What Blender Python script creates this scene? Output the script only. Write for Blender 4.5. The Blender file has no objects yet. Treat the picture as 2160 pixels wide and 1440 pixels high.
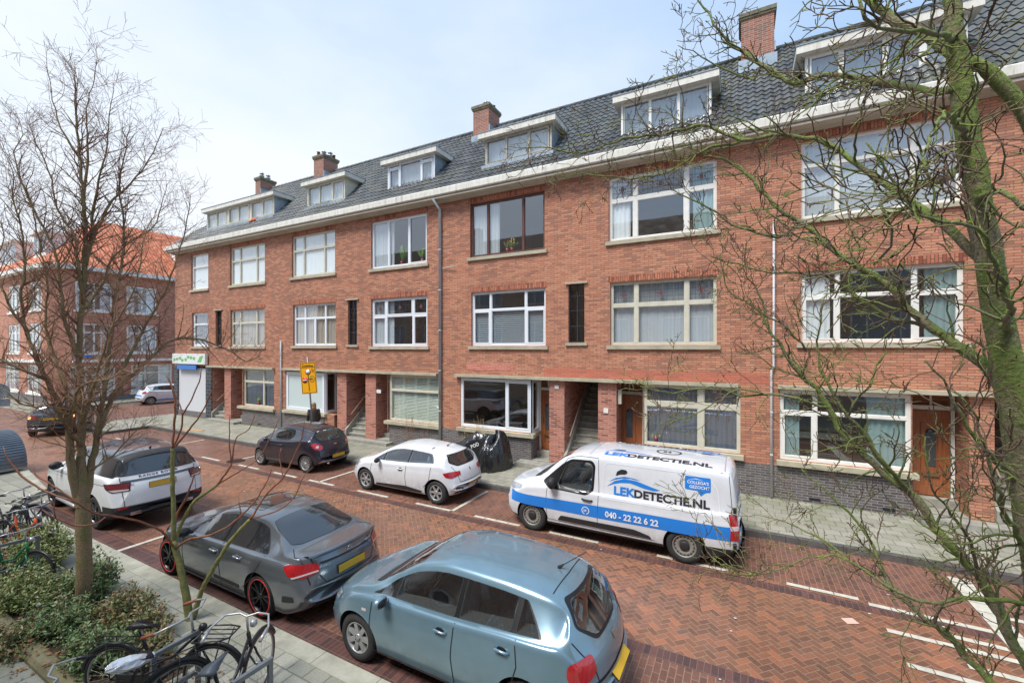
import bpy, bmesh, math, random
from mathutils import Vector, Matrix, Euler
from mathutils.bvhtree import BVHTree
R = math.radians
sc = bpy.context.scene
col = sc.collection
# ---------------------------------------------------------------- camera model
F, ANG, EYE, CD = 910.0, R(27.9), 4.2, 13.7
CA, SA = math.cos(ANG), math.sin(ANG)
def ray(px, py):
    l = (px-1080)/F
    return Vector((-SA+l*CA, CA+l*SA, (733-py)/F))
CAM = Vector((0, -CD, EYE))
def wp(px, py, Y=0.0):
    d = ray(px, py); t = (Y+CD)/d.y
    return CAM+d*t
def gp(px, py, z=0.0):
    d = ray(px, py); t = (z-EYE)/d.z
    return CAM+d*t
def at(px, py, depth):
    return CAM+ray(px, py)*depth
# ---------------------------------------------------------------- objects
def tag(o, label=None, cat=None, group=None, kind=None):
    if label: o['label'] = label
    if cat: o['category'] = cat
    if group: o['group'] = group
    if kind: o['kind'] = kind
    return o
def empty(name, loc=(0, 0, 0), rz=0.0, label=None, cat=None, group=None):
    o = bpy.data.objects.new(name, None); col.objects.link(o)
    o.location = loc; o.rotation_euler = (0, 0, rz); o.empty_display_size = .2
    return tag(o, label, cat, group)
def inv_of(p):
    m = Matrix.Identity(4); q = p
    while q is not None:
        m = Matrix.LocRotScale(q.location, q.rotation_euler, q.scale) @ m if q.parent is None else q.matrix_parent_inverse @ Matrix.LocRotScale(q.location, q.rotation_euler, q.scale) @ m
        q = q.parent
    return m.inverted()
def link(name, me, parent=None, world=True):
    o = bpy.data.objects.new(name, me); col.objects.link(o)
    if parent is not None:
        o.parent = parent
        if world: o.matrix_parent_inverse = inv_of(parent)
    return o
class MB:
    """collects faces of one mesh"""
    def __init__(s): s.v = []; s.f = []; s.m = []; s.sm = []
    def add(s, vs, fs, mi=0, smooth=False):
        n = len(s.v); s.v += [tuple(v) for v in vs]
        for f in fs:
            s.f.append([n+i for i in f]); s.m.append(mi); s.sm.append(smooth)
        return s
    def quad(s, a, b, c, d, mi=0): return s.add([a, b, c, d], [(0, 1, 2, 3)], mi)
    def box(s, x0, x1, y0, y1, z0, z1, mi=0, M=None):
        if x0 > x1: x0, x1 = x1, x0
        if y0 > y1: y0, y1 = y1, y0
        if z0 > z1: z0, z1 = z1, z0
        vs = [Vector((x, y, z)) for x in (x0, x1) for y in (y0, y1) for z in (z0, z1)]
        if M is not None: vs = [M @ v for v in vs]
        return s.add(vs, [(0, 1, 3, 2), (4, 6, 7, 5), (0, 4, 5, 1), (2, 3, 7, 6), (0, 2, 6, 4), (1, 5, 7, 3)], mi)
    def prism(s, poly, h0, h1, axis='Z', mi=0, smooth=False, M=None):
        """poly: 2D outline; extruded along axis"""
        def P(a, b, h):
            v = {'Z': Vector((a, b, h)), 'Y': Vector((a, h, b)), 'X': Vector((h, a, b))}[axis]
            return M @ v if M is not None else v
        n = len(poly)
        vs = [P(a, b, h0) for a, b in poly]+[P(a, b, h1) for a, b in poly]
        area = sum(poly[i][0]*poly[(i+1) % n][1]-poly[(i+1) % n][0]*poly[i][1] for i in range(n))
        flip = (area < 0) ^ (h1 < h0) ^ (axis == 'Y')
        fs = [tuple(range(n))[::-1], tuple(range(n, 2*n))]
        s2 = [(i, (i+1) % n, n+(i+1) % n, n+i) for i in range(n)]
        if flip: fs = [f[::-1] for f in fs]; s2 = [f[::-1] for f in s2]
        s.add(vs, fs, mi, False)
        k = len(s.v)-2*n
        for f in s2: s.f.append([k+i for i in f]); s.m.append(mi); s.sm.append(smooth)
        return s
    def tube(s, pts, rad, n=8, mi=0, cap=True, smooth=True):
        pts = [Vector(p) for p in pts]
        if len(pts) < 2: return s
        if not hasattr(rad, '__len__'): rad = [rad]*len(pts)
        vs = []; fs = []; up = None
        for i, p in enumerate(pts):
            a = pts[max(i-1, 0)]; b = pts[min(i+1, len(pts)-1)]
            t = (b-a)
            if t.length < 1e-9: t = Vector((0, 0, 1))
            t.normalize()
            if up is None:
                up = Vector((0, 0, 1)) if abs(t.z) < .9 else Vector((1, 0, 0))
            u = (up-t*up.dot(t))
            if u.length < 1e-6: u = t.orthogonal()
            u.normalize(); w = t.cross(u); up = u
            for k in range(n):
                an = 2*math.pi*k/n
                vs.append(p+(u*math.cos(an)+w*math.sin(an))*rad[i])
        m = len(pts)
        for i in range(m-1):
            for k in range(n):
                k2 = (k+1) % n
                fs.append((i*n+k, i*n+k2, (i+1)*n+k2, (i+1)*n+k))
        if cap and n > 2:
            fs.append(tuple(range(n))[::-1]); fs.append(tuple((m-1)*n+k for k in range(n)))
        return s.add(vs, fs, mi, smooth)
    def lathe(s, prof, n=24, mi=0, M=None, smooth=True, closed=False):
        """prof: (r, h) pairs, turned about Z, then M"""
        vs = []; fs = []
        for r, h in prof:
            for k in range(n):
                an = 2*math.pi*k/n; v = Vector((r*math.cos(an), r*math.sin(an), h))
                vs.append(M @ v if M is not None else v)
        m = len(prof)
        for i in range(m-1 if not closed else m):
            j = (i+1) % m
            for k in range(n):
                k2 = (k+1) % n
                fs.append((i*n+k, i*n+k2, j*n+k2, j*n+k))
        return s.add(vs, fs, mi, smooth)
    def ball(s, c, r, mi=0, nu=10, nv=7, M=None):
        if not hasattr(r, '__len__'): r = (r, r, r)
        prof = []
        vs = []; fs = []
        for j in range(nv+1):
            th = math.pi*j/nv
            for k in range(nu):
                an = 2*math.pi*k/nu
                v = Vector((r[0]*math.sin(th)*math.cos(an), r[1]*math.sin(th)*math.sin(an), r[2]*math.cos(th)))
                if M is not None: v = M @ v
                vs.append(v+Vector(c))
        for j in range(nv):
            for k in range(nu):
                k2 = (k+1) % nu
                fs.append((j*nu+k, (j+1)*nu+k, (j+1)*nu+k2, j*nu+k2))
        return s.add(vs, fs, mi, True)
    def mesh(s, name, mats):
        me = bpy.data.meshes.new(name); me.from_pydata(s.v, [], s.f)
        for m in (mats if isinstance(mats, (list, tuple)) else [mats]): me.materials.append(m)
        if s.f:
            me.polygons.foreach_set('material_index', s.m); me.polygons.foreach_set('use_smooth', s.sm)
        me.update(); return me
    def build(s, name, mats, parent=None, world=True):
        return link(name, s.mesh(name, mats), parent, world)
def wall_grid(mb, x0, x1, z0, z1, holes, y=0.0, depth=.12, mi=0, axis='Y', sgn=-1):
    """flat wall with rectangular holes and their reveals; axis 'Y': plane y, spans X"""
    xs = sorted({x0, x1, *[min(max(h[0], x0), x1) for h in holes], *[min(max(h[1], x0), x1) for h in holes]})
    zs = sorted({z0, z1, *[min(max(h[2], z0), z1) for h in holes], *[min(max(h[3], z0), z1) for h in holes]})
    def P(a, d, z): return (a, y-sgn*d, z) if axis == 'Y' else (y-sgn*d, a, z)
    fl = (axis == 'Y') ^ (sgn > 0)
    def Q(a, b, c, d): mb.quad(*( (a, b, c, d) if fl else (d, c, b, a)), mi)
    for i in range(len(xs)-1):
        for j in range(len(zs)-1):
            cx, cz = (xs[i]+xs[i+1])/2, (zs[j]+zs[j+1])/2
            if any(h[0] < cx < h[1] and h[2] < cz < h[3] for h in holes): continue
            Q(P(xs[i], 0, zs[j]), P(xs[i+1], 0, zs[j]), P(xs[i+1], 0, zs[j+1]), P(xs[i], 0, zs[j+1]))
    for h in holes:
        a, b, c, d = h[:4]; D = h[4] if len(h) > 4 else depth
        Q(P(a, 0, c), P(a, D, c), P(a, D, d), P(a, 0, d)) if False else None
        Q(P(a, 0, c), P(a, 0, d), P(a, D, d), P(a, D, c))
        Q(P(b, 0, d), P(b, 0, c), P(b, D, c), P(b, D, d))
        Q(P(a, 0, d), P(b, 0, d), P(b, D, d), P(a, D, d))
        if c > z0+.01: Q(P(b, 0, c), P(a, 0, c), P(a, D, c), P(b, D, c))
# ---------------------------------------------------------------- materials
class NT:
    def __init__(s, name):
        s.m = bpy.data.materials.new(name); s.m.use_nodes = True
        s.t = s.m.node_tree; s.n = s.t.nodes
        s.b = s.n['Principled BSDF']; s.out = s.n['Material Output']
    def node(s, ty, **kw):
        n = s.n.new(ty)
        for k, v in kw.items(): setattr(n, k, v)
        return n
    def L(s, a, b): s.t.links.new(a, b)
    def val(s, sock, v):
        if hasattr(v, 'is_linked') or isinstance(v, bpy.types.NodeSocket): s.L(v, sock)
        else: sock.default_value = v
    def math(s, op, a, b=None, c=None, clamp=False):
        n = s.node('ShaderNodeMath', operation=op, use_clamp=clamp)
        s.val(n.inputs[0], a)
        if b is not None: s.val(n.inputs[1], b)
        if c is not None: s.val(n.inputs[2], c)
        return n.outputs[0]
    def mix(s, f, a, b, blend='MIX'):
        n = s.node('ShaderNodeMix', data_type='RGBA', blend_type=blend)
        s.val(n.inputs[0], f); s.val(n.inputs[6], a); s.val(n.inputs[7], b)
        return n.outputs[2]
    def noise(s, scale, vec=None, detail=3, rough=.55, dim='3D'):
        n = s.node('ShaderNodeTexNoise', noise_dimensions=dim)
        n.inputs['Scale'].default_value = scale; n.inputs['Detail'].default_value = detail
        n.inputs['Roughness'].default_value = rough
        if vec is not None: s.L(vec, n.inputs['Vector'])
        return n.outputs[0]
    def ramp(s, f, stops):
        n = s.node('ShaderNodeValToRGB'); e = n.color_ramp.elements
        e[0].position, e[0].color = stops[0][0], rgba(stops[0][1])
        e[1].position, e[1].color = stops[-1][0], rgba(stops[-1][1])
        for p, c in stops[1:-1]:
            x = e.new(p); x.color = rgba(c)
        s.L(f, n.inputs[0]); return n.outputs[0]
    def rng(s, f, a, b, c=0., d=1.):
        n = s.node('ShaderNodeMapRange'); s.val(n.inputs[0], f)
        for i, v in enumerate((a, b, c, d)): s.val(n.inputs[i+1], v)
        return n.outputs[0]
    def pos(s):
        return s.node('ShaderNodeNewGeometry').outputs['Position']
    def obj(s):
        return s.node('ShaderNodeTexCoord').outputs['Object']
    def sep(s, v):
        n = s.node('ShaderNodeSeparateXYZ'); s.L(v, n.inputs[0]); return n.outputs
    def comb(s, x, y, z=0.):
        n = s.node('ShaderNodeCombineXYZ')
        for i, v in enumerate((x, y, z)): s.val(n.inputs[i], v)
        return n.outputs[0]
    def bump(s, h, strength=.3, dist=.01):
        n = s.node('ShaderNodeBump'); n.inputs['Strength'].default_value = strength
        n.inputs['Distance'].default_value = dist; s.L(h, n.inputs['Height'])
        s.L(n.outputs[0], s.b.inputs['Normal']); return n
    def set(s, **kw):
        names = dict(color='Base Color', rough='Roughness', metal='Metallic', spec='Specular IOR Level', coat='Coat Weight', coatr='Coat Roughness', emit='Emission Color', estr='Emission Strength', trans='Transmission Weight', alpha='Alpha', ior='IOR')
        for k, v in kw.items():
            if isinstance(v, tuple) and len(v) == 3: v = (*v, 1)
            s.val(s.b.inputs[names[k]], v)
        return s
def rgba(c):
    if isinstance(c, (int, float)): return (c, c, c, 1)
    return (*c, 1) if len(c) == 3 else c
def srgb(r, g, b):
    f = lambda u: ((u/255+.055)/1.055)**2.4 if u/255 > .04045 else u/255/12.92
    return (f(r), f(g), f(b))
_mc = {}
def plain(name, color, rough=.5, metal=0., spec=.5, coat=0., var=0., vscale=3., bump=0., bscale=60., coatr=.03):
    if name in _mc: return _mc[name]
    t = NT(name)
    c = (*color, 1)
    if var:
        n = t.noise(vscale, t.obj(), 4)
        lo = tuple(max(0, x*(1-var)) for x in color); hi = tuple(min(1, x*(1+var)) for x in color)
        c = t.ramp(n, [(.3, lo), (.7, hi)])
    t.set(color=c, rough=rough, metal=metal, spec=spec, coat=coat, coatr=coatr)
    if bump:
        t.bump(t.noise(bscale, t.obj(), 3), bump, .01)
    _mc[name] = t.m
    return t.m
def wall_uv(t):
    g = t.node('ShaderNodeNewGeometry')
    p = t.sep(g.outputs['Position']); n = t.sep(g.outputs['True Normal'])
    ax = t.math('GREATER_THAN', t.math('ABSOLUTE', n[0]), .6)
    u = t.math('ADD', t.math('MULTIPLY', p[0], t.math('SUBTRACT', 1, ax)), t.math('MULTIPLY', t.math('ADD', p[1], .055), ax))
    az = t.math('GREATER_THAN', t.math('ABSOLUTE', n[2]), .6)
    v = t.math('ADD', t.math('MULTIPLY', p[2], t.math('SUBTRACT', 1, az)), t.math('MULTIPLY', p[1], az))
    return u, v, g.outputs['Position']
def brick(name, c1, c2, mortar, dark, w=.25, h=.067, ms=.011, swap=False, dirt=.5, rough=.85, shift=None):
    t = NT(name)
    u, v, P = wall_uv(t)
    a, b = (v, u) if swap else (u, v)
    V = t.math('DIVIDE', b, h); j = t.math('FLOOR', V); fy = t.math('FRACT', V)
    U = t.math('ADD', t.math('DIVIDE', a, w), t.math('MULTIPLY', t.math('FLOORED_MODULO', j, 2), .5)); i = t.math('FLOOR', U); fx = t.math('FRACT', U)
    e = t.math('MINIMUM', t.math('MULTIPLY', t.math('MINIMUM', fx, t.math('SUBTRACT', 1, fx)), w), t.math('MULTIPLY', t.math('MINIMUM', fy, t.math('SUBTRACT', 1, fy)), h))
    fac = t.rng(e, ms*.4, ms*.9, 1, 0)
    wn = t.node('ShaderNodeTexWhiteNoise', noise_dimensions='2D'); t.L(t.comb(i, j), wn.inputs['Vector'])
    sc_ = t.sep(wn.outputs['Color']); rnd = sc_[0]
    base = t.mix(sc_[1], rgba(c1), rgba(c2))
    big = t.noise(.45, P, 5, .6)
    mid = t.noise(2.2, P, 4, .6)
    drip = t.noise(1, t.comb(t.math('MULTIPLY', u, 4.5), t.math('MULTIPLY', v, .35)), 4, .6)
    big = t.math('ADD', t.math('MULTIPLY', big, .7), t.math('MULTIPLY', drip, .3))
    f = t.rng(t.math('ADD', t.math('MULTIPLY', big, .65), t.math('MULTIPLY', mid, .35)), .42, .62, 0, dirt)
    if shift is not None:   # the row weathers browner to the west: real change of the stones along the terrace
        px = t.sep(P)[0]
        f = t.math('ADD', f, t.rng(px, shift[0], shift[1], shift[2], 0.0), clamp=True)
    thr = t.math('LESS_THAN', rnd, t.math('MULTIPLY', f, 1.1))
    colr = t.mix(t.math('MULTIPLY', thr, .66), base, rgba(dark))
    colr = t.mix(t.math('MULTIPLY', f, .3), colr, rgba(tuple(x*.8 for x in dark)))
    colr = t.mix(t.math('MULTIPLY', fac, .85), colr, rgba(mortar))
    t.set(color=colr, rough=rough, spec=.3)
    hgt = t.math('SUBTRACT', t.math('MULTIPLY', t.noise(40, P, 2), .3), fac)
    t.bump(hgt, .5, .006)
    return t.m
# ---------------------------------------------------------------- camera
cd = bpy.data.cameras.new('camera'); cam = bpy.data.objects.new('camera', cd); col.objects.link(cam)
cam.location = CAM; cam.rotation_euler = (R(90), 0, ANG)
cd.sensor_width = 36; cd.lens = 36*F/2160; cd.shift_y = 13/2160; cd.clip_end = 2000; cd.clip_start = .05
sc.camera = cam
sc.view_settings.view_transform = 'Standard'; sc.view_settings.look = 'None'; sc.view_settings.gamma = 1
sc.view_settings.exposure = 1.5
# ---------------------------------------------------------------- sky and sun
SUN_E, SUN_A = R(60), R(-60)     # sun height, direction it comes from (angle from +Y towards +X)
w = bpy.data.worlds.new('World'); sc.world = w; w.use_nodes = True
wt = w.node_tree; bg = wt.nodes['Background']
sky = wt.nodes.new('ShaderNodeTexSky'); sky.sky_type = 'NISHITA'; sky.sun_disc = False
sky.sun_elevation = SUN_E; sky.sun_rotation = R(200); sky.air_density = 1.0; sky.dust_density = 1.5; sky.ozone_density = 1.5
tc = wt.nodes.new('ShaderNodeTexCoord')
mp = wt.nodes.new('ShaderNodeMapping'); mp.inputs['Scale'].default_value = (1, 1, 2.2); mp.inputs['Location'].default_value = (.7, .35, .1)
wt.links.new(tc.outputs['Generated'], mp.inputs[0])
nz = wt.nodes.new('ShaderNodeTexNoise'); nz.inputs['Scale'].default_value = 1.7; nz.inputs['Detail'].default_value = 6; nz.inputs['Roughness'].default_value = .5
wt.links.new(mp.outputs[0], nz.inputs['Vector'])
sp = wt.nodes.new('ShaderNodeSeparateXYZ'); wt.links.new(tc.outputs['Generated'], sp.inputs[0])
def wmath(op, a, b, clamp=False):
    n = wt.nodes.new('ShaderNodeMath'); n.operation = op; n.use_clamp = clamp
    for i, v in enumerate((a, b)):
        if isinstance(v, (int, float)): n.inputs[i].default_value = v
        else: wt.links.new(v, n.inputs[i])
    return n.outputs[0]
# thin overcast: thicker towards the horizon and to the west (-X), blue showing through higher up
h1 = wmath('MULTIPLY', wmath('SUBTRACT', .62, sp.outputs[2]), 1.1)
h2 = wmath('MULTIPLY', sp.outputs[0], -.55)
cov = wmath('ADD', wmath('ADD', h1, h2), wmath('MULTIPLY', wmath('SUBTRACT', nz.outputs[0], .5), 1.5))
covc = wmath('ADD', cov, .12, True)
mx = wt.nodes.new('ShaderNodeMix'); mx.data_type = 'RGBA'
wt.links.new(covc, mx.inputs[0])
mul = wt.nodes.new('ShaderNodeMix'); mul.data_type = 'RGBA'; mul.blend_type = 'MULTIPLY'; mul.inputs[0].default_value = 1
wt.links.new(sky.outputs[0], mul.inputs[6]); mul.inputs[7].default_value = (1.0, 1.0, 1.0, 1)
veil = wt.nodes.new('ShaderNodeMix'); veil.data_type = 'RGBA'; veil.inputs[0].default_value = .62
wt.links.new(mul.outputs[2], veil.inputs[6]); veil.inputs[7].default_value = (4.0, 5.7, 8.0, 1)
wt.links.new(veil.outputs[2], mx.inputs[6]); mx.inputs[7].default_value = (6.0, 6.4, 6.95, 1)
wt.links.new(mx.outputs[2], bg.inputs[0]); bg.inputs[1].default_value = .057
sd = bpy.data.lights.new('sun', 'SUN'); sd.energy = 1.5; sd.angle = R(22); sd.color = (1, .96, .9)
so = bpy.data.objects.new('sun', sd); col.objects.link(so)
so.rotation_euler = Euler((R(30), 0, R(-20)))
# ---------------------------------------------------------------- ground materials
def herring(name, w=.093, cols=None, rot=45, wet=True):
    t = NT(name); p = t.sep(t.pos())
    cr, sr = math.cos(R(rot)), math.sin(R(rot))
    U = t.math('DIVIDE', t.math('ADD', t.math('MULTIPLY', p[0], cr), t.math('MULTIPLY', p[1], sr)), w)
    V = t.math('DIVIDE', t.math('SUBTRACT', t.math('MULTIPLY', p[1], cr), t.math('MULTIPLY', p[0], sr)), w)
    i, j = t.math('FLOOR', U), t.math('FLOOR', V); fx, fy = t.math('FRACT', U), t.math('FRACT', V)
    k = t.math('FLOORED_MODULO', t.math('SUBTRACT', i, j), 4)
    isV = t.math('GREATER_THAN', k, 1.5)
    k1 = t.math('COMPARE', k, 1, .25); k2 = t.math('COMPARE', k, 2, .25)
    u = t.math('ADD', fx, k1); v = t.math('ADD', fy, k2)
    lu = t.math('SUBTRACT', 2, isV); lv = t.math('ADD', 1, isV)
    e = t.math('MINIMUM', t.math('MINIMUM', u, t.math('SUBTRACT', lu, u)), t.math('MINIMUM', v, t.math('SUBTRACT', lv, v)))
    wn = t.node('ShaderNodeTexWhiteNoise', noise_dimensions='2D')
    t.L(t.comb(t.math('SUBTRACT', i, k1), t.math('SUBTRACT', j, k2)), wn.inputs['Vector'])
    finish_paving(t, e, wn.outputs['Value'], cols); return t.m
def rows(name, bw, bh, cols, along='X', joint=.06, off=.5, spec=.4, rough=(.26, .65)):
    """stretcher bond; bricks run along X or Y"""
    t = NT(name); p = t.sep(t.pos())
    a, b = (p[0], p[1]) if along == 'X' else (p[1], p[0])
    V = t.math('DIVIDE', b, bh); j = t.math('FLOOR', V); fy = t.math('FRACT', V)
    U = t.math('ADD', t.math('DIVIDE', a, bw), t.math('MULTIPLY', j, off)); i = t.math('FLOOR', U); fx = t.math('FRACT', U)
    rr = bw/bh
    e = t.math('MINIMUM', t.math('MULTIPLY', t.math('MINIMUM', fx, t.math('SUBTRACT', 1, fx)), rr), t.math('MINIMUM', fy, t.math('SUBTRACT', 1, fy)))
    wn = t.node('ShaderNodeTexWhiteNoise', noise_dimensions='2D'); t.L(t.comb(i, j), wn.inputs['Vector'])
    finish_paving(t, e, wn.outputs['Value'], cols, joint, rough, spec); return t.m
def finish_paving(t, e, rnd, cols, joint=.075, rough=(.22, .6), spec=.55):
    P = t.pos()
    c = t.ramp(rnd, cols['stone'])
    big = t.noise(.35, P, 4, .6); mid = t.noise(1.6, P, 5, .65)
    f = t.rng(t.math('ADD', t.math('MULTIPLY', big, .6), t.math('MULTIPLY', mid, .4)), .38, .64, 0, 1)
    c = t.mix(t.math('MULTIPLY', f, cols.get('dirtf', .55)), c, rgba(cols['dirt']))
    if 'moss' in cols:
        g = t.rng(t.noise(.8, P, 5, .7), .52, .7, 0, cols.get('mossf', .6)); c = t.mix(g, c, rgba(cols['moss']))
    fine = t.noise(70, P, 2, .7); c = t.mix(.25, c, t.ramp(fine, [(.3, .0), (.7, 1.0)]), 'OVERLAY')
    m = t.rng(e, joint*.5, joint*1.3, 1, 0)
    c = t.mix(t.math('MULTIPLY', m, .62), c, rgba(cols['joint']))
    t.set(color=c, rough=t.rng(t.noise(.9, P, 4, .65), .35, .65, rough[0], rough[1]), spec=spec)
    t.bump(t.math('SUBTRACT', t.math('ADD', t.math('MULTIPLY', rnd, .25), t.math('MULTIPLY', fine, .15)), m), .45, .006)
red = dict(stone=[(0, srgb(106, 72, 55)), (.35, srgb(126, 84, 64)), (.7, srgb(140, 93, 69)), (.93, srgb(168, 104, 72)), (1, srgb(100, 80, 70))], dirt=srgb(120, 92, 74), dirtf=.6, joint=srgb(160, 134, 112))
redb = dict(stone=[(0, srgb(98, 66, 55)), (.5, srgb(120, 80, 65)), (1, srgb(136, 90, 70))], dirt=srgb(106, 84, 76), dirtf=.6, joint=srgb(160, 140, 126))
dark = dict(stone=[(0, srgb(80, 60, 58)), (.5, srgb(100, 70, 66)), (1, srgb(118, 80, 72))], dirt=srgb(70, 52, 52), joint=srgb(126, 108, 98))
tilec = dict(stone=[(0, srgb(144, 143, 131)), (.5, srgb(156, 154, 141)), (1, srgb(168, 165, 151))], dirt=srgb(132, 130, 116), dirtf=.5, joint=srgb(84, 86, 66), moss=srgb(112, 120, 74), mossf=.4)
M_road = herring('road_herringbone_brick', cols=red)
M_bay = rows('parking_bay_brick', .2, .092, redb, 'Y')
M_strip = rows('dark_gutter_brick', .2, .085, dark, 'Y', off=.0)
M_tile = rows('concrete_paving_tiles', .3, .3, tilec, 'X', joint=.035, spec=.35, rough=(.4, .8))
M_kerb = plain('kerb_concrete', srgb(164, 162, 146), .75, var=.25, vscale=4, bump=.3)
M_kerbd = plain('kerb_dark_stone', srgb(92, 90, 88), .5, var=.25, vscale=6, bump=.2)
M_white = plain('white_marking_stone', srgb(196, 192, 178), .6, var=.15, vscale=8)
M_soil = NT('planting_soil'); _n = M_soil.noise(14, M_soil.pos(), 6, .7)
M_soil.set(color=M_soil.ramp(_n, [(.3, srgb(52, 40, 30)), (.6, srgb(92, 72, 54)), (.75, srgb(120, 96, 70))]), rough=.95); M_soil.bump(_n, .8, .04); M_soil = M_soil.m
def sheet(name, poly, z, m, kind='structure', label=None, cat=None):
    o = MB().add([(x, y, z) for x, y in poly], [tuple(range(len(poly)))]).build(name, m)
    return tag(o, label, cat, None, kind)
# one ground sheet to the horizon, everything else lies on it
G = MB(); G.quad((-400, -300, -.02), (300, -300, -.02), (300, 500, -.02), (-400, 500, -.02)); tag(G.build('ground', M_tile), 'far ground of grey concrete paving', 'ground', None, 'structure')
KF, KN = -2.72, -9.74      # far and near kerb lines
PZ = .12
sheet('road', [(-31.2, -8.95), (60, -8.95), (60, -4.62), (-31.2, -4.62)], 0, M_road, label='red herringbone brick carriageway of the street')
rw = [(-90, -8.4), (-31.2, -8.4), (-31.2, 40), (-40.6, 40), (-40.6, -3.6), (-90, -3.6)]
M_side = rows('side_road_brick', .2, .092, redb, 'X')
sheet('side_road', rw, 0, M_side, label='red brick side street and junction')
sheet('parking_bay_far', [(-27.2, -4.62), (60, -4.62), (60, KF), (-27.2, KF)], 0, M_bay, label='brick parking bays along the far kerb')
sheet('parking_bay_near', [(-16.9, KN), (60, KN), (60, -7.62), (-16.9, -7.62)], .004, M_bay, label='brick parking bays along the near kerb')
sheet('gutter_strip_near', [(-16.9, KN), (60, KN), (60, KN+.42), (-16.9, KN+.42)], .008, M_strip, label='dark brick gutter strip along near kerb')
sheet('gutter_strip_far', [(-27.2, -4.98), (60, -4.98), (60, -4.74), (-27.2, -4.74)], .004, M_strip, label='dark brick band beside the far parking bays')
sheet('gutter_strip_bay', [(-16.9, -7.62), (60, -7.62), (60, -7.4), (-16.9, -7.4)], .004, M_strip, label='dark brick band beside near parking bays')
def slab(name, poly, z, m, label):
    o = MB().prism(poly, -.3, z, 'Z').build(name, m); return tag(o, label, 'pavement', None, 'structure')
slab('pavement', [(-27.35, KF+.14), (60, KF+.14), (60, .2), (-31.0, .2), (-31.0, -4.3), (-27.35, -4.3)], PZ, M_tile, 'grey tiled pavement in front of the brick terrace')
slab('pavement_side', [(-31.05, .2), (-30.75, .2), (-30.75, 40), (-31.05, 40)], PZ, M_tile, 'pavement strip round the terrace corner')
slab('pavement_corner', [(-90, -3.4), (-40.9, -3.4), (-40.9, 40), (-43.2, 40), (-43.2, -1.6), (-90, -1.6)], PZ, M_tile, 'pavement round the corner building')
slab('pavement_near', [(-17.05, -40), (-17.05, KN-.14), (-17.05, KN-.2), (60, KN-.14), (60, -40)], PZ-.004, M_tile, 'grey tiled pavement on the near side')
slab('pavement_bulge', [(-60, -40), (-60, -8.75), (-21.5, -8.6), (-17.9, -9.0), (-17.05, -9.75), (-17.05, -40)], PZ-.002, M_tile, 'near pavement widening beside the junction')
def kerb(name, pts, wdt, z, m, label):
    """kerb stones with joints along a polyline, laid on its left"""
    mb = MB()
    for a, b in zip(pts[:-1], pts[1:]):
        a, b = Vector((*a, 0)), Vector((*b, 0)); d = (b-a); L = d.length; d.normalize(); n = Vector((-d.y, d.x, 0))
        k = max(1, round(L/1.0))
        for i in range(k):
            p, q = a+d*(L*i/k+.004), a+d*(L*(i+1)/k-.004)
            vs = [p+n*.006, q+n*.006, q+n*wdt, p+n*wdt]
            lo = [Vector((v.x, v.y, -.1)) for v in [p, q, q+n*wdt, p+n*wdt]]; hi = [Vector((v.x, v.y, z)) for v in vs]
            mb.add(lo+hi, [(4, 5, 6, 7), (0, 1, 5, 4), (1, 2, 6, 5), (2, 3, 7, 6), (3, 0, 4, 7)])
    o = mb.build(name, m); return tag(o, label, 'kerb', None, 'structure')
kerb('kerb_far', [(-31.0, -4.45), (-27.25, -4.45), (-27.25, KF), (60, KF)][0:2], .15, PZ+.006, M_kerbd, 'dark kerb round the end of the far parking bays')
kerb('kerb_far', [(-27.2, -4.45), (-27.2, KF)], .15, PZ+.006, M_kerbd, 'dark kerb end piece of the far parking bays')
kerb('kerb_far', [(-27.2, KF), (60, KF)], .15, PZ+.006, M_kerbd, 'dark kerb in front of the brick terrace')
kerb('kerb_near', [(60, KN), (-16.9, KN)], .26, PZ+.004, M_kerb, 'light concrete kerb along near pavement')
kerb('kerb_near', [(-16.9, KN), (-17.75, -8.95), (-21.5, -8.45), (-60, -8.6)], .2, PZ+.004, M_kerb, 'light kerb curving round the junction')
# white marking stones
def marks():
    mb = MB()
    def bar(x0, y0, x1, y1, w, seg=.3):
        a, b = Vector((x0, y0, 0)), Vector((x1, y1, 0)); d = b-a; L = d.length; d.normalize(); n = Vector((-d.y, d.x, 0))*w/2
        k = max(1, round(L/seg))
        for i in range(k):
            p, q = a+d*(L*i/k+.006), a+d*(L*(i+1)/k-.006)
            mb.add([Vector((v.x, v.y, .0085)) for v in (p-n, q-n, q+n, p+n)], [(0, 1, 2, 3)])
    LF = -4.62
    def fdash(a, b): bar(a, LF, b, LF, .1)
    for a, b in ((-25.6, -24.4), (-22.9, -21.6), (-20.3, -19.1), (-18.3, -17.1), (-15.9, -14.7), (-13.9, -12.7), (-12.1, -10.95), (-9.95, -8.75), (-7.75, -6.6), (-5.87, -4.6), (-3.85, -2.7), (-1.5, -.2), (.72, 1.75)): fdash(a, b)
    for x in (-21.6, -16.6, -11.64, -6.55): bar(x, LF, x, KF-.15, .1, .9)
    bar(-11.36, KN+.1, -11.36, -7.7, .1, .9); bar(-16.6, KN+.1, -16.6, -7.7, .1, .9)
    bar(3.5, -2.95, 3.42, -8.9, .30, .3)
    # hatching
    for y, x0 in ((-4.72, 1.85), (-5.15, 2.62), (-5.42, 1.92), (-5.86, 2.65), (-6.2, 1.95), (-6.65, 2.68), (-7.0, 2.0)):
        bar(x0, y, 3.3, y-.02, .1, .28)
    for y, x1 in ((-4.2, 4.6), (-5.0, 4.7), (-5.7, 4.7), (-6.4, 4.7)): bar(3.6, y, x1, y, .1, .28)
    bar(-24, -4.62, -22, -4.62, .1)
    return mb
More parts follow.
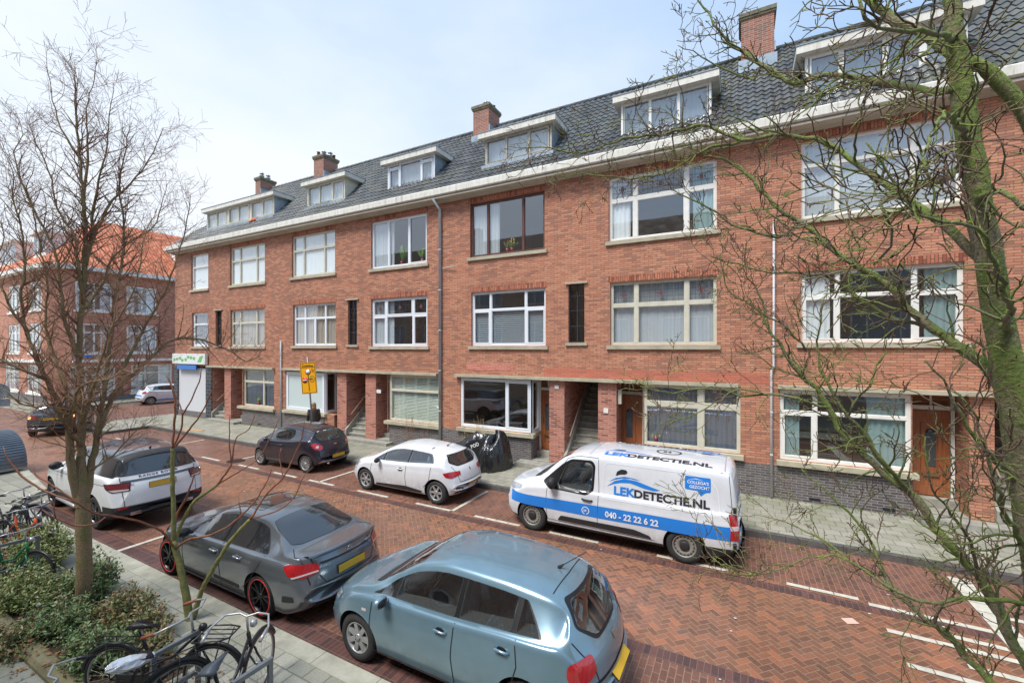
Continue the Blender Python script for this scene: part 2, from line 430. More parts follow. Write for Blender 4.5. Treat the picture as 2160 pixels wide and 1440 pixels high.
tag(marks().build('road_markings', M_white), 'white stone parking lines and hatching in brick road', 'road markings', None, 'structure')
# manhole covers and litter
mh = MB().lathe([(0, .012), (.26, .012), (.3, .0125), (.3, .004)], 28, M=Matrix.Translation(gp(497, 972)))
tag(mh.build('manhole_cover', plain('cast_iron', srgb(60, 46, 42), .5, .5)), 'round dark manhole cover in parking bay near the small black car', 'manhole cover')
lit = MB(); random.seed(4)
for _ in range(70):
    x = random.uniform(-14, 4); y = random.uniform(-9.4, -1.5); z = .012 if y < KF else PZ+.012
    s = random.uniform(.012, .028); a = random.random()*3
    lit.add([(x+s*math.cos(a+q), y+s*math.sin(a+q)*.7, z+.003*(i % 2)) for i, q in enumerate((0, 1.5, 3.1, 4.6))], [(0, 1, 2, 3)])
tag(lit.build('litter_specks', plain('litter', srgb(205, 198, 188), .8)), 'tiny pale scraps scattered over the brick road', 'litter', None, 'stuff')
p = gp(1793, 1310)
tag(MB().box(-.09, .09, -.07, .07, .008, .012, M=Matrix.Translation((p.x, p.y, 0)) @ Matrix.Rotation(.5, 4, 'Z')).build('paper_scrap', plain('paper', srgb(215, 180, 165), .8)), 'small pale paper scrap flat on the red road', 'litter')
# ---------------------------------------------------------------- house materials
B_or = brick('brick_orange', srgb(206, 148, 118), srgb(186, 122, 96), srgb(122, 98, 86), srgb(146, 106, 90), dirt=.5, shift=(-34, -4, .42))
B_pl = brick('brick_plinth_grey', srgb(110, 106, 108), srgb(92, 88, 92), srgb(158, 150, 140), srgb(76, 72, 76), dirt=.5, w=.24, h=.068)
B_pil = brick('brick_portico_purple', srgb(192, 130, 112), srgb(170, 108, 92), srgb(190, 160, 144), srgb(104, 62, 58), dirt=.4)
B_sol = brick('brick_soldier_course', srgb(196, 130, 102), srgb(176, 108, 86), srgb(92, 66, 54), srgb(112, 58, 44), swap=True, w=.28, h=.07, dirt=.4)
B_ch = brick('brick_chimney', srgb(168, 108, 88), srgb(144, 88, 72), srgb(172, 158, 146), srgb(104, 82, 74), dirt=.6, ms=.014)
M_wp = plain('white_paint', srgb(232, 231, 224), .45, var=.06, vscale=5)
M_cream = plain('cream_paint', srgb(206, 202, 184), .5, var=.08, vscale=5)
M_upvc = plain('white_plastic_frame', srgb(230, 234, 239), .35)
M_brownf = plain('brown_timber_frame', srgb(96, 62, 54), .5, var=.2)
M_conc = plain('sill_concrete', srgb(176, 170, 148), .8, var=.18, vscale=3, bump=.3)
M_gut = NT('cornice_paint'); _p = M_gut.sep(M_gut.pos()); _v = M_gut.noise(1, M_gut.comb(M_gut.math('MULTIPLY', _p[0], 9), M_gut.math('MULTIPLY', _p[1], 3), M_gut.math('MULTIPLY', _p[2], 1.2)), 5, .7)
M_gut.set(color=M_gut.ramp(_v, [(.40, srgb(226, 223, 214)), (.58, srgb(212, 208, 196)), (.76, srgb(160, 154, 138))]), rough=.6); M_gut = M_gut.m
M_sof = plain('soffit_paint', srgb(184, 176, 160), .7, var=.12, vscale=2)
M_zinc = plain('zinc_cladding', srgb(150, 164, 176), .45, .3, var=.2, vscale=3)
M_grey = plain('grey_plastic_pipe', srgb(168, 172, 176), .5, var=.1)
M_wpipe = plain('pale_pipe', srgb(190, 190, 192), .5)
M_stone = plain('stair_stone', srgb(150, 148, 138), .8, var=.25, vscale=5, bump=.3)
M_door = NT('varnished_wood'); _u = M_door.sep(M_door.pos()); _v = M_door.noise(3, M_door.comb(M_door.math('MULTIPLY', _u[0], 14), M_door.math('MULTIPLY', _u[1], 14), _u[2]), 5, .65)
M_door.set(color=M_door.ramp(_v, [(.3, srgb(132, 78, 48)), (.7, srgb(176, 108, 68))]), rough=.35, coat=.3); M_door = M_door.m
M_dark = plain('dark_interior', (.015, .015, .018), .9)
M_room = plain('room_plaster', srgb(180, 176, 168), .9)
M_curt = {k: plain('curtain_'+k, c, .9) for k, c in dict(white=srgb(240, 243, 245), teal=srgb(150, 176, 176), grey=srgb(120, 124, 134), beige=srgb(186, 176, 162), sheer=srgb(200, 206, 212), mint=srgb(220, 228, 214), slate=srgb(160, 170, 178)).items()}
def glassmat(name, k=1.0, tint=.98, wob=.03):
    t = NT(name); t.n.remove(t.b)
    tr = t.node('ShaderNodeBsdfTransparent'); tr.inputs[0].default_value = (tint*.97, tint, tint*.99, 1)
    gl = t.node('ShaderNodeBsdfGlossy'); gl.inputs['Roughness'].default_value = .02; gl.inputs[0].default_value = (.95, .97, 1, 1)
    ge = t.node('ShaderNodeNewGeometry'); vd = t.node('ShaderNodeVectorMath', operation='DOT_PRODUCT'); t.L(ge.outputs['Normal'], vd.inputs[0]); t.L(ge.outputs['Incoming'], vd.inputs[1])
    fr = t.math('ADD', .05, t.math('MULTIPLY', .95, t.math('POWER', t.math('SUBTRACT', 1, t.math('ABSOLUTE', vd.outputs['Value'])), 5)))
    bm = t.node('ShaderNodeBump'); bm.inputs['Strength'].default_value = wob; bm.inputs['Distance'].default_value = .05
    t.L(t.noise(.8, t.pos(), 1), bm.inputs['Height']); t.L(bm.outputs[0], gl.inputs['Normal'])
    mx = t.node('ShaderNodeMixShader'); t.L(t.math('ADD', t.math('MULTIPLY', fr, 2.0*k), .10*k, clamp=True), mx.inputs[0])
    t.L(tr.outputs[0], mx.inputs[1]); t.L(gl.outputs[0], mx.inputs[2]); t.L(mx.outputs[0], t.out.inputs[0])
    return t.m
M_glass = glassmat('window_glass'); M_glassd = glassmat('window_glass_leaded', .8, .75)
def tilemat(name, a, b, rough=.38, spec=.5):
    t = NT(name); P = t.pos(); p = t.sep(P)
    wn = t.node('ShaderNodeTexWhiteNoise', noise_dimensions='2D')
    t.L(t.comb(t.math('FLOOR', t.math('DIVIDE', p[0], .215)), t.math('FLOOR', t.math('DIVIDE', p[2], .235))), wn.inputs['Vector'])
    c = t.mix(wn.outputs['Value'], rgba(a), rgba(b))
    c = t.mix(t.rng(t.noise(1.4, P, 6, .75), .5, .66, 0, .6), c, rgba(srgb(104, 106, 82)))
    t.set(color=c, rough=t.rng(t.noise(1.3, P, 3), .3, .7, rough, rough+.25), spec=spec); return t.m
M_slate = tilemat('roof_tiles_dark_glazed', srgb(64, 67, 70), srgb(96, 98, 98), .36)
# ---------------------------------------------------------------- window
def curtain(x0, x1, z0, z1, y, m, parent, amp=.02, wl=.14, name='curtain'):
    mb = MB(); n = max(6, int((x1-x0)/.035)); ph = random.random()*6
    vs = []
    for i in range(n+1):
        x = x0+(x1-x0)*i/n
        yy = y+amp*math.sin(x*2*math.pi/wl+ph)+amp*.5*math.sin(x*2*math.pi/(wl*2.7)+ph*2)
        vs += [(x, yy, z0), (x, yy+.01, z1)]
    mb.add(vs, [(2*i, 2*i+2, 2*i+3, 2*i+1) for i in range(n)], 0, True)
    return mb.build(name, M_curt[m], parent)
def blind(x0, x1, z0, z1, y, parent, m='white', pitch=.055):
    mb = MB(); z = z0
    while z < z1:
        mb.add([(x0, y-.012, z), (x1, y-.012, z), (x1, y+.012, z+pitch*.74), (x0, y+.012, z+pitch*.74)], [(0, 1, 2, 3)]); z += pitch
    return mb.build('blind', M_curt[m], parent)
def window(parent, x0, x1, z0, z1, cols=(.25, .5, .25), tr=.33, fm=None, y=.09, cov='white', sill=True, lead=False, opens=(), fw=.075, mw=.075, name='window', split=None, gm=None):
    """frame with mullions, panes, sill; cov: what hangs behind"""
    fm = fm or M_wp
    fr = MB(); pn = MB(); D = .07
    fr.box(x0, x0+fw, y, y+D, z0, z1); fr.box(x1-fw, x1, y, y+D, z0, z1)
    fr.box(x0+fw, x1-fw, y, y+D, z1-fw, z1); fr.box(x0+fw, x1-fw, y, y+D, z0, z0+fw)
    fr.box(x0-.03, x1+.03, y+.075, y+.13, z0-.02, z1+.02) if False else None
    W = x1-x0-2*fw; s = sum(cols); xs = [x0+fw]
    for c in cols: xs.append(xs[-1]+W*c/s)
    zt = z1-fw-(z1-z0-2*fw)*tr if tr else None
    for i in range(1, len(xs)-1): fr.box(xs[i]-mw/2, xs[i]+mw/2, y-.004, y+D-.003, z0+fw, z1-fw)
    if zt:
        for i in range(len(cols)):
            a, b = xs[i]+(mw/2 if i else 0), xs[i+1]-(mw/2 if i < len(cols)-1 else 0)
            fr.box(a, b, y-.002, y+D-.005, zt-mw/2, zt+mw/2)
    cells = []
    for i in range(len(cols)):
        a, b = xs[i]+(mw/2 if i else 0), xs[i+1]-(mw/2 if i < len(cols)-1 else 0)
        if zt: cells += [(a, b, z0+fw, zt-mw/2, i, 0), (a, b, zt+mw/2, z1-fw, i, 1)]
        else: cells.append((a, b, z0+fw, z1-fw, i, 0))
    for a, b, c, d, i, j in cells:
        k = .045 if (i, j) in opens else .018
        # sash rim
        for q in ((a, a+k, c, d), (b-k, b, c, d), (a+k, b-k, c, c+k), (a+k, b-k, d-k, d)):
            fr.box(q[0], q[1], y+.012-(.02 if (i, j) in opens else 0), y+.05, q[2], q[3])
        if split == (i, j):
            m_ = (a+b)/2; fr.box(m_-.06, m_+.06, y-.01, y+.052, c+k, d-k)
        pn.quad((a+k-.005, y+.035, c+k-.005), (b-k+.005, y+.035, c+k-.005), (b-k+.005, y+.035, d-k+.005), (a+k-.005, y+.035, d-k+.005), 1 if (lead and j == 1) else 0)
    w_ = fr.build(name, fm, parent)
    pn.build('pane', [gm or M_glass, M_glassd], w_)
    if lead and zt:
        lb = MB()
        for a, b, c, d, i, j in cells:
            if j != 1: continue
            n = max(2, round((b-a)/.16)); h = (d-c)
            for q in range(1, n): lb.box(a+(b-a)*q/n-.004, a+(b-a)*q/n+.004, y+.025, y+.032, c+.02, d-.02)
            for q in (.3, .62): lb.box(a+.02, b-.02, y+.024, y+.031, c+h*q-.004, c+h*q+.004)
            cx = (a+b)/2
            lb.box(cx-.05, cx+.05, y+.02, y+.03, c+h*.36, c+h*.58, 1); lb.box(cx-.11, cx-.07, y+.02, y+.03, c+h*.42, c+h*.5, 1); lb.box(cx+.07, cx+.11, y+.02, y+.03, c+h*.42, c+h*.5, 1)
        lb.build('lead_glazing', [plain('lead', srgb(70, 72, 76), .6), plain('stained_glass', srgb(108, 72, 74), .4)], w_)
    if sill:
        sl = MB().box(x0-.1, x1+.1, -.07, y+.02, z0-.13, z0-.012); sl.box(x0-.1, x0+.0, -.075, -.07, z0-.13, z0-.0) if False else None
        sl.build('sill', M_conc, w_)
    a, b, c, d = x0+.03, x1-.03, z0+.03, z1-.03; yc = y+.10
    if cov == 'white': curtain(a, b, c, d, yc-.02, 'white', w_, .014, .11)
    elif cov == 'sheer': curtain(a, b, c, d, yc+.03, 'sheer', w_, .015, .1)
    elif cov == 'plain': MB().box(a, b, yc, yc+.01, c, d).build('roller_blind', M_curt['white'], w_)
    elif cov == 'mintblind': MB().box(a, b, yc, yc+.01, c, d).build('roller_blind', M_curt['slate'], w_)
    elif cov == 'teal': curtain(a, a+(b-a)*.16, c, d, yc, 'teal', w_); curtain(b-(b-a)*.3, b, c, d, yc, 'teal', w_)
    elif cov == 'grey': curtain(a, b, c, d, yc, 'grey', w_, .025)
    elif cov == 'beige': curtain(a, b, c, d, yc, 'beige', w_, .025, .2)
    elif cov == 'sides': curtain(a, a+(b-a)*.2, c, d, yc, 'white', w_); curtain(b-(b-a)*.2, b, c, d, yc, 'teal', w_)
    elif cov == 'left': curtain(a, a+(b-a)*.38, c, d, yc, 'sheer', w_)
    elif cov == 'blind': blind(a, b, c, d, yc, w_)
    elif cov == 'lowblind': blind(a, b, c, zt or d, yc, w_, 'slate', .07)
    elif cov == 'shutter':
        n = 4; sh = MB()
        for q in range(n):
            p, r = a+(b-a)*q/n+.01, a+(b-a)*(q+1)/n-.01
            for e in (p, r-.05): sh.box(e, e+.05, yc, yc+.03, c, d)
        sh.build('shutter_stile', M_curt['mint'], w_); blind(a, b, c, d, yc+.015, w_, 'mint', .06)
    return w_
def stairwell_slot(parent, x0, x1, z0, z1):
    fr = MB(); y = .1
    for q in ((x0, x0+.03, z0, z1), (x1-.03, x1, z0, z1), (x0+.03, x1-.03, z0, z0+.03), (x0+.03, x1-.03, z1-.03, z1)): fr.box(q[0], q[1], y, y+.05, q[2], q[3])
    cx = (x0+x1)/2; fr.box(cx-.014, cx+.014, y+.004, y+.046, z0+.03, z1-.03)
    for q in (.28, .55, .8): fr.box(x0+.03, x1-.03, y+.007, y+.043, z0+(z1-z0)*q-.012, z0+(z1-z0)*q+.012)
    w_ = fr.build('stairwell_window', plain('steel_frame_dark', srgb(56, 60, 66), .5), parent)
    MB().quad((x0, y+.03, z0), (x1, y+.03, z0), (x1, y+.03, z1), (x0, y+.03, z1)).build('pane', M_glassd, w_)
    MB().box(x0-.1, x1+.1, -.06, y, z0-.1, z0-.008).build('sill', M_conc, w_)
    MB().box(x0-.1, x1+.12, -.07, .05, z1+.004, z1+.06).build('canopy', M_conc, w_)
def dormer(parent, x0, x1, zb=11.05, n=3, fm=None, y=.35, cov='white', kind=0, cheek=None):
    zt = 12.08; back = 1.75
    ck = MB()
    ck.prism([(y+.02, zb-.1), (y+.02, zt), (1.28, zt)], x0, x0+.05, 'X'); ck2 = MB(); ck2.prism([(y+.02, zb-.1), (y+.02, zt), (1.28, zt)], x1-.05, x1, 'X')
    d = ck.build('dormer', cheek or M_zinc, parent); ck2.build('dormer_cheek', cheek or M_zinc, d)
    ff = fm or M_wp; ov = .22
    fa = MB().box(x0-ov, x1+ov, .14, back, zt, zt+.2)
    fa.build('dormer_fascia', M_gut, d)
    MB().box(x0-ov-.02, x1+ov+.02, .12, back, zt+.204, zt+.225).build('dormer_roof', M_zinc, d)
    MB().box(x0-.1, x1+.1, y-.12, y+.02, zb-.14, zb-.02).build('lead_flashing', M_zinc, d)
    fr = MB(); a, b, c, e = x0+.001, x1-.001, zb, zt-.002; f = .07
    fr.box(a, a+f, y, y+.08, c, e); fr.box(b-f, b, y, y+.08, c, e); fr.box(a+f, b-f, y, y+.08, e-f, e); fr.box(a+f, b-f, y, y+.08, c, c+f+.02)
    cols = {0: [1, 1, 1], 1: [.26, .48, .26], 2: [1, 1, .25, 1, 1, .25, 1, 1], 3: [1, 1.1, 1], 4: [1, 1.2, 1, 1.0]}[kind]
    W = b-a-2*f; s = sum(cols); x = a+f; pn = MB()
    for i, q in enumerate(cols):
        x2 = x+W*q/s
        if i < len(cols)-1: fr.box(x2-.035, x2+.035, y-.004, y+.076, c+f+.02, e-f)
        if q == .25: fr.box(x, x2, y+.02, y+.06, c+f+.02, e-f)
        else:
            k = .04 if (kind in (1, 4) and i != 1) or (kind == 2 and i in (3, 7)) or (kind == 3 and i == 2) else .012
            l, r, lo, hi = x+.03, x2-.03, c+f+.02, e-f
            if kind == 1 and i != 1: fr.box(l, r, y-.008, y+.05, hi-.14, hi-.06); hi -= .15
            for g in ((l, l+k, lo, hi), (r-k, r, lo, hi), (l+k, r-k, lo, lo+k), (l+k, r-k, hi-k, hi)): fr.box(g[0], g[1], y-.012, y+.05, g[2], g[3])
            pn.quad((l, y+.04, lo), (r, y+.04, lo), (r, y+.04, hi), (l, y+.04, hi))
        x = x2
    wn = fr.build('dormer_window', ff, d); pn.build('pane', M_glass, d)
    curtain(a+.05, b-.05, zb+.03, zt-.05, y+.2, cov, d)
def tile_roof(name, x0, x1, parent, holes, hip=None, mat_=None):
    """wavy pantiles on the front slope, eave at y=-.35"""
    tw, tl = .215, .32; k = 1.1; L = math.hypot(1, k); ye, ze, yr = -.33, 10.3, 3.2
    nx = max(1, round((x1-x0)/tw)); per = 7; rows_ = int((yr-ye)*L/tl)+1
    prof = [0, .012, .026, .032, .022, .006, -.004]
    mb = MB(); vs = []; cols_ = nx*per+1
    stn = []
    for r in range(rows_):
        for e in (0, 1):
            sl = min((r+e)*tl, (yr-ye)*L); stn.append((sl, .028 if e == 0 else .0))
    for sl, up in stn:
        for c in range(cols_):
            x = x0+(x1-x0)*c/(cols_-1); h = prof[c % per]*1.35+up
            y = ye+sl/L; z = ze+k*sl/L
            h += .012*math.sin(x*1.7+sl)+.010*math.sin(x*4.1-sl*2.3)
            vs.append((x, y-h*k/L, z+h/L))
    fs = []
    for r in range(len(stn)-1):
        ym = (vs[r*cols_][1]+vs[(r+1)*cols_][1])/2
        for c in range(cols_-1):
            xm = (vs[c][0]+vs[c+1][0])/2
            if any(a < xm < b and ym > g and ym < 1.27 for a, b, g in holes): continue
            if hip and hip(xm, ym): continue
            fs.append((r*cols_+c, r*cols_+c+1, (r+1)*cols_+c+1, (r+1)*cols_+c))
    mb.add(vs, fs, 0, False)
    o = mb.build(name, mat_ or M_slate, parent)
    return o
def cornice(parent, x0, x1):
    mb = MB()
    mb.prism([(-.46, 10.06), (-.46, 10.27), (-.44, 10.3), (-.30, 10.3), (-.30, 10.06), (0.0, 10.06), (0.0, 10.0), (-.2, 9.99), (-.42, 10.03)], x0, x1, 'X')
    o = mb.build('cornice', M_gut, parent)
    MB().prism([(-.40, 9.93), (-.40, 9.988), (0, 9.988), (0, 9.86), (-.06, 9.86), (-.1, 9.93)], x0+.001, x1-.001, 'X').build('soffit_board', M_sof, parent)
def chimney(parent, x0, x1, y0, y1, zt, pots, red_=False, base=12.6):
    c = MB().box(x0, x1, y0, y1, base, zt).build('chimney', B_ch, parent)
    cp = MB().box(x0-.07, x1+.07, y0-.07, y1+.07, zt+.001, zt+.12); cp.box(x0-.04, x1+.04, y0-.04, y1+.04, zt-.07, zt)
    cp.build('chimney_cap', plain('mossy_cap', srgb(118, 112, 92), .9, var=.3, vscale=6), c)
    for px_, py_, kd in pots:
        mb = MB()
        if kd: mb.lathe([(.09, 0), (.09, .3), (.13, .31), (.14, .33), (.03, .42), (0, .43)], 12, M=Matrix.Translation((px_, py_, zt+.1))); mb.lathe([(.14, .16), (.15, .2), (.09, .22)], 12, M=Matrix.Translation((px_, py_, zt+.1)))
        else: mb.lathe([(.09, 0), (.075, .26), (.095, .27), (.095, .3), (.06, .3), (.06, .05)], 12, M=Matrix.Translation((px_, py_, zt+.1)))
        mb.build('chimney_pot', plain('pot_steel', srgb(170, 172, 172), .35, .7) if kd else plain('pot_clay', srgb(120, 84, 66), .8), c)
    fl = MB().box(x0-.08, x1+.08, y0-.05, y0-.005, base+.55, base+.95) ; fl.box(x1+.004, x1+.05, y0, y1, 13.55+.1, 13.95)
    fl.build('lead_flashing', M_zinc, c)
def pipe(parent, pts, r, m, name='drainpipe', brackets=True):
    mb = MB(); mb.tube(pts, r, 10)
    for i in range(len(pts)-1):
        a, b = Vector(pts[i]), Vector(pts[i+1])
        if abs((b-a).z) > 1.5 and brackets:
            n = int(abs((b-a).z)/1.6)
            for k in range(1, n+1):
                p = a+(b-a)*(k/(n+1)); mb.lathe([(r+.008, -.02), (r+.008, .02), (r, .025), (r, -.025)], 10, M=Matrix.Translation(p))
    return mb.build(name, m, parent)
def stairs(parent, x0, x1, y0=.02, z0=.3, zt=3.35, rise=.19, run=.21):
    mb = MB(); n = int((zt-z0)/rise)
    for i in range(n):
        z = z0+rise*(i+1); y = y0+run*i
        mb.box(x0, x1, y, y+run*(n-i) if False else y+run+.25, z-rise-.25*0, z-.045)
        mb.box(x0, x1, y-.03, y+run+.1, z-.045, z)
    st = mb.build('staircase', M_stone, parent)
    b = MB(); b.prism([(y0-.12, z0-.1), (y0-.12, z0+.35), (y0+run*n, z0+rise*n+.3), (y0+run*n, z0+rise*n-.2)], x0-.09, x0, 'X')
    b.build('stair_stringer', M_stone, st)
    h = MB().tube([(x1-.1 if False else x0+.06, y0+.1, z0+1.0), (x0+.06, y0+run*n*.8, z0+rise*n*.8+.95)], .022, 8)
    h.build('handrail', plain('handrail_wood', srgb(180, 160, 140), .6), st)
def front_door(parent, x0, x1, y=.7, z0=.45, z1=2.78, fanlight=True, fm=None):
    fr = MB(); f = .07; fm = fm or M_wp
    fr.box(x0-f, x0, y-.03, y+.09, z0, 3.08); fr.box(x1, x1+f, y-.03, y+.09, z0, 3.08); fr.box(x0, x1, y-.03, y+.09, 3.02, 3.08); fr.box(x0, x1, y-.031, y+.09, z1-.12, z1-.02)
    d = fr.build('door_frame', fm, parent)
    lf = MB().box(x0+.005, x1-.005, y+.02, y+.07, z0+.02, z1-.13)
    w_ = x1-x0; cx = (x0+x1)/2
    for q in ((x0+.01, x0+.13), (x1-.13, x1-.01)): lf.box(q[0], q[1], y, y+.019, z0+.1, z1-.15)
    for q in ((z0+.03, z0+.25), (z1-.32, z1-.15)): lf.box(x0+.13, x1-.13, y+.001, y+.019, q[0], q[1])
    for q in (cx-.19, cx+.13): lf.box(q, q+.06, y-.004, y+.019, z0+.55, z1-.45)
    lf.build('front_door', M_door, d)
    g = MB().box(cx-.1, cx+.1, y+.004, y+.012, z0+.75, z1-.7)
    g.lathe([(0, 0), (.1, 0), (.1, .008), (0, .008)], 16, M=Matrix.Translation((cx, y+.0125, z1-.7)) @ Matrix.Rotation(R(90), 4, 'X'))
    g.build('door_glass', plain('door_glass', srgb(70, 78, 84), .15, spec=.8), d)
    k = MB().box(x0+.07, x0+.1, y-.05, y-.02, z0+1.0, z0+1.2); k.box(x0+.06, x0+.11, y-.02, y, z0+.95, z0+1.25)
    MB().box(cx-.16, cx+.16, y-.02, y-.004, z0+.5, z0+.56).build('letterbox', plain('brass_dull', srgb(150, 140, 110), .4, .8), d)
    k.build('handle', plain('brass_dull', srgb(150, 140, 110), .4, .8), d)
    MB().quad((x0, y+.04, z1-.02), (x1, y+.04, z1-.02), (x1, y+.04, 3.02), (x0, y+.04, 3.02)).build('fanlight', M_glassd, d)
    fb = MB().box(cx-.02, cx+.02, y+.01, y+.035, z1-.019, 3.019); fb.build('fanlight_bar', fm, d)
    MB().box(x0-f, x1+f, y-.25, y+.1, .2, z0-.002).build('threshold', M_stone, d)
BACK = 8.0
def house(x0, x1, label, holes_up, gfo, seed=0, lint=()):
    h = empty('brick_house', ((x0+x1)/2, 0, PZ), 0, label, 'terraced house', 'brick terrace houses along the far side')
    # upper front wall
    mb = MB(); wall_grid(mb, x0, x1, 3.12, 9.99, holes_up, depth=.3)
    # ground floor front wall with openings
    wall_grid(mb, x0, x1, 0, 3.12, gfo, depth=.3)
    mb.build('brick_wall', B_or, h)
    MB().quad((x1, BACK, 0), (x0, BACK, 0), (x0, BACK, 10.2), (x1, BACK, 10.2)).build('rear_wall', B_or, h)
    # rooms behind: party walls, floors, back wall
    rm = MB()
    rm.quad((x0+.02, .3, 0), (x0+.02, BACK-.1, 0), (x0+.02, BACK-.1, 14), (x0+.02, .3, 14)) if False else None
    for z in (3.3, 6.7): rm.box(x0+.02, x1-.02, 1.0 if z < 4 else .31, 5.0, z, z+.2)
    rm.quad((x0+.02, 5, 0), (x1-.02, 5, 0), (x1-.02, 5, 10), (x0+.02, 5, 10))
    rm.quad((x0+.02, .31, 9.9), (x1-.02, .31, 9.9), (x1-.02, 5, 9.9), (x0+.02, 5, 9.9))
    for x in (x0+.03, x1-.03): rm.quad((x, 1.0, 0), (x, 5, 0), (x, 5, 10), (x, 1.0, 10))
    rm.build('interior_wall', M_room, h)
    # brick soldier courses above openings
    for a, b, c, d in [q[:4] for q in holes_up]:
        if b-a > .8: MB().box(a-.05, b+.05, -.004, .02, d+.004, d+.2).build('soldier_course', B_sol, h)
    for a, b in lint: MB().box(a, b, -.16, .05, 3.09, 3.19).build('concrete_canopy', M_conc, h)
    return h
def plinth(h, x0, x1, z=1.0, y=-.025, m=None, name='plinth'):
    return MB().box(x0, x1, y, .02, .0, z).build(name, m or B_pl, h)
def pillar(h, x0, x1, zb=.0, d=.72, m=None):
    p = MB().box(x0-.007, x1+.007, -.006, d, zb, 3.098).build('portico_pillar', m or B_pil, h)
    return p
def recess(h, x0, x1, y=.72, zf=.28):
    """floor, back wall and ceiling of a door recess"""
    MB().box(x0, x1, y+.02, y+.1, 0, 3.1).build('recess_wall', B_or, h)
    MB().box(x0, x1, .0, y+.4, .0, zf).build('porch_floor', M_stone, h)
    MB().box(x0, x1, .0, y+.3, 3.1, 3.14).build('porch_ceiling', M_sof, h)
def stairhall(h, x0, x1):
    mb = MB(); mb.quad((x0+.004, .0, 0), (x0+.004, 4.6, 0), (x0+.004, 4.6, 6.2), (x0+.004, .0, 3.1)); mb.quad((x1-.004, 4.6, 0), (x1-.004, 0, 0), (x1-.004, 0, 3.1), (x1-.004, 4.6, 6.2))
    mb.quad((x0, 4.6, 0), (x1, 4.6, 0), (x1, 4.6, 6.2), (x0, 4.6, 6.2))
    mb.build('stair_hall_wall', B_pil, h)
    MB().quad((x0, .3, 3.12), (x1, .3, 3.12), (x1, 4.6, 6.2), (x0, 4.6, 6.2)).build('stair_hall_ceiling', M_sof, h)
    stairs(h, x0+.1, x1-.005, .02, .2)
def step(h, x0, x1, y0=-.42, z=.24): return MB().box(x0, x1, y0, -.03, .1, z).build('door_step', M_stone, h)
# ================================================================ house A (west end, shop)
XA, XB, XC, XD, XE = -30.6, -20.2, -10.43, .67, 11.8
ups = lambda W: [w[:4] for w in W]
WA = [(-28.78, -26.95, 7.6, 9.66), (-24.8, -21.68, 7.6, 9.66), (-28.68, -26.95, 4.27, 6.25), (-24.75, -21.7, 4.27, 6.25), (-26.2, -25.6, 4.33, 6.28)]
hA = house(XA, XB, 'west end terrace house with white shop front, at the junction corner', ups(WA),
           [(-30.3, -27.0, .45, 3.1), (-26.45, -25.3, 0, 3.1), (-24.75, -23.65, 0, 3.1), (-23.61, -20.92, 1.1, 3.08)], lint=[(-26.9, -20.85)])
window(hA, *WA[0], cols=(1,), tr=.35, cov='white', fm=M_wp); window(hA, *WA[1], tr=.36, fm=M_cream, cov='white')
window(hA, *WA[2], cols=(1,), tr=.33, cov='grey', fm=M_upvc, fw=.12); window(hA, *WA[3], tr=.36, fm=M_cream, cov='beige')
stairwell_slot(hA, *WA[4])
window(hA, -23.61, -20.92, 1.1, 3.08, cols=(.64, .36), tr=.33, fm=M_cream, cov='grey', sill=False)
MB().box(-23.9, -20.8, -.14, .1, .96, 1.09).build('sill', M_conc, hA)
plinth(hA, -23.62, XB, .96); 
pillar(hA, -25.3, -24.7, m=B_pil); recess(hA, -24.72, -23.62); stairhall(hA, -26.45, -25.3); step(hA, -26.5, -23.7)
front_door(hA, -24.6, -23.85)
sh = MB().box(-30.3, -27.0, .02, .08, .45, 3.0).build('shop_panel', plain('white_shop_panel', srgb(204, 206, 210), .6), hA)
M_btile = brick('black_wall_tiles', srgb(64, 68, 74), srgb(48, 52, 58), srgb(140, 144, 146), srgb(40, 42, 46), w=.42, h=.2, ms=.012, dirt=.3, rough=.3)
for a, b in ((-30.6, -30.2), (-27.1, -26.5)): MB().box(a, b, -.06, .3, .1, 3.1).build('tiled_pier', M_btile, hA)
MB().box(-30.2, -27.1, -.03, .05, .1, .46).build('plinth', B_pl, hA)
def signboard(x0, x1, z0, z1, y, parent):
    mb = MB().box(x0, x1, y, y+.14, z0, z1); o = mb.build('shop_sign', plain('sign_white', srgb(225, 228, 226), .4), parent)
    g = MB(); random.seed(3); M_g = plain('sign_green', srgb(110, 184, 110), .4); x = x0+.25
    while x < x1-.9:   # loose green leaf strokes as on the sign
        c = Vector((x, 0, (z0+z1)/2+random.uniform(-.1, .1)))
        g.add([(c.x+math.cos(a)*.16, y-.004, c.z+math.sin(a)*.1) for a in (0, .8, 1.9, 3.1, 4.2, 5.2)], [(0, 1, 2, 3, 4, 5)][::-1]); x += random.uniform(.24, .4)
    c = Vector((x1-.5, 0, (z0+z1)/2))
    g.add([(c.x-.3, y-.004, c.z-.2), (c.x+.1, y-.004, c.z-.18), (c.x+.35, y-.004, c.z+.2), (c.x-.02, y-.004, c.z+.16)], [(0, 1, 2, 3)])
    g.build('sign_graphic', M_g, o)
    MB().box(x0+.5, x1-1.0, y+.02, y+.1, z0-.32, z0-.06).build('sign_blue_band', plain('sign_blue', srgb(52, 120, 200), .4), parent)
signboard(-30.5, -26.9, 3.24, 3.85, -.2, hA)
dormer(hA, -27.77, -21.45, 11.1, kind=2, fm=M_cream)
hipA = lambda x, y: x < XA+.0+(y+.33)*1.35
tile_roof('roof', XA-.3, XB, hA, [(-27.77, -21.45, .45)], hip=hipA)
cornice(hA, XA-.2, XB)
chimney(hA, -26.5, -26.0, 2.45, 3.4, 14.55, [(-26.25, 2.7, 1), (-26.25, 3.1, 1)])
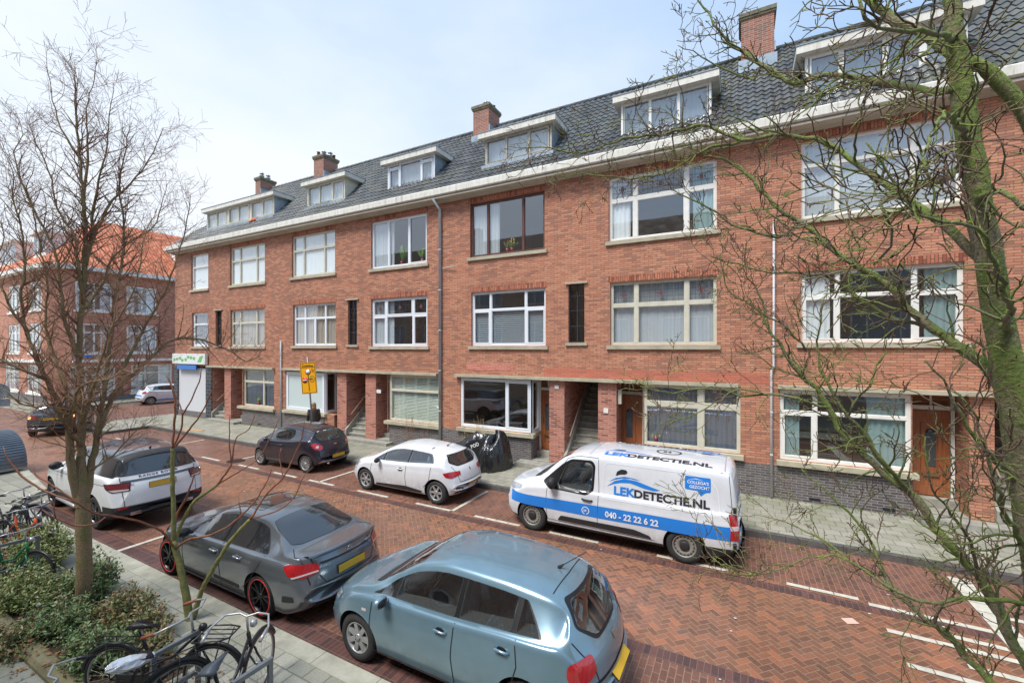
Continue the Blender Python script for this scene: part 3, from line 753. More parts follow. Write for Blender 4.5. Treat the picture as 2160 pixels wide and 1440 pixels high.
# west hip and gable wall
g = MB(); g.quad((XA, BACK, 0), (XA, 0, 0), (XA, 0, 10), (XA, BACK, 10)); g.build('side_wall', B_or, hA)
MB().add([(XA-.35, -.33, 10.3), (XA+4.75, 3.2, 14.18), (XA+4.75, 6, 14.18), (XA-.35, BACK, 10.3)], [(0, 1, 2, 3)][::-1]).build('roof_hip', M_slate, hA)
pipe(hA, [(-20.28, -.07, 4.55), (-20.28, -.07, .12)], .035, M_grey)
# ================================================================ house B
WB = [(-19.54, -16.45, 7.64, 9.66), (-14.19, -11.12, 7.6, 9.64), (-19.43, -16.4, 4.3, 6.28), (-14.19, -11.09, 4.26, 6.3), (-15.6, -15.04, 4.33, 6.32)]
hB = house(XB, XC, 'browner brick terrace house with frosted ground floor window behind the yellow sign', ups(WB),
           [(-19.98, -16.3, 1.1, 3.08), (-15.7, -14.5, 0, 3.1), (-13.9, -13.12, 0, 3.1), (-13.11, -10.49, 1.15, 3.06), (-16.5, -16.28, 0, 1.1)], lint=[(-20.09, -10.54)])
window(hB, *WB[0], tr=.36, fm=M_cream, cov='white'); window(hB, *WB[1], cols=(.3, .38, .32), tr=0, fm=M_upvc, cov='left', opens=((2, 0),))
window(hB, *WB[2], tr=.33, fm=M_upvc, cov='beige', split=(1, 0)); window(hB, *WB[3], tr=.36, fm=M_upvc, cov='left', lead=True, opens=((0, 0), (2, 0), (0, 1), (2, 1), (1, 1)))
stairwell_slot(hB, *WB[4])
w_ = window(hB, -19.98, -17.2, 1.15, 3.02, cols=(1,), tr=0, fm=M_upvc, cov='none', gm=plain('frosted_film', srgb(196, 210, 210), .35, spec=.6), sill=False, fw=.1, y=.02, opens=((0, 0),))
def side_return(h, x, z0, m):
    """glazed side cheek of a window beside a door recess, faces +X"""
    a = MB().box(x-.09, x, .09, .17, z0, 3.08); a.box(x-.08, x, .62, .7, z0, 3.08); a.box(x-.08, x, .17, .62, z0, z0+.1); a.box(x-.08, x, .17, .62, 2.95, 3.08)
    o = a.build('side_window', m, h)
    MB().quad((x-.04, .17, z0+.1), (x-.04, .62, z0+.1), (x-.04, .62, 2.95), (x-.04, .17, 2.95)).build('pane', M_glassd, o)
    MB().box(x-.1, x+.08, -.0, .7, z0-.14, z0-.004).build('sill', M_conc, o)
    MB().box(x-.09, x+.004, .02, .7, 0, z0-.145).build('plinth_return', B_pl, h)
side_return(hB, -17.16, 1.15, M_upvc)
MB().box(-20.1, -17.0, -.14, .1, 1.0, 1.13).build('sill', M_conc, hB); plinth(hB, XB, -17.15, 1.0)
recess(hB, -17.15, -16.28); front_door(hB, -17.05, -16.4)
pillar(hB, -16.28, -15.7); pillar(hB, -14.5, -13.9); stairhall(hB, -15.7, -14.5); recess(hB, -13.92, -13.1); front_door(hB, -13.85, -13.2)
window(hB, -13.11, -10.49, 1.15, 3.06, cols=(1,), tr=.32, fm=M_cream, cov='shutter', sill=False, y=.03)
MB().box(-13.3, -10.42, -.15, .1, 1.0, 1.13).build('sill', M_conc, hB); plinth(hB, -13.1, XC, 1.0)
step(hB, -16.9, -12.9)
dormer(hB, -18.83, -16.2, 11.05, kind=3, fm=M_cream, cheek=M_cream); dormer(hB, -13.55, -11.0, 10.95, kind=1, fm=M_upvc, cov='sheer')
tile_roof('roof', XB, XC, hB, [(-18.83, -16.2, .45), (-13.55, -11.0, .45)])
cornice(hB, XB+.004, XC)
chimney(hB, -21.1+.0, -20.3, 2.45, 3.4, 14.75, [(-20.9, 2.6, 0), (-20.7, 2.8, 1), (-20.5, 3.05, 1), (-20.5, 3.3, 0)])
pipe(hB, [(-10.5, -.4, 9.95), (-10.4, -.09, 9.6), (-10.4, -.09, .15)], .055, M_grey)
MB().tube([(-10.3, -.06, 7.3), (-9.7, -.1, 7.32)], .02, 6).build('flag_holder', M_wpipe, hB)
for x in (-13.6,): MB().box(x, x+.25, -.01, .0, 2.25, 2.4, M=Matrix.Translation((-.25, 0, 0))).build('number_plate', M_wp, hB)
# ================================================================ house C
WC = [(-9.06, -5.98, 7.6, 9.64), (-3.74, -.6, 7.6, 9.64), (-9.0, -5.94, 4.27, 6.28), (-3.7, -.6, 4.28, 6.28), (-5.11, -4.55, 4.37, 6.32)]
hC = house(XC, XD, 'orange brick terrace house with brown framed top window, behind the covered bikes', ups(WC),
           [(-9.48, -6.5, 1.2, 3.08), (-6.5, -5.8, 0, 3.1), (-5.26, -4.08, 0, 3.1), (-3.5, -2.66, 0, 3.1), (-2.64, -.0, 1.22, 3.1)], lint=[(-9.67, -.05)])
window(hC, *WC[0], cols=(.23, .5, .27), tr=0, fm=M_brownf, cov='left'); window(hC, *WC[1], tr=.36, fm=M_wp, cov='sides', lead=True, mw=.13)
window(hC, *WC[2], tr=.33, fm=M_upvc, cov='lowblind', opens=((0, 0), (2, 0))); window(hC, *WC[3], tr=.36, fm=M_cream, cov='sheer', lead=True, mw=.12)
stairwell_slot(hC, *WC[4])
window(hC, -9.48, -6.5, 1.2, 3.05, cols=(.68, .32), tr=0, fm=M_upvc, cov='none', sill=False, fw=.09, y=.02, opens=((1, 0),))
side_return(hC, -6.48, 1.2, M_upvc)
MB().box(-9.6, -6.35, -.14, .1, 1.04, 1.17).build('sill', M_conc, hC); plinth(hC, XC, -6.48, 1.04)
recess(hC, -6.5, -5.8); front_door(hC, -6.42, -5.86, z0=.5)
pillar(hC, -5.8, -5.26); pillar(hC, -4.08, -3.5); stairhall(hC, -5.26, -4.08); recess(hC, -3.5, -2.64); front_door(hC, -3.66, -2.82, z0=.5, fm=M_cream)
window(hC, -2.64, -.0, 1.22, 3.08, cols=(.62, .38), tr=.3, fm=M_cream, cov='grey', sill=False, mw=.16, y=.03)
MB().box(-2.7, .08, -.15, .1, 1.07, 1.2).build('sill', M_conc, hC); plinth(hC, -2.64, XD, 1.0)
step(hC, -6.9, -2.6, -.5, .26)
dormer(hC, -8.59, -5.86, 11.1, kind=3, fm=plain('weathered_white', srgb(178, 172, 160), .7, var=.2, vscale=8), cov='sheer'); dormer(hC, -3.43, -.76, 10.9, kind=0, cov='slate')
tile_roof('roof', XC, XD, hC, [(-8.59, -5.86, .45), (-3.43, -.76, .45)])
cornice(hC, XC+.004, XD)
chimney(hC, -10.5, -9.7, 2.45, 3.4, 14.75, [(-10.1, 2.9, 1), (-9.9, 3.2, 0)])
MB().box(-9.2, -7.2, -.008, .01, 3.35, 3.62).build('patched_brick', brick('brick_repaired', srgb(206, 128, 108), srgb(190, 100, 80), srgb(190, 170, 160), srgb(180, 110, 90), dirt=.2), hC)
MB().box(-6.0, XD, -.006, .01, 3.2, 3.5).build('repointed_band', brick('brick_red_band', srgb(204, 122, 98), srgb(190, 110, 88), srgb(148, 112, 98), srgb(172, 104, 86), dirt=.2), hC)
MB().box(-3.9, -3.75, -.03, -.003, 2.1, 2.25).build('number_plate', M_wp, hC); MB().box(-5.6, -5.45, -.02, -.003, 2.8, 2.92).build('number_plate', M_wp, hC)
MB().box(-3.47, -3.36, .1, .2, 2.4, 2.85).build('wall_lamp', M_cream, hC)
# ================================================================ house D
WD = [(1.42, 4.56, 7.6, 9.64), (1.42, 4.58, 4.33, 6.2), (6.0, 6.5, 4.37, 6.32), (7.3, 10.4, 7.6, 9.64), (7.3, 10.4, 4.33, 6.2)]
hD = house(XD, XE, 'east end terrace house with varnished wooden door seen through branches', ups(WD),
           [(.94, 3.64, 1.2, 3.08), (3.66, 4.66, 0, 3.1), (5.06, 6.25, 0, 3.1), (6.85, 7.6, 0, 3.1), (7.7, 10.6, 1.2, 3.08)], lint=[(.89, 11.2)])
window(hD, *WD[0], tr=.3, cols=(.24, .5, .26), fm=M_wp, cov='sheer'); window(hD, *WD[1], tr=.34, cols=(.24, .5, .26), fm=M_wp, cov='sides', opens=((0, 0), (2, 0)))
window(hD, *WD[3], fm=M_wp); window(hD, *WD[4], fm=M_wp); stairwell_slot(hD, *WD[2])
window(hD, .94, 3.64, 1.2, 3.06, cols=(.28, .72), tr=.3, fm=M_wp, cov='teal', sill=False, y=.03, opens=((0, 0),))
MB().box(.86, 3.75, -.15, .1, 1.05, 1.18).build('sill', M_conc, hD); plinth(hD, XD, 3.66, 1.03)
recess(hD, 3.66, 4.68); front_door(hD, 3.84, 4.56, z0=.5); pillar(hD, 4.66, 5.06, m=B_or); stairhall(hD, 5.06, 6.25); pillar(hD, 6.25, 6.85, m=B_or); recess(hD, 6.85, 7.6)
window(hD, 7.7, 10.6, 1.2, 3.06, cols=(.6, .4), fm=M_wp, sill=False, y=.03); plinth(hD, 7.6, XE, 1.03); step(hD, 3.7, 7.6, -.45, .26)
dormer(hD, 1.55, 4.75, 10.9, kind=4, cov='slate'); dormer(hD, 7.2, 9.8, 10.9, kind=0)
tile_roof('roof', XD, XE, hD, [(1.55, 4.75, .45), (7.2, 9.8, .45)]); cornice(hD, XD+.004, XE)
chimney(hD, 0.02, .95, 2.3, 3.3, 14.95, [(.5, 3.0, 0)])
pipe(hD, [(.80, -.06, 7.6), (.80, -.06, 3.66), (.745, -.075, 3.6), (.745, -.075, .15)], .03, M_wpipe)
MB().box(4.655, 4.66, .28, .4, 2.35, 2.48).build('number_plate', M_wp, hD)
# ridge capping and rear slope for each house
for h, a, b in ((hA, XA+4.7, XB), (hB, XB, XC), (hC, XC, XD), (hD, XD, XE)):
    mb = MB(); n = round((b-a)/.34)
    for i in range(n):
        x = a+(b-a)*i/n; x2 = a+(b-a)*(i+1)/n
        mb.tube([(x, 3.2, 14.17), (x+.02, 3.2, 14.17), (x2+.01, 3.2, 14.17)], [.12, .10, .095], 8)
    mb.build('ridge_tile', M_slate, h)
    MB().quad((a, 3.25, 14.15), (b, 3.25, 14.15), (b, BACK, 11.2), (a, BACK, 11.2)).build('rear_roof', M_slate, h)
tl = MB(); 
for x, s in ((-23.3, 0), (-23.05, .05)): tl.box(x, x+.2, -.02, .02, 0, .3, M=Matrix.Translation((0, .12+s, 10.93+s)) @ Matrix.Rotation(R(-42), 4, 'X'))
tl.build('orange_roof_tile', plain('orange_tile', srgb(206, 92, 50), .6), hA)
# ================================================================ corner building across the side street
def cornerhouse():
    X1, Y0, Z = -43.2, -1.9, 9.9
    h = empty('corner_building', (-52, 6, .1), 0, 'brick corner building with orange tiled hip roof across the side street', 'corner building')
    B2 = brick('brick_corner_brown', srgb(204, 146, 122), srgb(184, 124, 102), srgb(150, 126, 114), srgb(126, 88, 76), dirt=.4)
    E = [(-.4+Y0+1.6, Y0+3.3, 7.0, 9.1), (2.3, 4.3, 7.0, 9.1), (8.6, 10.6, 7.0, 9.1), (14, 16, 7, 9.1), (Y0+1.2, Y0+3.3, 3.8, 6.0), (2.3, 4.3, 3.8, 6.0), (8.7, 10.5, 3.2, 6.0), (14, 16, 3.8, 6), (Y0+.9, 1.6, .6, 2.8), (2.6, 5.4, .6, 2.8), (8.4, 11.2, .1, 3.0), (14, 16.5, .6, 2.8)]
    mb = MB(); wall_grid(mb, Y0+1.0, 22, 0, Z, [q for q in E], y=X1, axis='X', sgn=1, depth=.12)
    S = [(-47.6, -45.2, 7.0, 9.1), (-52.4, -49.8, 7.0, 9.1), (-58, -55.4, 7, 9.1), (-63, -60, 7, 9.1), (-47.8, -45.4, 3.8, 6.0), (-52.4, -49.8, 3.8, 6.0), (-58, -55.4, 3.8, 6.0), (-48.2, -45.2, .8, 2.9), (-53.2, -50, .8, 2.9), (-58.5, -55.4, .8, 2.9)]
    wall_grid(mb, -75, X1-1.0, 0, Z, S, y=Y0, axis='Y', sgn=-1, depth=.12)
    mb.quad((X1-1.0, Y0, 0), (X1, Y0+1.0, 0), (X1, Y0+1.0, Z), (X1-1.0, Y0, Z))
    mb.quad((-75, 22, 0), (-75, Y0, 0), (-75, Y0, Z), (-75, 22, Z)); mb.build('brick_wall', B2, h)
    base = MB().box(X1-.1, X1+.04, Y0+1.0, 8.0, 0, .55); base.box(-75, X1-1.0, Y0-.04, Y0+.1, 0, .75); base.build('plinth', B_pl, h)
    inn = MB().quad((X1-.6, Y0+1, 0), (X1-.6, 22, 0), (X1-.6, 22, Z), (X1-.6, Y0+1, Z)); inn.quad((-75, Y0+.6, 0), (X1-1, Y0+.6, 0), (X1-1, Y0+.6, Z), (-75, Y0+.6, Z)); inn.build('interior_wall', M_room, h)
    def win(a, b, c, d, ax):
        fr = MB(); pn = MB(); f = .1; n = max(1, round((b-a)/.95)); zt = d-(d-c)*.3
        def bx(u0, u1, v0, v1, e0=0, e1=.07):
            if ax == 'X': fr.box(X1-.1+e0, X1-.1+e1, u0, u1, v0, v1)
            else: fr.box(u0, u1, Y0+.1-e1, Y0+.1-e0, v0, v1)
        bx(a, a+f, c, d); bx(b-f, b, c, d); bx(a+f, b-f, c, c+f); bx(a+f, b-f, d-f, d); bx(a+f, b-f, zt-.04, zt+.04, .002, .066)
        for i in range(1, n): bx(a+(b-a)*i/n-.05, a+(b-a)*i/n+.05, c+f, d-f, .004, .074)
        if ax == 'X': pn.quad((X1-.07, a, c), (X1-.07, b, c), (X1-.07, b, d), (X1-.07, a, d))
        else: pn.quad((a, Y0+.07, c), (b, Y0+.07, c), (b, Y0+.07, d), (a, Y0+.07, d))
        w_ = fr.build('window', M_wp, h); pn.build('pane', M_glass, w_)
        s = MB()
        if ax == 'X': s.box(X1-.05, X1+.08, a-.1, b+.1, c-.14, c-.01)
        else: s.box(a-.1, b+.1, Y0-.08, Y0+.05, c-.14, c-.01)
        s.build('sill', M_wp, w_)
        cu = MB(); q = .3
        if ax == 'X': cu.box(X1-.3, X1-.28, a, a+(b-a)*q, c, d); cu.box(X1-.3, X1-.28, b-(b-a)*q, b, c, d)
        else: cu.box(a, a+(b-a)*q, Y0+.28, Y0+.3, c, d); cu.box(b-(b-a)*q, b, Y0+.28, Y0+.3, c, d)
        cu.build('curtain', M_curt['white'], w_)
    for q in E: win(*q, 'X')
    for q in S: win(*q, 'Y')
    co = MB(); co.box(X1-.1, X1+.5, Y0+.6, 22.3, Z, Z+.3); co.box(-75, X1-.7, Y0-.5, Y0+.1, Z, Z+.3)
    co.add([(X1-.7, Y0-.5, Z), (X1+.5, Y0+.6, Z), (X1, Y0+1.1, Z), (X1-1.2, Y0, Z), (X1-.7, Y0-.5, Z+.3), (X1+.5, Y0+.6, Z+.3), (X1, Y0+1.1, Z+.3), (X1-1.2, Y0, Z+.3)], [(0, 1, 5, 4), (4, 5, 6, 7), (3, 2, 1, 0)])
    co.build('cornice', M_wp, h)
    cn = MB().box(X1-.02, X1+.35, Y0+1, 12, 3.1, 3.3); cn.box(-75, X1-1, Y0-.35, Y0+.02, 3.1, 3.3); cn.build('canopy', M_wp, h)
    # roof: hip, ridge 4.8 m above the eaves
    t = NT('orange_pantiles'); P = t.pos(); p = t.sep(P)
    g_ = t.node('ShaderNodeNewGeometry'); n_ = t.sep(g_.outputs['True Normal']); ax = t.math('GREATER_THAN', t.math('ABSOLUTE', n_[0]), t.math('ABSOLUTE', n_[1]))
    u = t.math('ADD', t.math('MULTIPLY', p[1], ax), t.math('MULTIPLY', p[0], t.math('SUBTRACT', 1, ax)))
    r_ = t.math('FRACT', t.math('DIVIDE', p[2], .2)); w_ = t.math('ABSOLUTE', t.math('SINE', t.math('MULTIPLY', u, math.pi/.24)))
    wn = t.node('ShaderNodeTexWhiteNoise', noise_dimensions='2D'); t.L(t.comb(t.math('FLOOR', t.math('DIVIDE', u, .24)), t.math('FLOOR', t.math('DIVIDE', p[2], .2))), wn.inputs['Vector'])
    c = t.ramp(wn.outputs['Value'], [(0, srgb(196, 104, 68)), (.5, srgb(212, 120, 80)), (1, srgb(222, 140, 100))])
    c = t.mix(t.math('MULTIPLY', t.math('LESS_THAN', r_, .14), .55), c, rgba(srgb(110, 48, 30)))
    t.set(color=c, rough=.6); t.bump(t.math('ADD', w_, r_), .8, .05); M_or = t.m
    e = Z+.3; rz = 15.0; A = Vector((X1+.4, Y0-.4, e)); 
    rf = MB()
    ex, ey = X1+.45, Y0-.45
    rx, ry = X1-5.2, Y0+4.4
    rf.quad((-75, ey, e), (ex, ey, e), (rx, ry, rz), (-75, ry, rz)); rf.quad((ex, ey, e), (ex, 22, e), (rx, 22, rz), (rx, ry, rz))
    rf.quad((rx, ry, rz), (rx, 22, rz), (-75, 22, rz), (-75, ry, rz)); rf.build('roof', M_or, h)
    def dm(a, b, ax):
        o = MB(); g_ = MB(); z0, z1 = e+1.0, e+2.7
        if ax == 'X':
            o.box(ex-3.2, ex-1.0, a, b, z0, z1); o.box(ex-3.4, ex-.7, a-.2, b+.2, z1, z1+.2)
            for i in range(3):
                y0, y1 = a+(b-a)*i/3+.12, a+(b-a)*(i+1)/3-.08; g_.box(ex-.998, ex-.985, y0, y1, z0+.25, z1-.15)
        else:
            o.box(a, b, ey+1.0, ey+3.2, z0, z1); o.box(a-.2, b+.2, ey+.7, ey+3.4, z1, z1+.2)
            for i in range(3):
                x0, x1 = a+(b-a)*i/3+.12, a+(b-a)*(i+1)/3-.08; g_.box(x0, x1, ey+.985, ey+.998, z0+.25, z1-.15)
        w_ = o.build('dormer', M_wp, h); g_.build('pane', plain('far_glass', srgb(110, 124, 138), .08, spec=.9), w_)
    dm(6.2, 10.6, 'X'); dm(-49, -46.5, 'Y'); dm(-57, -53, 'Y'); dm(15, 18, 'X')
    # balcony
    bl = MB().box(X1+.01, X1+1.0, 8.0, 11.2, 6.35, 6.5).build('balcony', M_wp, h)
    ra = MB()
    for z in (6.55, 7.35): ra.tube([(X1+.02, 8.02, z), (X1+.97, 8.02, z), (X1+.97, 11.18, z), (X1+.02, 11.18, z)], .025, 5)
    y = 8.02
    while y < 11.2: ra.tube([(X1+.97, y, 6.5), (X1+.97, y, 7.35)], .014, 4); y += .12
    ra.build('railing', plain('black_rail', (.02, .02, .025), .5), bl)
    pipe(h, [(X1+.08, 6.6, 9.9), (X1+.08, 6.6, .1)], .05, M_wpipe)
    MB().box(X1+.02, X1+.06, -2.0+1.2, -2.0+2.2, 3.45, 3.75).build('street_name_plate', plain('sign_blue', srgb(52, 120, 200), .4), h)
cornerhouse()
for h, xs_ in ((hD, (1.6, 3.1)), (hC, (-8.3, -1.2)), (hB, (-19.0, -11.6)), (hA, (-22.2,))):
    for x in xs_:
        MB().box(x, x+.24, -.03, -.024, .2, .27).build('vent_opening', M_dark, h)
def flowers(x, y, z, n, c, label, hgt=.28, pot=None):
    f = empty('pot_plant', (x, y, z), 0, label, 'pot plant', 'plants on window sills'); rr = random.Random(int(x*100)); s = MB(); b = MB()
    MB().lathe([(0, 0), (.045, 0), (.06, .12), (.05, .12), (.045, .02)], 12, M=Matrix.Translation((x, y, z))).build('pot', pot or plain('pot_red', srgb(176, 48, 60), .4), f)
    for i in range(n):
        t_ = Vector((x+rr.gauss(0, .06), y+rr.uniform(-.03, .03), z+hgt*rr.uniform(.7, 1.1))); s.tube([(x, y, z+.1), t_], .006, 4); b.ball(t_, (.022, .022, .034), nu=6, nv=5)
        b2 = Vector((rr.gauss(0, .5), rr.gauss(0, .3), 1)).normalized()
        s.add([(x, y, z+.1), Vector((x, y, z+.1))+b2*hgt*.7+Vector((.02, 0, 0)), Vector((x, y, z+.1))+b2*hgt*.9], [(0, 1, 2)])
    s.build('stems', plain('plant_green', srgb(104, 142, 62), .6), f); b.build('blossoms', plain('bloom_'+label[:6], c, .5), f)
flowers(-7.35, .18, 7.7, 12, srgb(240, 204, 60), 'yellow tulips in the brown framed window', .42); flowers(-7.55, .18, 7.7, 7, srgb(160, 52, 60), 'dark red flowers left of the yellow tulips', .36)
flowers(-12.6, .18, 7.7, 18, srgb(120, 158, 70), 'leafy green plant in the middle of a white framed top window', .7); flowers(-11.5, .18, 7.7, 14, srgb(130, 164, 74), 'green plant in pink pot at right of top window', .5, plain('pot_pink', srgb(206, 84, 120), .4))
flowers(-2.3, .12, 1.32, 6, srgb(226, 214, 120), 'tiny pale flowers low in the grey curtained window', .16); flowers(-22.4, .12, 1.22, 10, srgb(150, 170, 110), 'green plant behind the west ground floor window', .3)
# ================================================================ terrace behind the viewer (seen mirrored in the windows)
def opposite():
    h = empty('opposite_terrace', (-6, -17.3, PZ), 0, 'brick terrace on the near side of the street, seen mirrored in the windows', 'terraced houses')
    wl = MB(); holes = []
    x = -36
    while x < 28:
        for z in (4.3, 7.6): holes.append((x, x+3.0, z, z+2.0))
        holes.append((x, x+2.8, 1.1, 3.0)); x += 5.2
    wall_grid(wl, -40, 30, 0, 10, holes, y=-17.15, axis='Y', sgn=1, depth=.15)
    wl.build('brick_wall', brick('brick_pale', srgb(206, 182, 160), srgb(188, 160, 138), srgb(150, 136, 124), srgb(150, 124, 108), dirt=.4), h)
    fr = MB(); gl = MB()
    for a, b, c, d in holes:
        for q in ((a, a+.1, c, d), (b-.1, b, c, d), (a+.1, b-.1, c, c+.1), (a+.1, b-.1, d-.1, d), ((a*3+b)/4-.04, (a*3+b)/4+.04, c+.1, d-.1), ((a+3*b)/4-.04, (a+3*b)/4+.04, c+.1, d-.1)):
            fr.box(q[0], q[1], -17.28, -17.2, q[2], q[3])
        gl.quad((b, -17.3, c), (a, -17.3, c), (a, -17.3, d), (b, -17.3, d))
    fr.build('window_frame', M_wp, h); gl.build('pane', plain('opposite_glass', srgb(150, 158, 166), .1, spec=.8), h)
    MB().box(-40, 30, -17.15, -16.75, 9.9, 10.25).build('cornice', M_gut, h)
    rf = MB().quad((30, -16.8, 10.25), (-40, -16.8, 10.25), (-40, -20.4, 14.1), (30, -20.4, 14.1)); rf.quad((30, -20.4, 14.1), (-40, -20.4, 14.1), (-40, -25, 10), (30, -25, 10))
    rf.build('roof', tilemat('roof_tiles_brown', srgb(92, 76, 66), srgb(112, 92, 78), .6), h)
    ch = MB()
    for x in (-22, -11, -1, 10): ch.box(x, x+.9, -20.2, -19.4, 13, 15.1)
    ch.build('chimney', B_ch, h)
opposite()
# ================================================================ cars
def pchip(keys):
    xs = [k[0] for k in keys]; ys = [k[1] for k in keys]; n = len(xs)
    h = [xs[i+1]-xs[i] for i in range(n-1)]; d = [(ys[i+1]-ys[i])/h[i] for i in range(n-1)]
    m = [d[0]]+[0 if d[i-1]*d[i] <= 0 else 3*(h[i-1]+h[i])/((2*h[i]+h[i-1])/d[i-1]+(h[i]+2*h[i-1])/d[i]) for i in range(1, n-1)]+[d[-1]]
    def f(x):
        if x <= xs[0]: return ys[0]
        if x >= xs[-1]: return ys[-1]
        i = 0
        while x > xs[i+1]: i += 1
        t = (x-xs[i])/h[i]
        return (2*t**3-3*t*t+1)*ys[i]+(t**3-2*t*t+t)*h[i]*m[i]+(-2*t**3+3*t*t)*ys[i+1]+(t**3-t*t)*h[i]*m[i+1]
    return f
def sst(x, a, b):
    t = min(1, max(0, (x-a)/(b-a))); return t*t*(3-2*t)
def chaikin(p, it):
    for _ in range(it):
        q = [p[0]]
        for a, b in zip(p[:-1], p[1:]):
            q.append((a[0]*.75+b[0]*.25, a[1]*.75+b[1]*.25)); q.append((a[0]*.25+b[0]*.75, a[1]*.25+b[1]*.75))
        q.append(p[-1]); p = q
    return p
def roundpoly(pts, r=.04, n=4):
    out = []; N = len(pts)
    for i in range(N):
        p, a, b = Vector(pts[i]), Vector(pts[i-1]), Vector(pts[(i+1) % N])
        da, db = (a-p), (b-p); ra = min(r, da.length*.45); rb = min(r, db.length*.45)
        A, B = p+da.normalized()*ra, p+db.normalized()*rb
        for k in range(n+1):
            t = k/n; out.append(A*(1-t)**2+p*2*t*(1-t)+B*t*t)
    return out
def gridcut(bm, u, v, step):
    """cut all faces along a square grid in the directions u and v"""
    for d in (u, v):
        c = [w_.co.dot(d) for w_ in bm.verts]
        if not c: return
        a, b = min(c), max(c); k = math.floor(a/step)+1
        while k*step < b:
            bmesh.ops.bisect_plane(bm, geom=bm.verts[:]+bm.edges[:]+bm.faces[:], dist=1e-5, plane_co=d*(k*step), plane_no=d); k += 1
def smooth_angle(me, deg=38):
    bm = bmesh.new(); bm.from_mesh(me)
    for f in bm.faces: f.smooth = True
    for e in bm.edges:
        if len(e.link_faces) == 2 and e.calc_face_angle(0) > R(deg): e.smooth = False
    bm.to_mesh(me); bm.free()
AX = dict(L=Vector((0, 1, 0)), R=Vector((0, -1, 0)), B=Vector((-1, 0, 0)), F=Vector((1, 0, 0)), T=Vector((0, 0, -1)), BL=Vector((-.72, .69, 0)), BR=Vector((-.72, -.69, 0)), FL=Vector((.72, .69, 0)), FR=Vector((.72, -.69, 0)))
ALLC = []
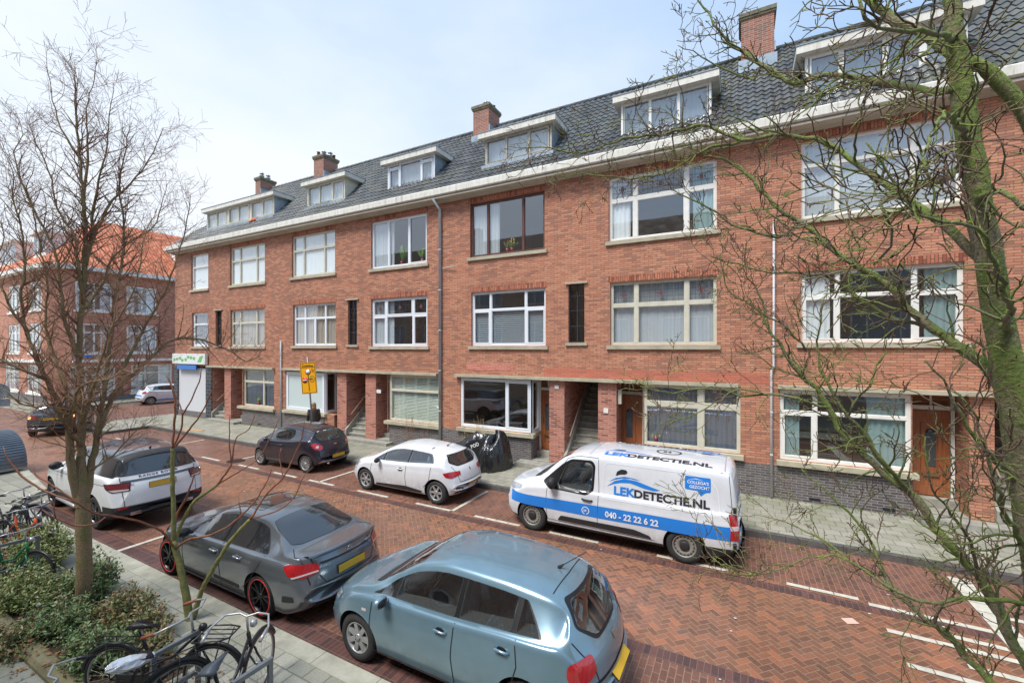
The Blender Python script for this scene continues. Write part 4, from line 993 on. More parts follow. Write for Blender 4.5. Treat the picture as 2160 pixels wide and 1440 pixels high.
class Car:
    def __init__(s, name, spec, loc, rz, label, cat, paint, group=None):
        s.sp = spec; s.root = empty(name, loc, rz, label, cat, group); s.paint = paint
        s.top = pchip(spec['top']); s.belt = pchip(spec['belt']); s.bot = pchip(spec['bot']); s.wid = pchip(spec['wid']); s.rw = pchip(spec['roofw'])
        s.L = spec['top'][-1][0]; s.body(); ALLC.append(s)
    def section(s, x):
        W = s.wid(x); zb = s.bot(x); zt = s.top(x); zs = min(s.belt(x), zt-.03); sp = s.sp
        for wx in sp['wheels']: W += .014*math.exp(-((x-wx)/.42)**2)
        g = zt-zs; t = sst(g, .05, .34); wr = (W-.10)*(1-t)+s.rw(x)*t; cr = sp.get('crown', .05)*(.35+.65*t); ze = max(zt-cr, zs+.006)
        d = zs-zb
        k = [(0, zb), (W*.5, zb), (W-.12, zb), (W-.05, zb+.03), (W-.03, zb+.10*d+.03), (W-.012, zb+.34*d), (W, zb+.60*d), (W-.003, zb+.74*d), (W-.010, zb+.80*d), (W-.016, zs-.05), (W-.045, zs-.006), (W-.075, zs+.002)]
        k += [(wr+.035*t, ze-.10*t), (wr-.012, ze-.018*t), (wr-.075, ze+.010), (wr*.5, zt-cr*.18), (0, zt)]
        return k
    def body(s):
        sp = s.sp; L = s.L; N = 84
        xs = []
        for i in range(N+1):
            u = i/N; u = u-.105*math.sin(2*math.pi*u) if True else u
            xs.append(L*u)
        bf, br = sp.get('bow', (.22, .16)); Wm = max(k[1] for k in sp['wid'])
        def bend(x, y):
            q = (abs(y)/Wm)**2.4
            return x+bf*q*(1-sst(x, 0, .9))-br*q*sst(x, L-.75, L)
        vs = []; rings = []
        for x in xs:
            half = chaikin(s.section(x), 2)
            ring = [(y, z) for y, z in half]+[(-y, z) for y, z in half[-2:0:-1]]
            rings.append([(bend(x, y), y, z) for y, z in ring])
        n = len(rings[0])
        def cap(ring, sg):
            cz = sum(v[2] for v in ring)/n; out = []
            for sc_, dx in ((.975, .018), (.93, .03), (.8, .034), (.5, .034)):
                out.append([(v[0]+sg*dx, v[1]*sc_, cz+(v[2]-cz)*sc_) for v in ring])
            return out
        rings = cap(rings[0], -1)[::-1]+rings+cap(rings[-1], 1)
        mb = MB(); m = len(rings)
        for r in rings: vs += r
        fs = []
        for i in range(m-1):
            for k in range(n):
                k2 = (k+1) % n; fs.append((i*n+k, (i+1)*n+k, (i+1)*n+k2, i*n+k2))
        c0, c1 = len(vs), len(vs)+1
        def ctr(r): return (sum(v[0] for v in r)/n, 0, sum(v[2] for v in r)/n)
        vs += [ctr(rings[0]), ctr(rings[-1])]
        for k in range(n):
            k2 = (k+1) % n; fs.append((c0, k, k2)); fs.append((c1, (m-1)*n+k2, (m-1)*n+k))
        mb.add(vs, fs, 0, True)
        me = mb.mesh('body', [s.paint, M_cblack, M_croof])
        bm = bmesh.new(); bm.from_mesh(me); bmesh.ops.recalc_face_normals(bm, faces=bm.faces[:])
        s.bvh = BVHTree.FromBMesh(bm); bm.to_mesh(me); bm.free()
        o = link('body', me, s.root, False); s.bodyo = o
        s.cuts = []; s.Wm = Wm
    def finish(s):
        """cut wheel arches and, on cars with clear glass, the cabin out of the body"""
        sp = s.sp; o = s.bodyo; Wm = s.Wm
        cut = MB(); r = sp['wr']+.055
        for wx in sp['wheels']:
            for sg in (-1, 1):
                M = Matrix.Translation((wx, sg*(Wm-.13), sp['wr']+.0)) @ Matrix.Rotation(R(90), 4, 'X')
                cut.lathe([(0, -.17), (r, -.17), (r, .3), (0, .3)], 40, M=M if sg < 0 else M @ Matrix.Rotation(R(180), 4, 'X'), smooth=False)
        cos = []
        for cb in [cut]+s.cuts:
            cm = cb.mesh('cut', [M_cblack if cb is cut else M_cab]); b2 = bmesh.new(); b2.from_mesh(cm); bmesh.ops.remove_doubles(b2, verts=b2.verts[:], dist=1e-5); bmesh.ops.recalc_face_normals(b2, faces=b2.faces[:]); b2.to_mesh(cm); b2.free()
            co = bpy.data.objects.new('cut', cm); col.objects.link(co); co.parent = s.root; cos.append(co)
            md = o.modifiers.new('b', 'BOOLEAN'); md.object = co; md.operation = 'DIFFERENCE'; md.solver = 'MANIFOLD'; md.material_mode = 'TRANSFER'
        dg = bpy.context.evaluated_depsgraph_get(); dg.update()
        ev = bpy.data.meshes.new_from_object(o.evaluated_get(dg)); o.modifiers.clear(); o.data = ev
        for co in cos: bpy.data.objects.remove(co)
        names = [m_.name for m_ in ev.materials]; bi = names.index(M_cblack.name); ri = names.index(M_croof.name) if M_croof.name in names else 0
        bm = bmesh.new(); bm.from_mesh(ev)
        for co_, no_ in sp.get('lines', ()): bmesh.ops.bisect_plane(bm, geom=bm.verts[:]+bm.edges[:]+bm.faces[:], dist=1e-5, plane_co=co_, plane_no=no_)
        bm.to_mesh(ev); bm.free()
        mf = sp.get('matf')
        if mf:
            for p in ev.polygons:
                if p.material_index == bi or (M_cab.name in names and p.material_index == names.index(M_cab.name)): continue
                q = mf(p.center, p.normal)
                if q == 1: p.material_index = bi
                elif q == 2: p.material_index = ri
        smooth_angle(ev, 40)
    def hit(s, p, d):
        r = s.bvh.ray_cast(Vector(p)-d*4, d)
        if r[0] is None: r = s.bvh.find_nearest(Vector(p))
        return r[0], r[1]
    def patch(s, name, pts, ax, m, off=.005, rnd=.04, step=.06, parent=None, cut=None, holes=()):
        """pts: (x,z) for L/R, (y,z) for B/F, (x,y) for T, (x,y,z) for oblique"""
        d = AX[ax] if isinstance(ax, str) else ax
        P = []
        for p in pts:
            if len(p) == 3: P.append(Vector(p))
            elif ax in ('L', 'R'): P.append(Vector((p[0], 0, p[1])))
            elif ax in ('B', 'F'): P.append(Vector((0, p[0], p[1])))
            else: P.append(Vector((p[0], p[1], 0)))
        if ax in ('L', 'R', 'B', 'F'): P = [Vector((p.x+(s.L/2 if ax in 'BF' else 0), p.y, p.z)) for p in P]
        v = Vector((0, 0, 1)) if abs(d.z) < .9 else Vector((1, 0, 0)); u = d.cross(v).normalized(); v = u.cross(d).normalized()
        if len(P[0]) == 3 and not (isinstance(ax, str) and ax in 'LRBFT'):
            c = sum(P, Vector())/len(P); P = [p-d*((p-c).dot(d)) for p in P]
        if rnd: P = roundpoly(P, rnd)
        if cut:
            c0 = sum(P, Vector())/len(P); Q = [c0+(p-c0)*.975 for p in P]; m2 = MB()
            a, b = {'L': (-1.4, 1.4), 'B': (s.L*.6, s.L+1), 'T': (0, 0)}[ax]
            if ax == 'L': m2.prism([(p.x, p.z) for p in Q], a, b, 'Y')
            elif ax == 'B': m2.prism([(p.y, p.z) for p in Q], a, b, 'X')
            else: m2.prism([(p.x, p.y) for p in Q], cut, 3.0, 'Z')
            s.cuts.append(m2)
        bm = bmesh.new(); vs = [bm.verts.new(p) for p in P]; bm.faces.new(vs)
        bmesh.ops.triangulate(bm, faces=bm.faces[:]); gridcut(bm, u, v, step)
        for H in holes:     # openings: cut along every edge of the hole and drop what lies inside
            c0 = sum(H, Vector())/len(H); H = [c0+(p-c0)*.985 for p in H]; H2 = [(p.dot(u), p.dot(v)) for p in H]
            bx = (min(p[0] for p in H2)-.07, max(p[0] for p in H2)+.07, min(p[1] for p in H2)-.07, max(p[1] for p in H2)+.07)
            for i in range(len(H)):
                a, b = H[i-1], H[i]; e = b-a
                if e.length < .004: continue
                nn = e.cross(d).normalized(); mid = (a+b)/2; rr = e.length/2+.09
                fs = [f for f in bm.faces if (f.calc_center_median()-mid).length < rr]
                if fs: bmesh.ops.bisect_plane(bm, geom=fs+list({q for f in fs for q in f.edges})+list({q for f in fs for q in f.verts}), dist=1e-5, plane_co=a, plane_no=nn)
            kill = []
            for f in bm.faces:
                q = f.calc_center_median(); qx, qy = q.dot(u), q.dot(v)
                if not (bx[0] < qx < bx[1] and bx[2] < qy < bx[3]): continue
                r_ = False
                for (x0, y0), (x1, y1) in zip(H2[-1:]+H2[:-1], H2):
                    if (y0 > qy) != (y1 > qy) and qx < (x1-x0)*(qy-y0)/(y1-y0)+x0: r_ = not r_
                if r_: kill.append(f)
            bmesh.ops.delete(bm, geom=kill, context='FACES')
        return s._wrap(bm, name, d, m, off, parent)
    def _wrap(s, bm, name, d, m, off, parent=None):
        for q in bm.verts:
            h, n = s.hit(q.co, d)
            if n.dot(d) > 0: n = -n
            q.co = h+n*off
        bmesh.ops.remove_doubles(bm, verts=bm.verts[:], dist=1e-5)
        for f in bm.faces:
            f.smooth = True; f.normal_update()
            if f.normal.dot(d) > 0: f.normal_flip()
        me = bpy.data.meshes.new(name); bm.to_mesh(me); bm.free()
        for x in (m if isinstance(m, list) else [m]): me.materials.append(x)
        return link(name, me, parent or s.root, False)
    def strip(s, paths, ax, m, w=.013, off=.003, name='panel_gap'):
        """thin lines following the skin"""
        d = AX[ax]; mb = MB()
        for pts in paths:
            P = [Vector((p[0], 0, p[1])) if ax in 'LR' else Vector((s.L/2, p[0], p[1])) if ax in 'BF' else Vector((p[0], p[1], 0)) for p in pts]
            Q = [P[0]]
            for a, b in zip(P[:-1], P[1:]):
                k = max(1, int((b-a).length/.05))
                for i in range(1, k+1): Q.append(a+(b-a)*i/k)
            vs = []
            for i, q in enumerate(Q):
                t = (Q[min(i+1, len(Q)-1)]-Q[max(i-1, 0)]).normalized(); sd = t.cross(d).normalized()*w/2
                for sg in (-1, 1):
                    h, n = s.hit(q+sd*sg, d)
                    if n.dot(d) > 0: n = -n
                    vs.append(h+n*off)
            mb.add(vs, [(2*i, 2*i+1, 2*i+3, 2*i+2) for i in range(len(Q)-1)])
        return mb.build(name, m, s.root, False)
    def text(s, txt, org, ax, size, m, bold=.02, sx=1., rot=0., name='lettering', off=.009, spacing=1.0, flip=False, slope=0.):
        cu = bpy.data.curves.new('t', 'FONT'); cu.body = txt; cu.size = size; cu.offset = bold*size; cu.resolution_u = 3; cu.space_character = spacing
        ob = bpy.data.objects.new('t', cu); me = bpy.data.meshes.new_from_object(ob)
        d = AX[ax]
        right = {'L': Vector((1, 0, 0)), 'R': Vector((-1, 0, 0)), 'B': Vector((0, 1, 0)), 'F': Vector((0, -1, 0)), 'T': Vector((1, 0, 0))}[ax]
        up = Vector((0, 0, 1)) if ax != 'T' else Vector((0, 1, 0))
        if flip: right, up = -right, -up
        o = Vector((org[0], 0, org[1])) if ax in 'LR' else Vector((s.L/2, org[0], org[1])) if ax in 'BF' else Vector((org[0], org[1], 0))
        bm = bmesh.new(); bm.from_mesh(me); cr, sr = math.cos(rot), math.sin(rot)
        for q in bm.verts:
            a, b = q.co.x*sx, q.co.y; a, b = a*cr-b*sr, a*sr+b*cr
            q.co = o+right*a+up*b
        bmesh.ops.triangulate(bm, faces=bm.faces[:]); gridcut(bm, right, up, .12)
        bpy.data.objects.remove(ob)
        return s._wrap(bm, name, d, m, off)
    def windows(s, splits, x0, x1lo, x1up, lo=.028, up=.085, names=True, glass=None, gap=.03, rear_r=.07, lead=0., clear=False):
        """side glazing from the belt to the roof edge; splits = pillar centres"""
        gl = glass or M_cglass; cr = s.sp.get('crown', .05)
        def low(x): return min(s.belt(x), s.top(x)-.03)+lo
        def upp(x): return s.top(x)-cr-up
        def region(a, b, ra=None, rb=None):
            """a,b: x at bottom; slanted ends allowed"""
            alo, aup = a; blo, bup = b; N = 14; bot = []; tp = []
            for i in range(N+1):
                xb = alo+(blo-alo)*i/N; bot.append((xb, low(xb)))
                xt = aup+(bup-aup)*i/N; z = upp(xt)
                if z > low(xt)+.01: tp.append((xt, z))
            return bot+tp[::-1]
        if clear:
            rg_ = region((x0+.22, x0+.3), (x1lo+.02, x1up+.02)); z0 = min(p[1] for p in rg_); z1 = max(p[1] for p in rg_); cb = MB(); n = len(rg_)
            vs = [(x, sgn*((s.Wm-.17)*(1-(z-z0)/(z1-z0))+(s.rw(x)-.07)*(z-z0)/(z1-z0)), z-(.40 if i_ < 15 else 0)) for sgn in (-1, 1) for i_, (x, z) in enumerate(rg_)]
            cb.add(vs, [tuple(range(n)), tuple(range(n, 2*n))[::-1]]+[(i, n+i, n+(i+1) % n, (i+1) % n) for i in range(n)]); s.cuts.append(cb)
        for side, sg in (('L', -1), ('R', 1)):
            ed = [(x0, x0)]
            for c in splits: ed += [(c-gap, c-gap+lead*.5), (c+gap, c+gap+lead*.5)]
            ed.append((x1lo, x1up))
            hs = []
            for i in range(0, len(ed), 2):
                rr_ = rear_r if i == len(ed)-2 else .035; q = region(ed[i], ed[i+1])
                s.patch('side_window', q, side, gl, .008, rr_, cut=clear and side == 'L')
                hs.append(roundpoly([Vector((p[0], 0, p[1])) for p in q], rr_))
            s.patch('window_surround', region((x0-.05, x0-.05), (x1lo+.03, x1up+.02)), side, M_cseal, .004, .03, holes=hs if clear else ())
    def cabin(s, xf, xr=None, dash=None, wheelx=None):
        """seats, dashboard and steering wheel inside the opened cabin"""
        zb = s.belt(xf); h = s.top(xf)-zb; k = MB()
        for x, ys in ((xf, (-.36, .36)), (xr, (-.38, 0, .38))):
            if x is None: continue
            for y in ys:
                k.ball((x+.04, y, zb-.06), (.085, .24 if x == xf else .2, .36), nu=16, nv=12); k.ball((x-.2, y, zb-.34), (.27, .24, .09), nu=14, nv=8); k.ball((x+.12, y, zb+.36), (.05, .12, .085), nu=12, nv=8)
        k.build('seats', M_seat, s.root, False)
        k = MB(); k.ball((wheelx-.26, 0, zb+.02), (.2, .62, .10), nu=20, nv=8)
        k.build('dashboard', M_cblack, s.root, False)
        M = Matrix.Translation((wheelx, -.36, zb+.08)) @ Matrix.Rotation(R(-62), 4, 'Y')
        k = MB(); k.lathe([(.175, -.012), (.19, 0), (.175, .012), (.16, 0)], 24, M=M, closed=True); k.lathe([(0, .012), (.05, .012), (.05, -.012)], 12, M=M)
        for a in (0, 90, 180): k.tube([M @ Vector((0, 0, 0)), M @ Vector((.17*math.cos(R(a-90)), .17*math.sin(R(a-90)), 0))], .013, 5)
        k.build('steering_wheel', M_cblack, s.root, False)
    def wheel(s, style, rr=.2, rimm=None, tyrew=.21, ring=None):
        sp = s.sp; r = sp['wr']; Wm = max(k[1] for k in sp['wid']); rimm = rimm or M_alloy
        for wx in sp['wheels']:
            for sg in (-1, 1):
                y = sg*(Wm-.025); M = Matrix.Translation((wx, y, r)) @ Matrix.Rotation(R(90 if sg < 0 else -90), 4, 'X')   # local +Z points outward
                t = MB(); w_ = tyrew
                t.lathe([(rr-.005, -.03), (rr+.01, -.004), (rr+.05, .006), (r-.03, -.006), (r-.006, -.03), (r, -.05), (r, -w_+.03), (r-.02, -w_), (rr, -w_)], 40, M=M)
                for q in range(4): t.lathe([(r+.001, -.055-q*.035), (r+.001, -.06-q*.035)], 40, 1, M=M)
                to = t.build('wheel', [M_tyre, M_cblack], s.root, False)
                k = MB(); k.lathe([(rr+.006, -.012), (rr-.004, -.004), (rr-.016, -.012), (rr-.02, -.10)], 40, M=M)
                if style != 'steel':
                    k.lathe([(0, -.075), (rr-.01, -.085)], 28, 1, M=M)
                    n, wi, wo, dbl = style
                    for i in range(n):
                        an = 2*math.pi*i/n
                        for off in ((-dbl, dbl) if dbl else (0,)):
                            poly = []
                            a0, a1 = an+off*.4, an+off
                            p0 = Vector((math.cos(a0), math.sin(a0)))*.035; p1 = Vector((math.cos(a1), math.sin(a1)))*(rr-.012)
                            dd = (p1-p0).normalized(); nn = Vector((-dd.y, dd.x))
                            A = [p0-nn*wi, p1-nn*wo, p1+nn*wo, p0+nn*wi]
                            vs = [M @ Vector((q.x, q.y, -.024 if j in (0, 3) else -.012)) for j, q in enumerate(A)]+[M @ Vector((q.x, q.y, -.05)) for q in A]
                            k.add(vs, [(0, 1, 2, 3), (4, 7, 6, 5), (0, 4, 5, 1), (1, 5, 6, 2), (2, 6, 7, 3), (3, 7, 4, 0)])
                    k.lathe([(.05, -.03), (.048, -.014), (.028, -.010), (0, -.010)], 20, M=M)
                    for i in range(5): k.lathe([(.007, -.012), (.007, -.006), (0, -.006)], 6, 1, M=M @ Matrix.Translation((.04*math.cos(i*1.257), .04*math.sin(i*1.257), 0)))
                else:
                    k.lathe([(rr-.018, -.05), (rr-.03, -.035), (rr*.62, -.022), (rr*.5, -.05), (rr*.42, -.05)], 36, M=M)
                    k.lathe([(rr*.44, -.05), (rr*.42, -.018), (rr*.3, -.008), (0, -.008)], 28, 1, M=M)
                    for i in range(16):
                        an = 2*math.pi*i/16; k.lathe([(0, .0), (.014, .0), (.014, -.01)], 8, 1, M=M @ Matrix.Translation((rr*.8*math.cos(an), rr*.8*math.sin(an), -.0265)))
                k.build('rim', [rimm, M_cblack], to, False)
                if ring: MB().lathe([(rr+.012, -.002), (rr+.012, .004), (rr-.002, .004), (rr-.002, -.002)], 40, M=M, closed=True).build('rim_ring', ring, to, False)
    def mirror(s, x, z, m=None, y=None, r=(.07, .11, .075)):
        for sg in (-1, 1):
            W = s.wid(x)+.07
            mb = MB(); mb.ball((x, sg*(W+.02), z), r, nu=14, nv=9); mb.tube([(x-.02, sg*(W-.13), z-.05), (x-.01, sg*(W-.02), z-.03)], .025, 6)
            o = mb.build('side_mirror', m or s.paint, s.root, False)
            MB().ball((x+.02, sg*(W+.02), z), (r[0]*.82, r[1]*.88, r[2]*.84), nu=12, nv=8).build('mirror_glass', M_cseal, o, False)
    def handle(s, x, z, m=None):
        for ax, sg in (('L', -1), ('R', 1)):
            h, n = s.hit((x, 0, z), AX[ax])
            cup = s.patch('handle_recess', [(x-.06, z-.045), (x+.06, z-.045), (x+.06, z+.045), (x-.06, z+.045)], ax, M_cseal if m is None else m, .002, .045)
            MB().tube([(x-.10, h.y-sg*.005, z+.01), (x-.07, h.y+sg*.028, z+.012), (x+.06, h.y+sg*.03, z+.006), (x+.10, h.y-sg*.0, z)], [.012, .016, .016, .012], 8).build('door_handle', m or s.paint, s.root, False)
    def plate(s, z, m=None, w_=.26, h_=.055, x=None, parent=None):
        h, n = s.hit((s.L/2, 0, z), AX['B']); 
        T = Matrix.Translation((h.x+.012, 0, z)) @ Matrix.Rotation(-math.atan2(n.z, n.x)*.6, 4, 'Y')
        o = MB().box(-.006, .006, -w_-.008, w_+.008, -h_-.008, h_+.008, M=T).build('number_plate', M_cseal, s.root, False)
        MB().box(.007, .011, -w_, w_, -h_, h_, M=T).build('plate_face', M_plate, o, False)
    def wiper(s, a, b):
        pa = [s.hit((s.L/2, p[0], p[1]), AX['B']) for p in (a, b)]
        MB().tube([h+n*.02 for h, n in pa], .009, 6).build('rear_wiper', M_cblack, s.root, False)
    def antenna(s, x, y=0, ln=.35):
        h, n = s.hit((x, y, 0), AX['T']); mb = MB().tube([h, h+Vector((.06, 0, .05))], [.025, .012], 8); mb.tube([h+Vector((.05, 0, .04)), h+Vector((.05+ln*.75, 0, ln*.65))], .006, 5)
        mb.build('antenna', M_cblack, s.root, False)
def paint(name, c, metal=.0, rough=.35, wet=0.):
    t = NT(name); n = t.noise(2.5, t.obj(), 4, .6)
    lo = tuple(x*.88 for x in c)
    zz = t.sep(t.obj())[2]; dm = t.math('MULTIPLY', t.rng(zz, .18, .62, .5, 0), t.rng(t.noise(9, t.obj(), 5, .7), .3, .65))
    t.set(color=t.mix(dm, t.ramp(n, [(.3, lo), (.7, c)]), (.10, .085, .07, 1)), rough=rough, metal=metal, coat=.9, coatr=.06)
    v = t.node('ShaderNodeTexVoronoi'); v.inputs['Scale'].default_value = 55; t.L(t.obj(), v.inputs['Vector'])
    b = t.bump(t.math('SUBTRACT', 1, t.rng(v.outputs['Distance'], 0, .3)), .12, .002)
    return t.m
M_cblack = plain('car_black_plastic', (.022, .022, .024), .6); M_cseal = plain('car_window_seal', (.012, .012, .013), .35)
M_croof = paint('car_black_roof_paint', srgb(58, 66, 74), .3, .3)
M_tyre = plain('tyre_rubber', (.03, .03, .031), .8, var=.2, vscale=8)
M_alloy = plain('alloy_silver', srgb(176, 178, 178), .35, .5); M_alloyd = plain('alloy_black', (.02, .02, .022), .3, .4); M_steel = plain('steel_wheel', srgb(150, 148, 140), .5, .3)
M_cglass = NT('car_glass'); _n = M_cglass.noise(2.2, M_cglass.obj(), 3); M_cglass.set(color=M_cglass.ramp(_n, [(.35, srgb(30, 40, 42)), (.7, srgb(58, 76, 76))]), rough=.04, spec=1.0, coat=1.0, coatr=.02); M_cglass = M_cglass.m
M_cab = plain('cabin_lining', srgb(58, 62, 62), .9); M_cclear = glassmat('car_glass_clear', .8, .9, 0); M_seat = plain('seat_fabric', srgb(120, 128, 130), .9, var=.2)
M_cglassd = NT('car_glass_tinted'); _n = M_cglassd.noise(60, M_cglassd.obj(), 2); M_cglassd.set(color=(.022, .026, .03, 1), rough=.08, spec=.9, coat=1.0); M_cglassd.bump(_n, .08, .002); M_cglassd = M_cglassd.m
M_plate = plain('yellow_plate', srgb(206, 166, 48), .45, var=.12, vscale=6)
M_tail = NT('tail_lamp_red'); _w = M_tail.node('ShaderNodeTexWave'); _w.inputs['Scale'].default_value = 9; M_tail.L(M_tail.obj(), _w.inputs['Vector']); M_tail.set(color=M_tail.mix(_w.outputs[1], (.46, .012, .015, 1), (.38, .009, .012, 1)), rough=.12, coat=1.0); M_tail = M_tail.m
M_tailc = plain('tail_lamp_clear', srgb(206, 190, 190), .15, coat=1.)
M_head = plain('head_lamp', srgb(178, 186, 192), .12, .3, coat=1.)
M_gapm = plain('panel_gap_dark', (.012, .012, .014), .8)
M_chrome = plain('chrome_trim', srgb(190, 192, 196), .2, .9)
M_lit = NT('lamp_lit'); M_lit.set(color=(.9, .3, .1, 1), emit=(1, .35, .12, 1), estr=1.3); M_lit = M_lit.m
def wr_(L, half, nose=.80, tail=.86): return [(0, half*nose), (.06, half*(nose+.06)), (.25, half*.945), (.7, half*.99), (1.2, half), (L-1.2, half), (L-.55, half*.985), (L-.2, half*.95), (L-.05, half*(tail+.03)), (L, half*tail)]
def bots(L, z, fo, ro): return [(0, z+.16), (.1, z+.06), (.5, z), (L-.5, z), (L-.12, z+.08), (L, z+.2)]
# ---------------------------------------------------------------- light blue hatchback (nearest)
sp = dict(top=[(0, .58), (.07, .70), (.3, .86), (.7, .99), (1.08, 1.075), (1.45, 1.32), (1.85, 1.50), (2.3, 1.57), (3.0, 1.555), (3.6, 1.485), (3.82, 1.41), (4.0, 1.20), (4.12, 1.02), (4.2, .92), (4.25, .78), (4.28, .60)],
          belt=[(0, .52), (.3, .74), (1.05, .95), (1.5, .975), (2.5, 1.01), (3.4, 1.07), (3.9, 1.08), (4.15, .95), (4.28, .55)], bot=bots(4.28, .2, 0, 0), wid=wr_(4.28, .884), roofw=[(0, .5), (1.2, .62), (2, .60), (3.2, .585), (3.9, .54), (4.28, .5)],
          wheels=(.86, 3.44), wr=.325, bow=(.34, .24), crown=.055)
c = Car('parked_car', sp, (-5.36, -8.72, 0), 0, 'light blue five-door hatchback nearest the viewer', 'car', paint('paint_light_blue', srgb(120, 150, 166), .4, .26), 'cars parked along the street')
c.root.scale = (.965, 1, .99); c.windows([1.47, 2.5, 3.28], 1.17, 3.60, 3.36, lead=.04, glass=M_cclear, lo=.032, clear=True); c.cabin(2.35, 3.15, wheelx=1.80); c.wheel((7, .034, .03, 0), .205)
c.patch('windscreen', [(1.2, -.64), (1.2, .64), (1.5, .60), (1.78, .55), (1.78, -.55), (1.5, -.60)], 'T', M_cclear, .006, .06, cut=.96)
c.patch('scuttle_panel', [(1.02, -.66), (1.02, .66), (1.19, .66), (1.19, -.66)], 'T', M_cblack, .003, .05)
c.patch('rear_window_surround', [(-.45, 1.41), (-.58, 1.20), (-.34, 1.0), (.34, 1.0), (.58, 1.20), (.45, 1.41)], 'B', M_cseal, .004, .06, holes=[roundpoly([Vector((4.28/2, y, z)) for y, z in [(-.42, 1.385), (-.545, 1.205), (-.31, 1.03), (.31, 1.03), (.545, 1.205), (.42, 1.385)]], .06)])
c.patch('rear_window', [(-.42, 1.385), (-.545, 1.205), (-.31, 1.03), (.31, 1.03), (.545, 1.205), (.42, 1.385)], 'B', M_cclear, .009, .06, cut=True)
for sg, ax in ((-1, 'BL'), (1, 'BR')):
    c.patch('tail_lamp', [(3.93, sg*.82, .96), (4.2, sg*.62, .97), (4.22, sg*.58, .80), (4.12, sg*.75, .74), (3.95, sg*.85, .80)], ax, M_tail, .008, .06)
    c.patch('head_lamp', [(.42, sg*.78, .80), (.12, sg*.55, .74), (.10, sg*.6, .62), (.3, sg*.8, .66)], ax.replace('B', 'F'), M_head, .008, .05)
gp_ = [[(1.17, .3), (1.13, .62), (1.17, .96)], [(2.5, .28), (2.46, .6), (2.5, 1.0)], [(3.08, .42), (3.3, .62), (3.36, .8), (3.33, 1.06)], [(1.17, .27), (3.0, .27)], [(4.06, .42), (3.9, .62)]]
for a in 'LR':
    c.strip(gp_, a, M_gapm)
    c.patch('side_marker', [(.99, .765), (1.07, .765), (1.07, .80), (.99, .80)], a, M_tailc, .006, .01)
c.strip([[(-.70, 1.12), (-.55, .8), (-.5, .55), (.5, .55), (.55, .8), (.70, 1.12)]], 'B', M_gapm)
c.strip([[(3.62, -.46), (3.64, 0), (3.62, .46)]], 'T', M_gapm)
c.mirror(1.42, 1.02); c.handle(2.3, .86); c.handle(3.17, .91); c.plate(.60); c.wiper((0.05, 1.06), (.42, 1.13)); c.antenna(3.5, 0, .42)
c.patch('tailgate_badge', [(-.045, .86), (.045, .86), (.045, .95), (-.045, .95)], 'B', M_chrome, .01, .01)
c.patch('bumper_step', [(-.72, .67), (.72, .67), (.72, .70), (-.72, .70)], 'B', M_chrome if False else M_gapm, .004, .01)
# ---------------------------------------------------------------- dark grey saloon
sp = dict(top=[(0, .5), (.06, .64), (.3, .80), (.9, .92), (1.35, .985), (1.75, 1.21), (2.15, 1.375), (2.6, 1.44), (3.2, 1.415), (3.55, 1.33), (3.95, 1.15), (4.18, 1.055), (4.4, 1.045), (4.58, 1.03), (4.64, .95), (4.68, .8), (4.70, .6)],
          belt=[(0, .46), (.3, .70), (1.3, .885), (2.0, .915), (3.4, .955), (4.0, .965), (4.5, .93), (4.7, .55)], bot=bots(4.7, .17, 0, 0), wid=wr_(4.7, .905), roofw=[(0, .5), (1.4, .62), (2.2, .565), (3.2, .55), (3.9, .60), (4.7, .5)],
          wheels=(.79, 3.63), wr=.335, bow=(.40, .26), crown=.045)
P_merc = paint('paint_dark_grey', srgb(118, 124, 130), .5, .2)
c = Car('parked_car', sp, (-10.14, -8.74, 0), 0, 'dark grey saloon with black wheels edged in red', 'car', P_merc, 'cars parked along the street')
c.root.scale = (.975, 1, 1); c.windows([2.55, 3.22], 1.5, 3.72, 3.42, lead=.05, glass=M_cglassd, lo=.028, up=.07); c.wheel((5, .012, .010, .22), .262, M_alloyd, .24, ring=plain('red_ring', srgb(224, 60, 64), .4))
c.wheel
c.patch('windscreen', [(1.45, -.66), (1.45, .66), (2.08, .52), (2.08, -.52)], 'T', M_cglass, .006, .05)
c.patch('sunroof', [(2.25, -.44), (2.25, .44), (2.95, .42), (2.95, -.42)], 'T', M_cglassd, .005, .05)
c.patch('rear_window', [(3.42, -.50), (3.42, .50), (3.62, .56), (4.02, .60), (4.08, .45), (4.10, 0), (4.08, -.45), (4.02, -.60), (3.62, -.56)], 'T', M_cglassd, .007, .05)
for sg, ax in ((-1, 'BL'), (1, 'BR')):
    c.patch('tail_lamp', [(4.20, sg*.86, .93), (4.34, sg*.80, .955), (4.60, sg*.56, .92), (4.64, sg*.56, .80), (4.50, sg*.76, .745), (4.30, sg*.87, .80)], ax, M_tail, .008, .05)
    c.patch('tail_lamp_strip', [(4.36, sg*.85, .79), (4.62, sg*.57, .825), (4.625, sg*.57, .805), (4.38, sg*.85, .765)], ax, M_tailc, .011, .01)
    c.patch('head_lamp', [(.42, sg*.80, .76), (.12, sg*.58, .70), (.10, sg*.6, .60), (.35, sg*.82, .66)], ax.replace('B', 'F'), M_head, .008, .05)
gl = [[(1.38, .3), (1.35, .6), (1.40, .9)], [(2.57, .25), (2.53, .6), (2.57, .95)], [(3.22, .40), (3.45, .60), (3.62, .80), (3.72, .97)], [(1.3, .25), (3.2, .25)]]
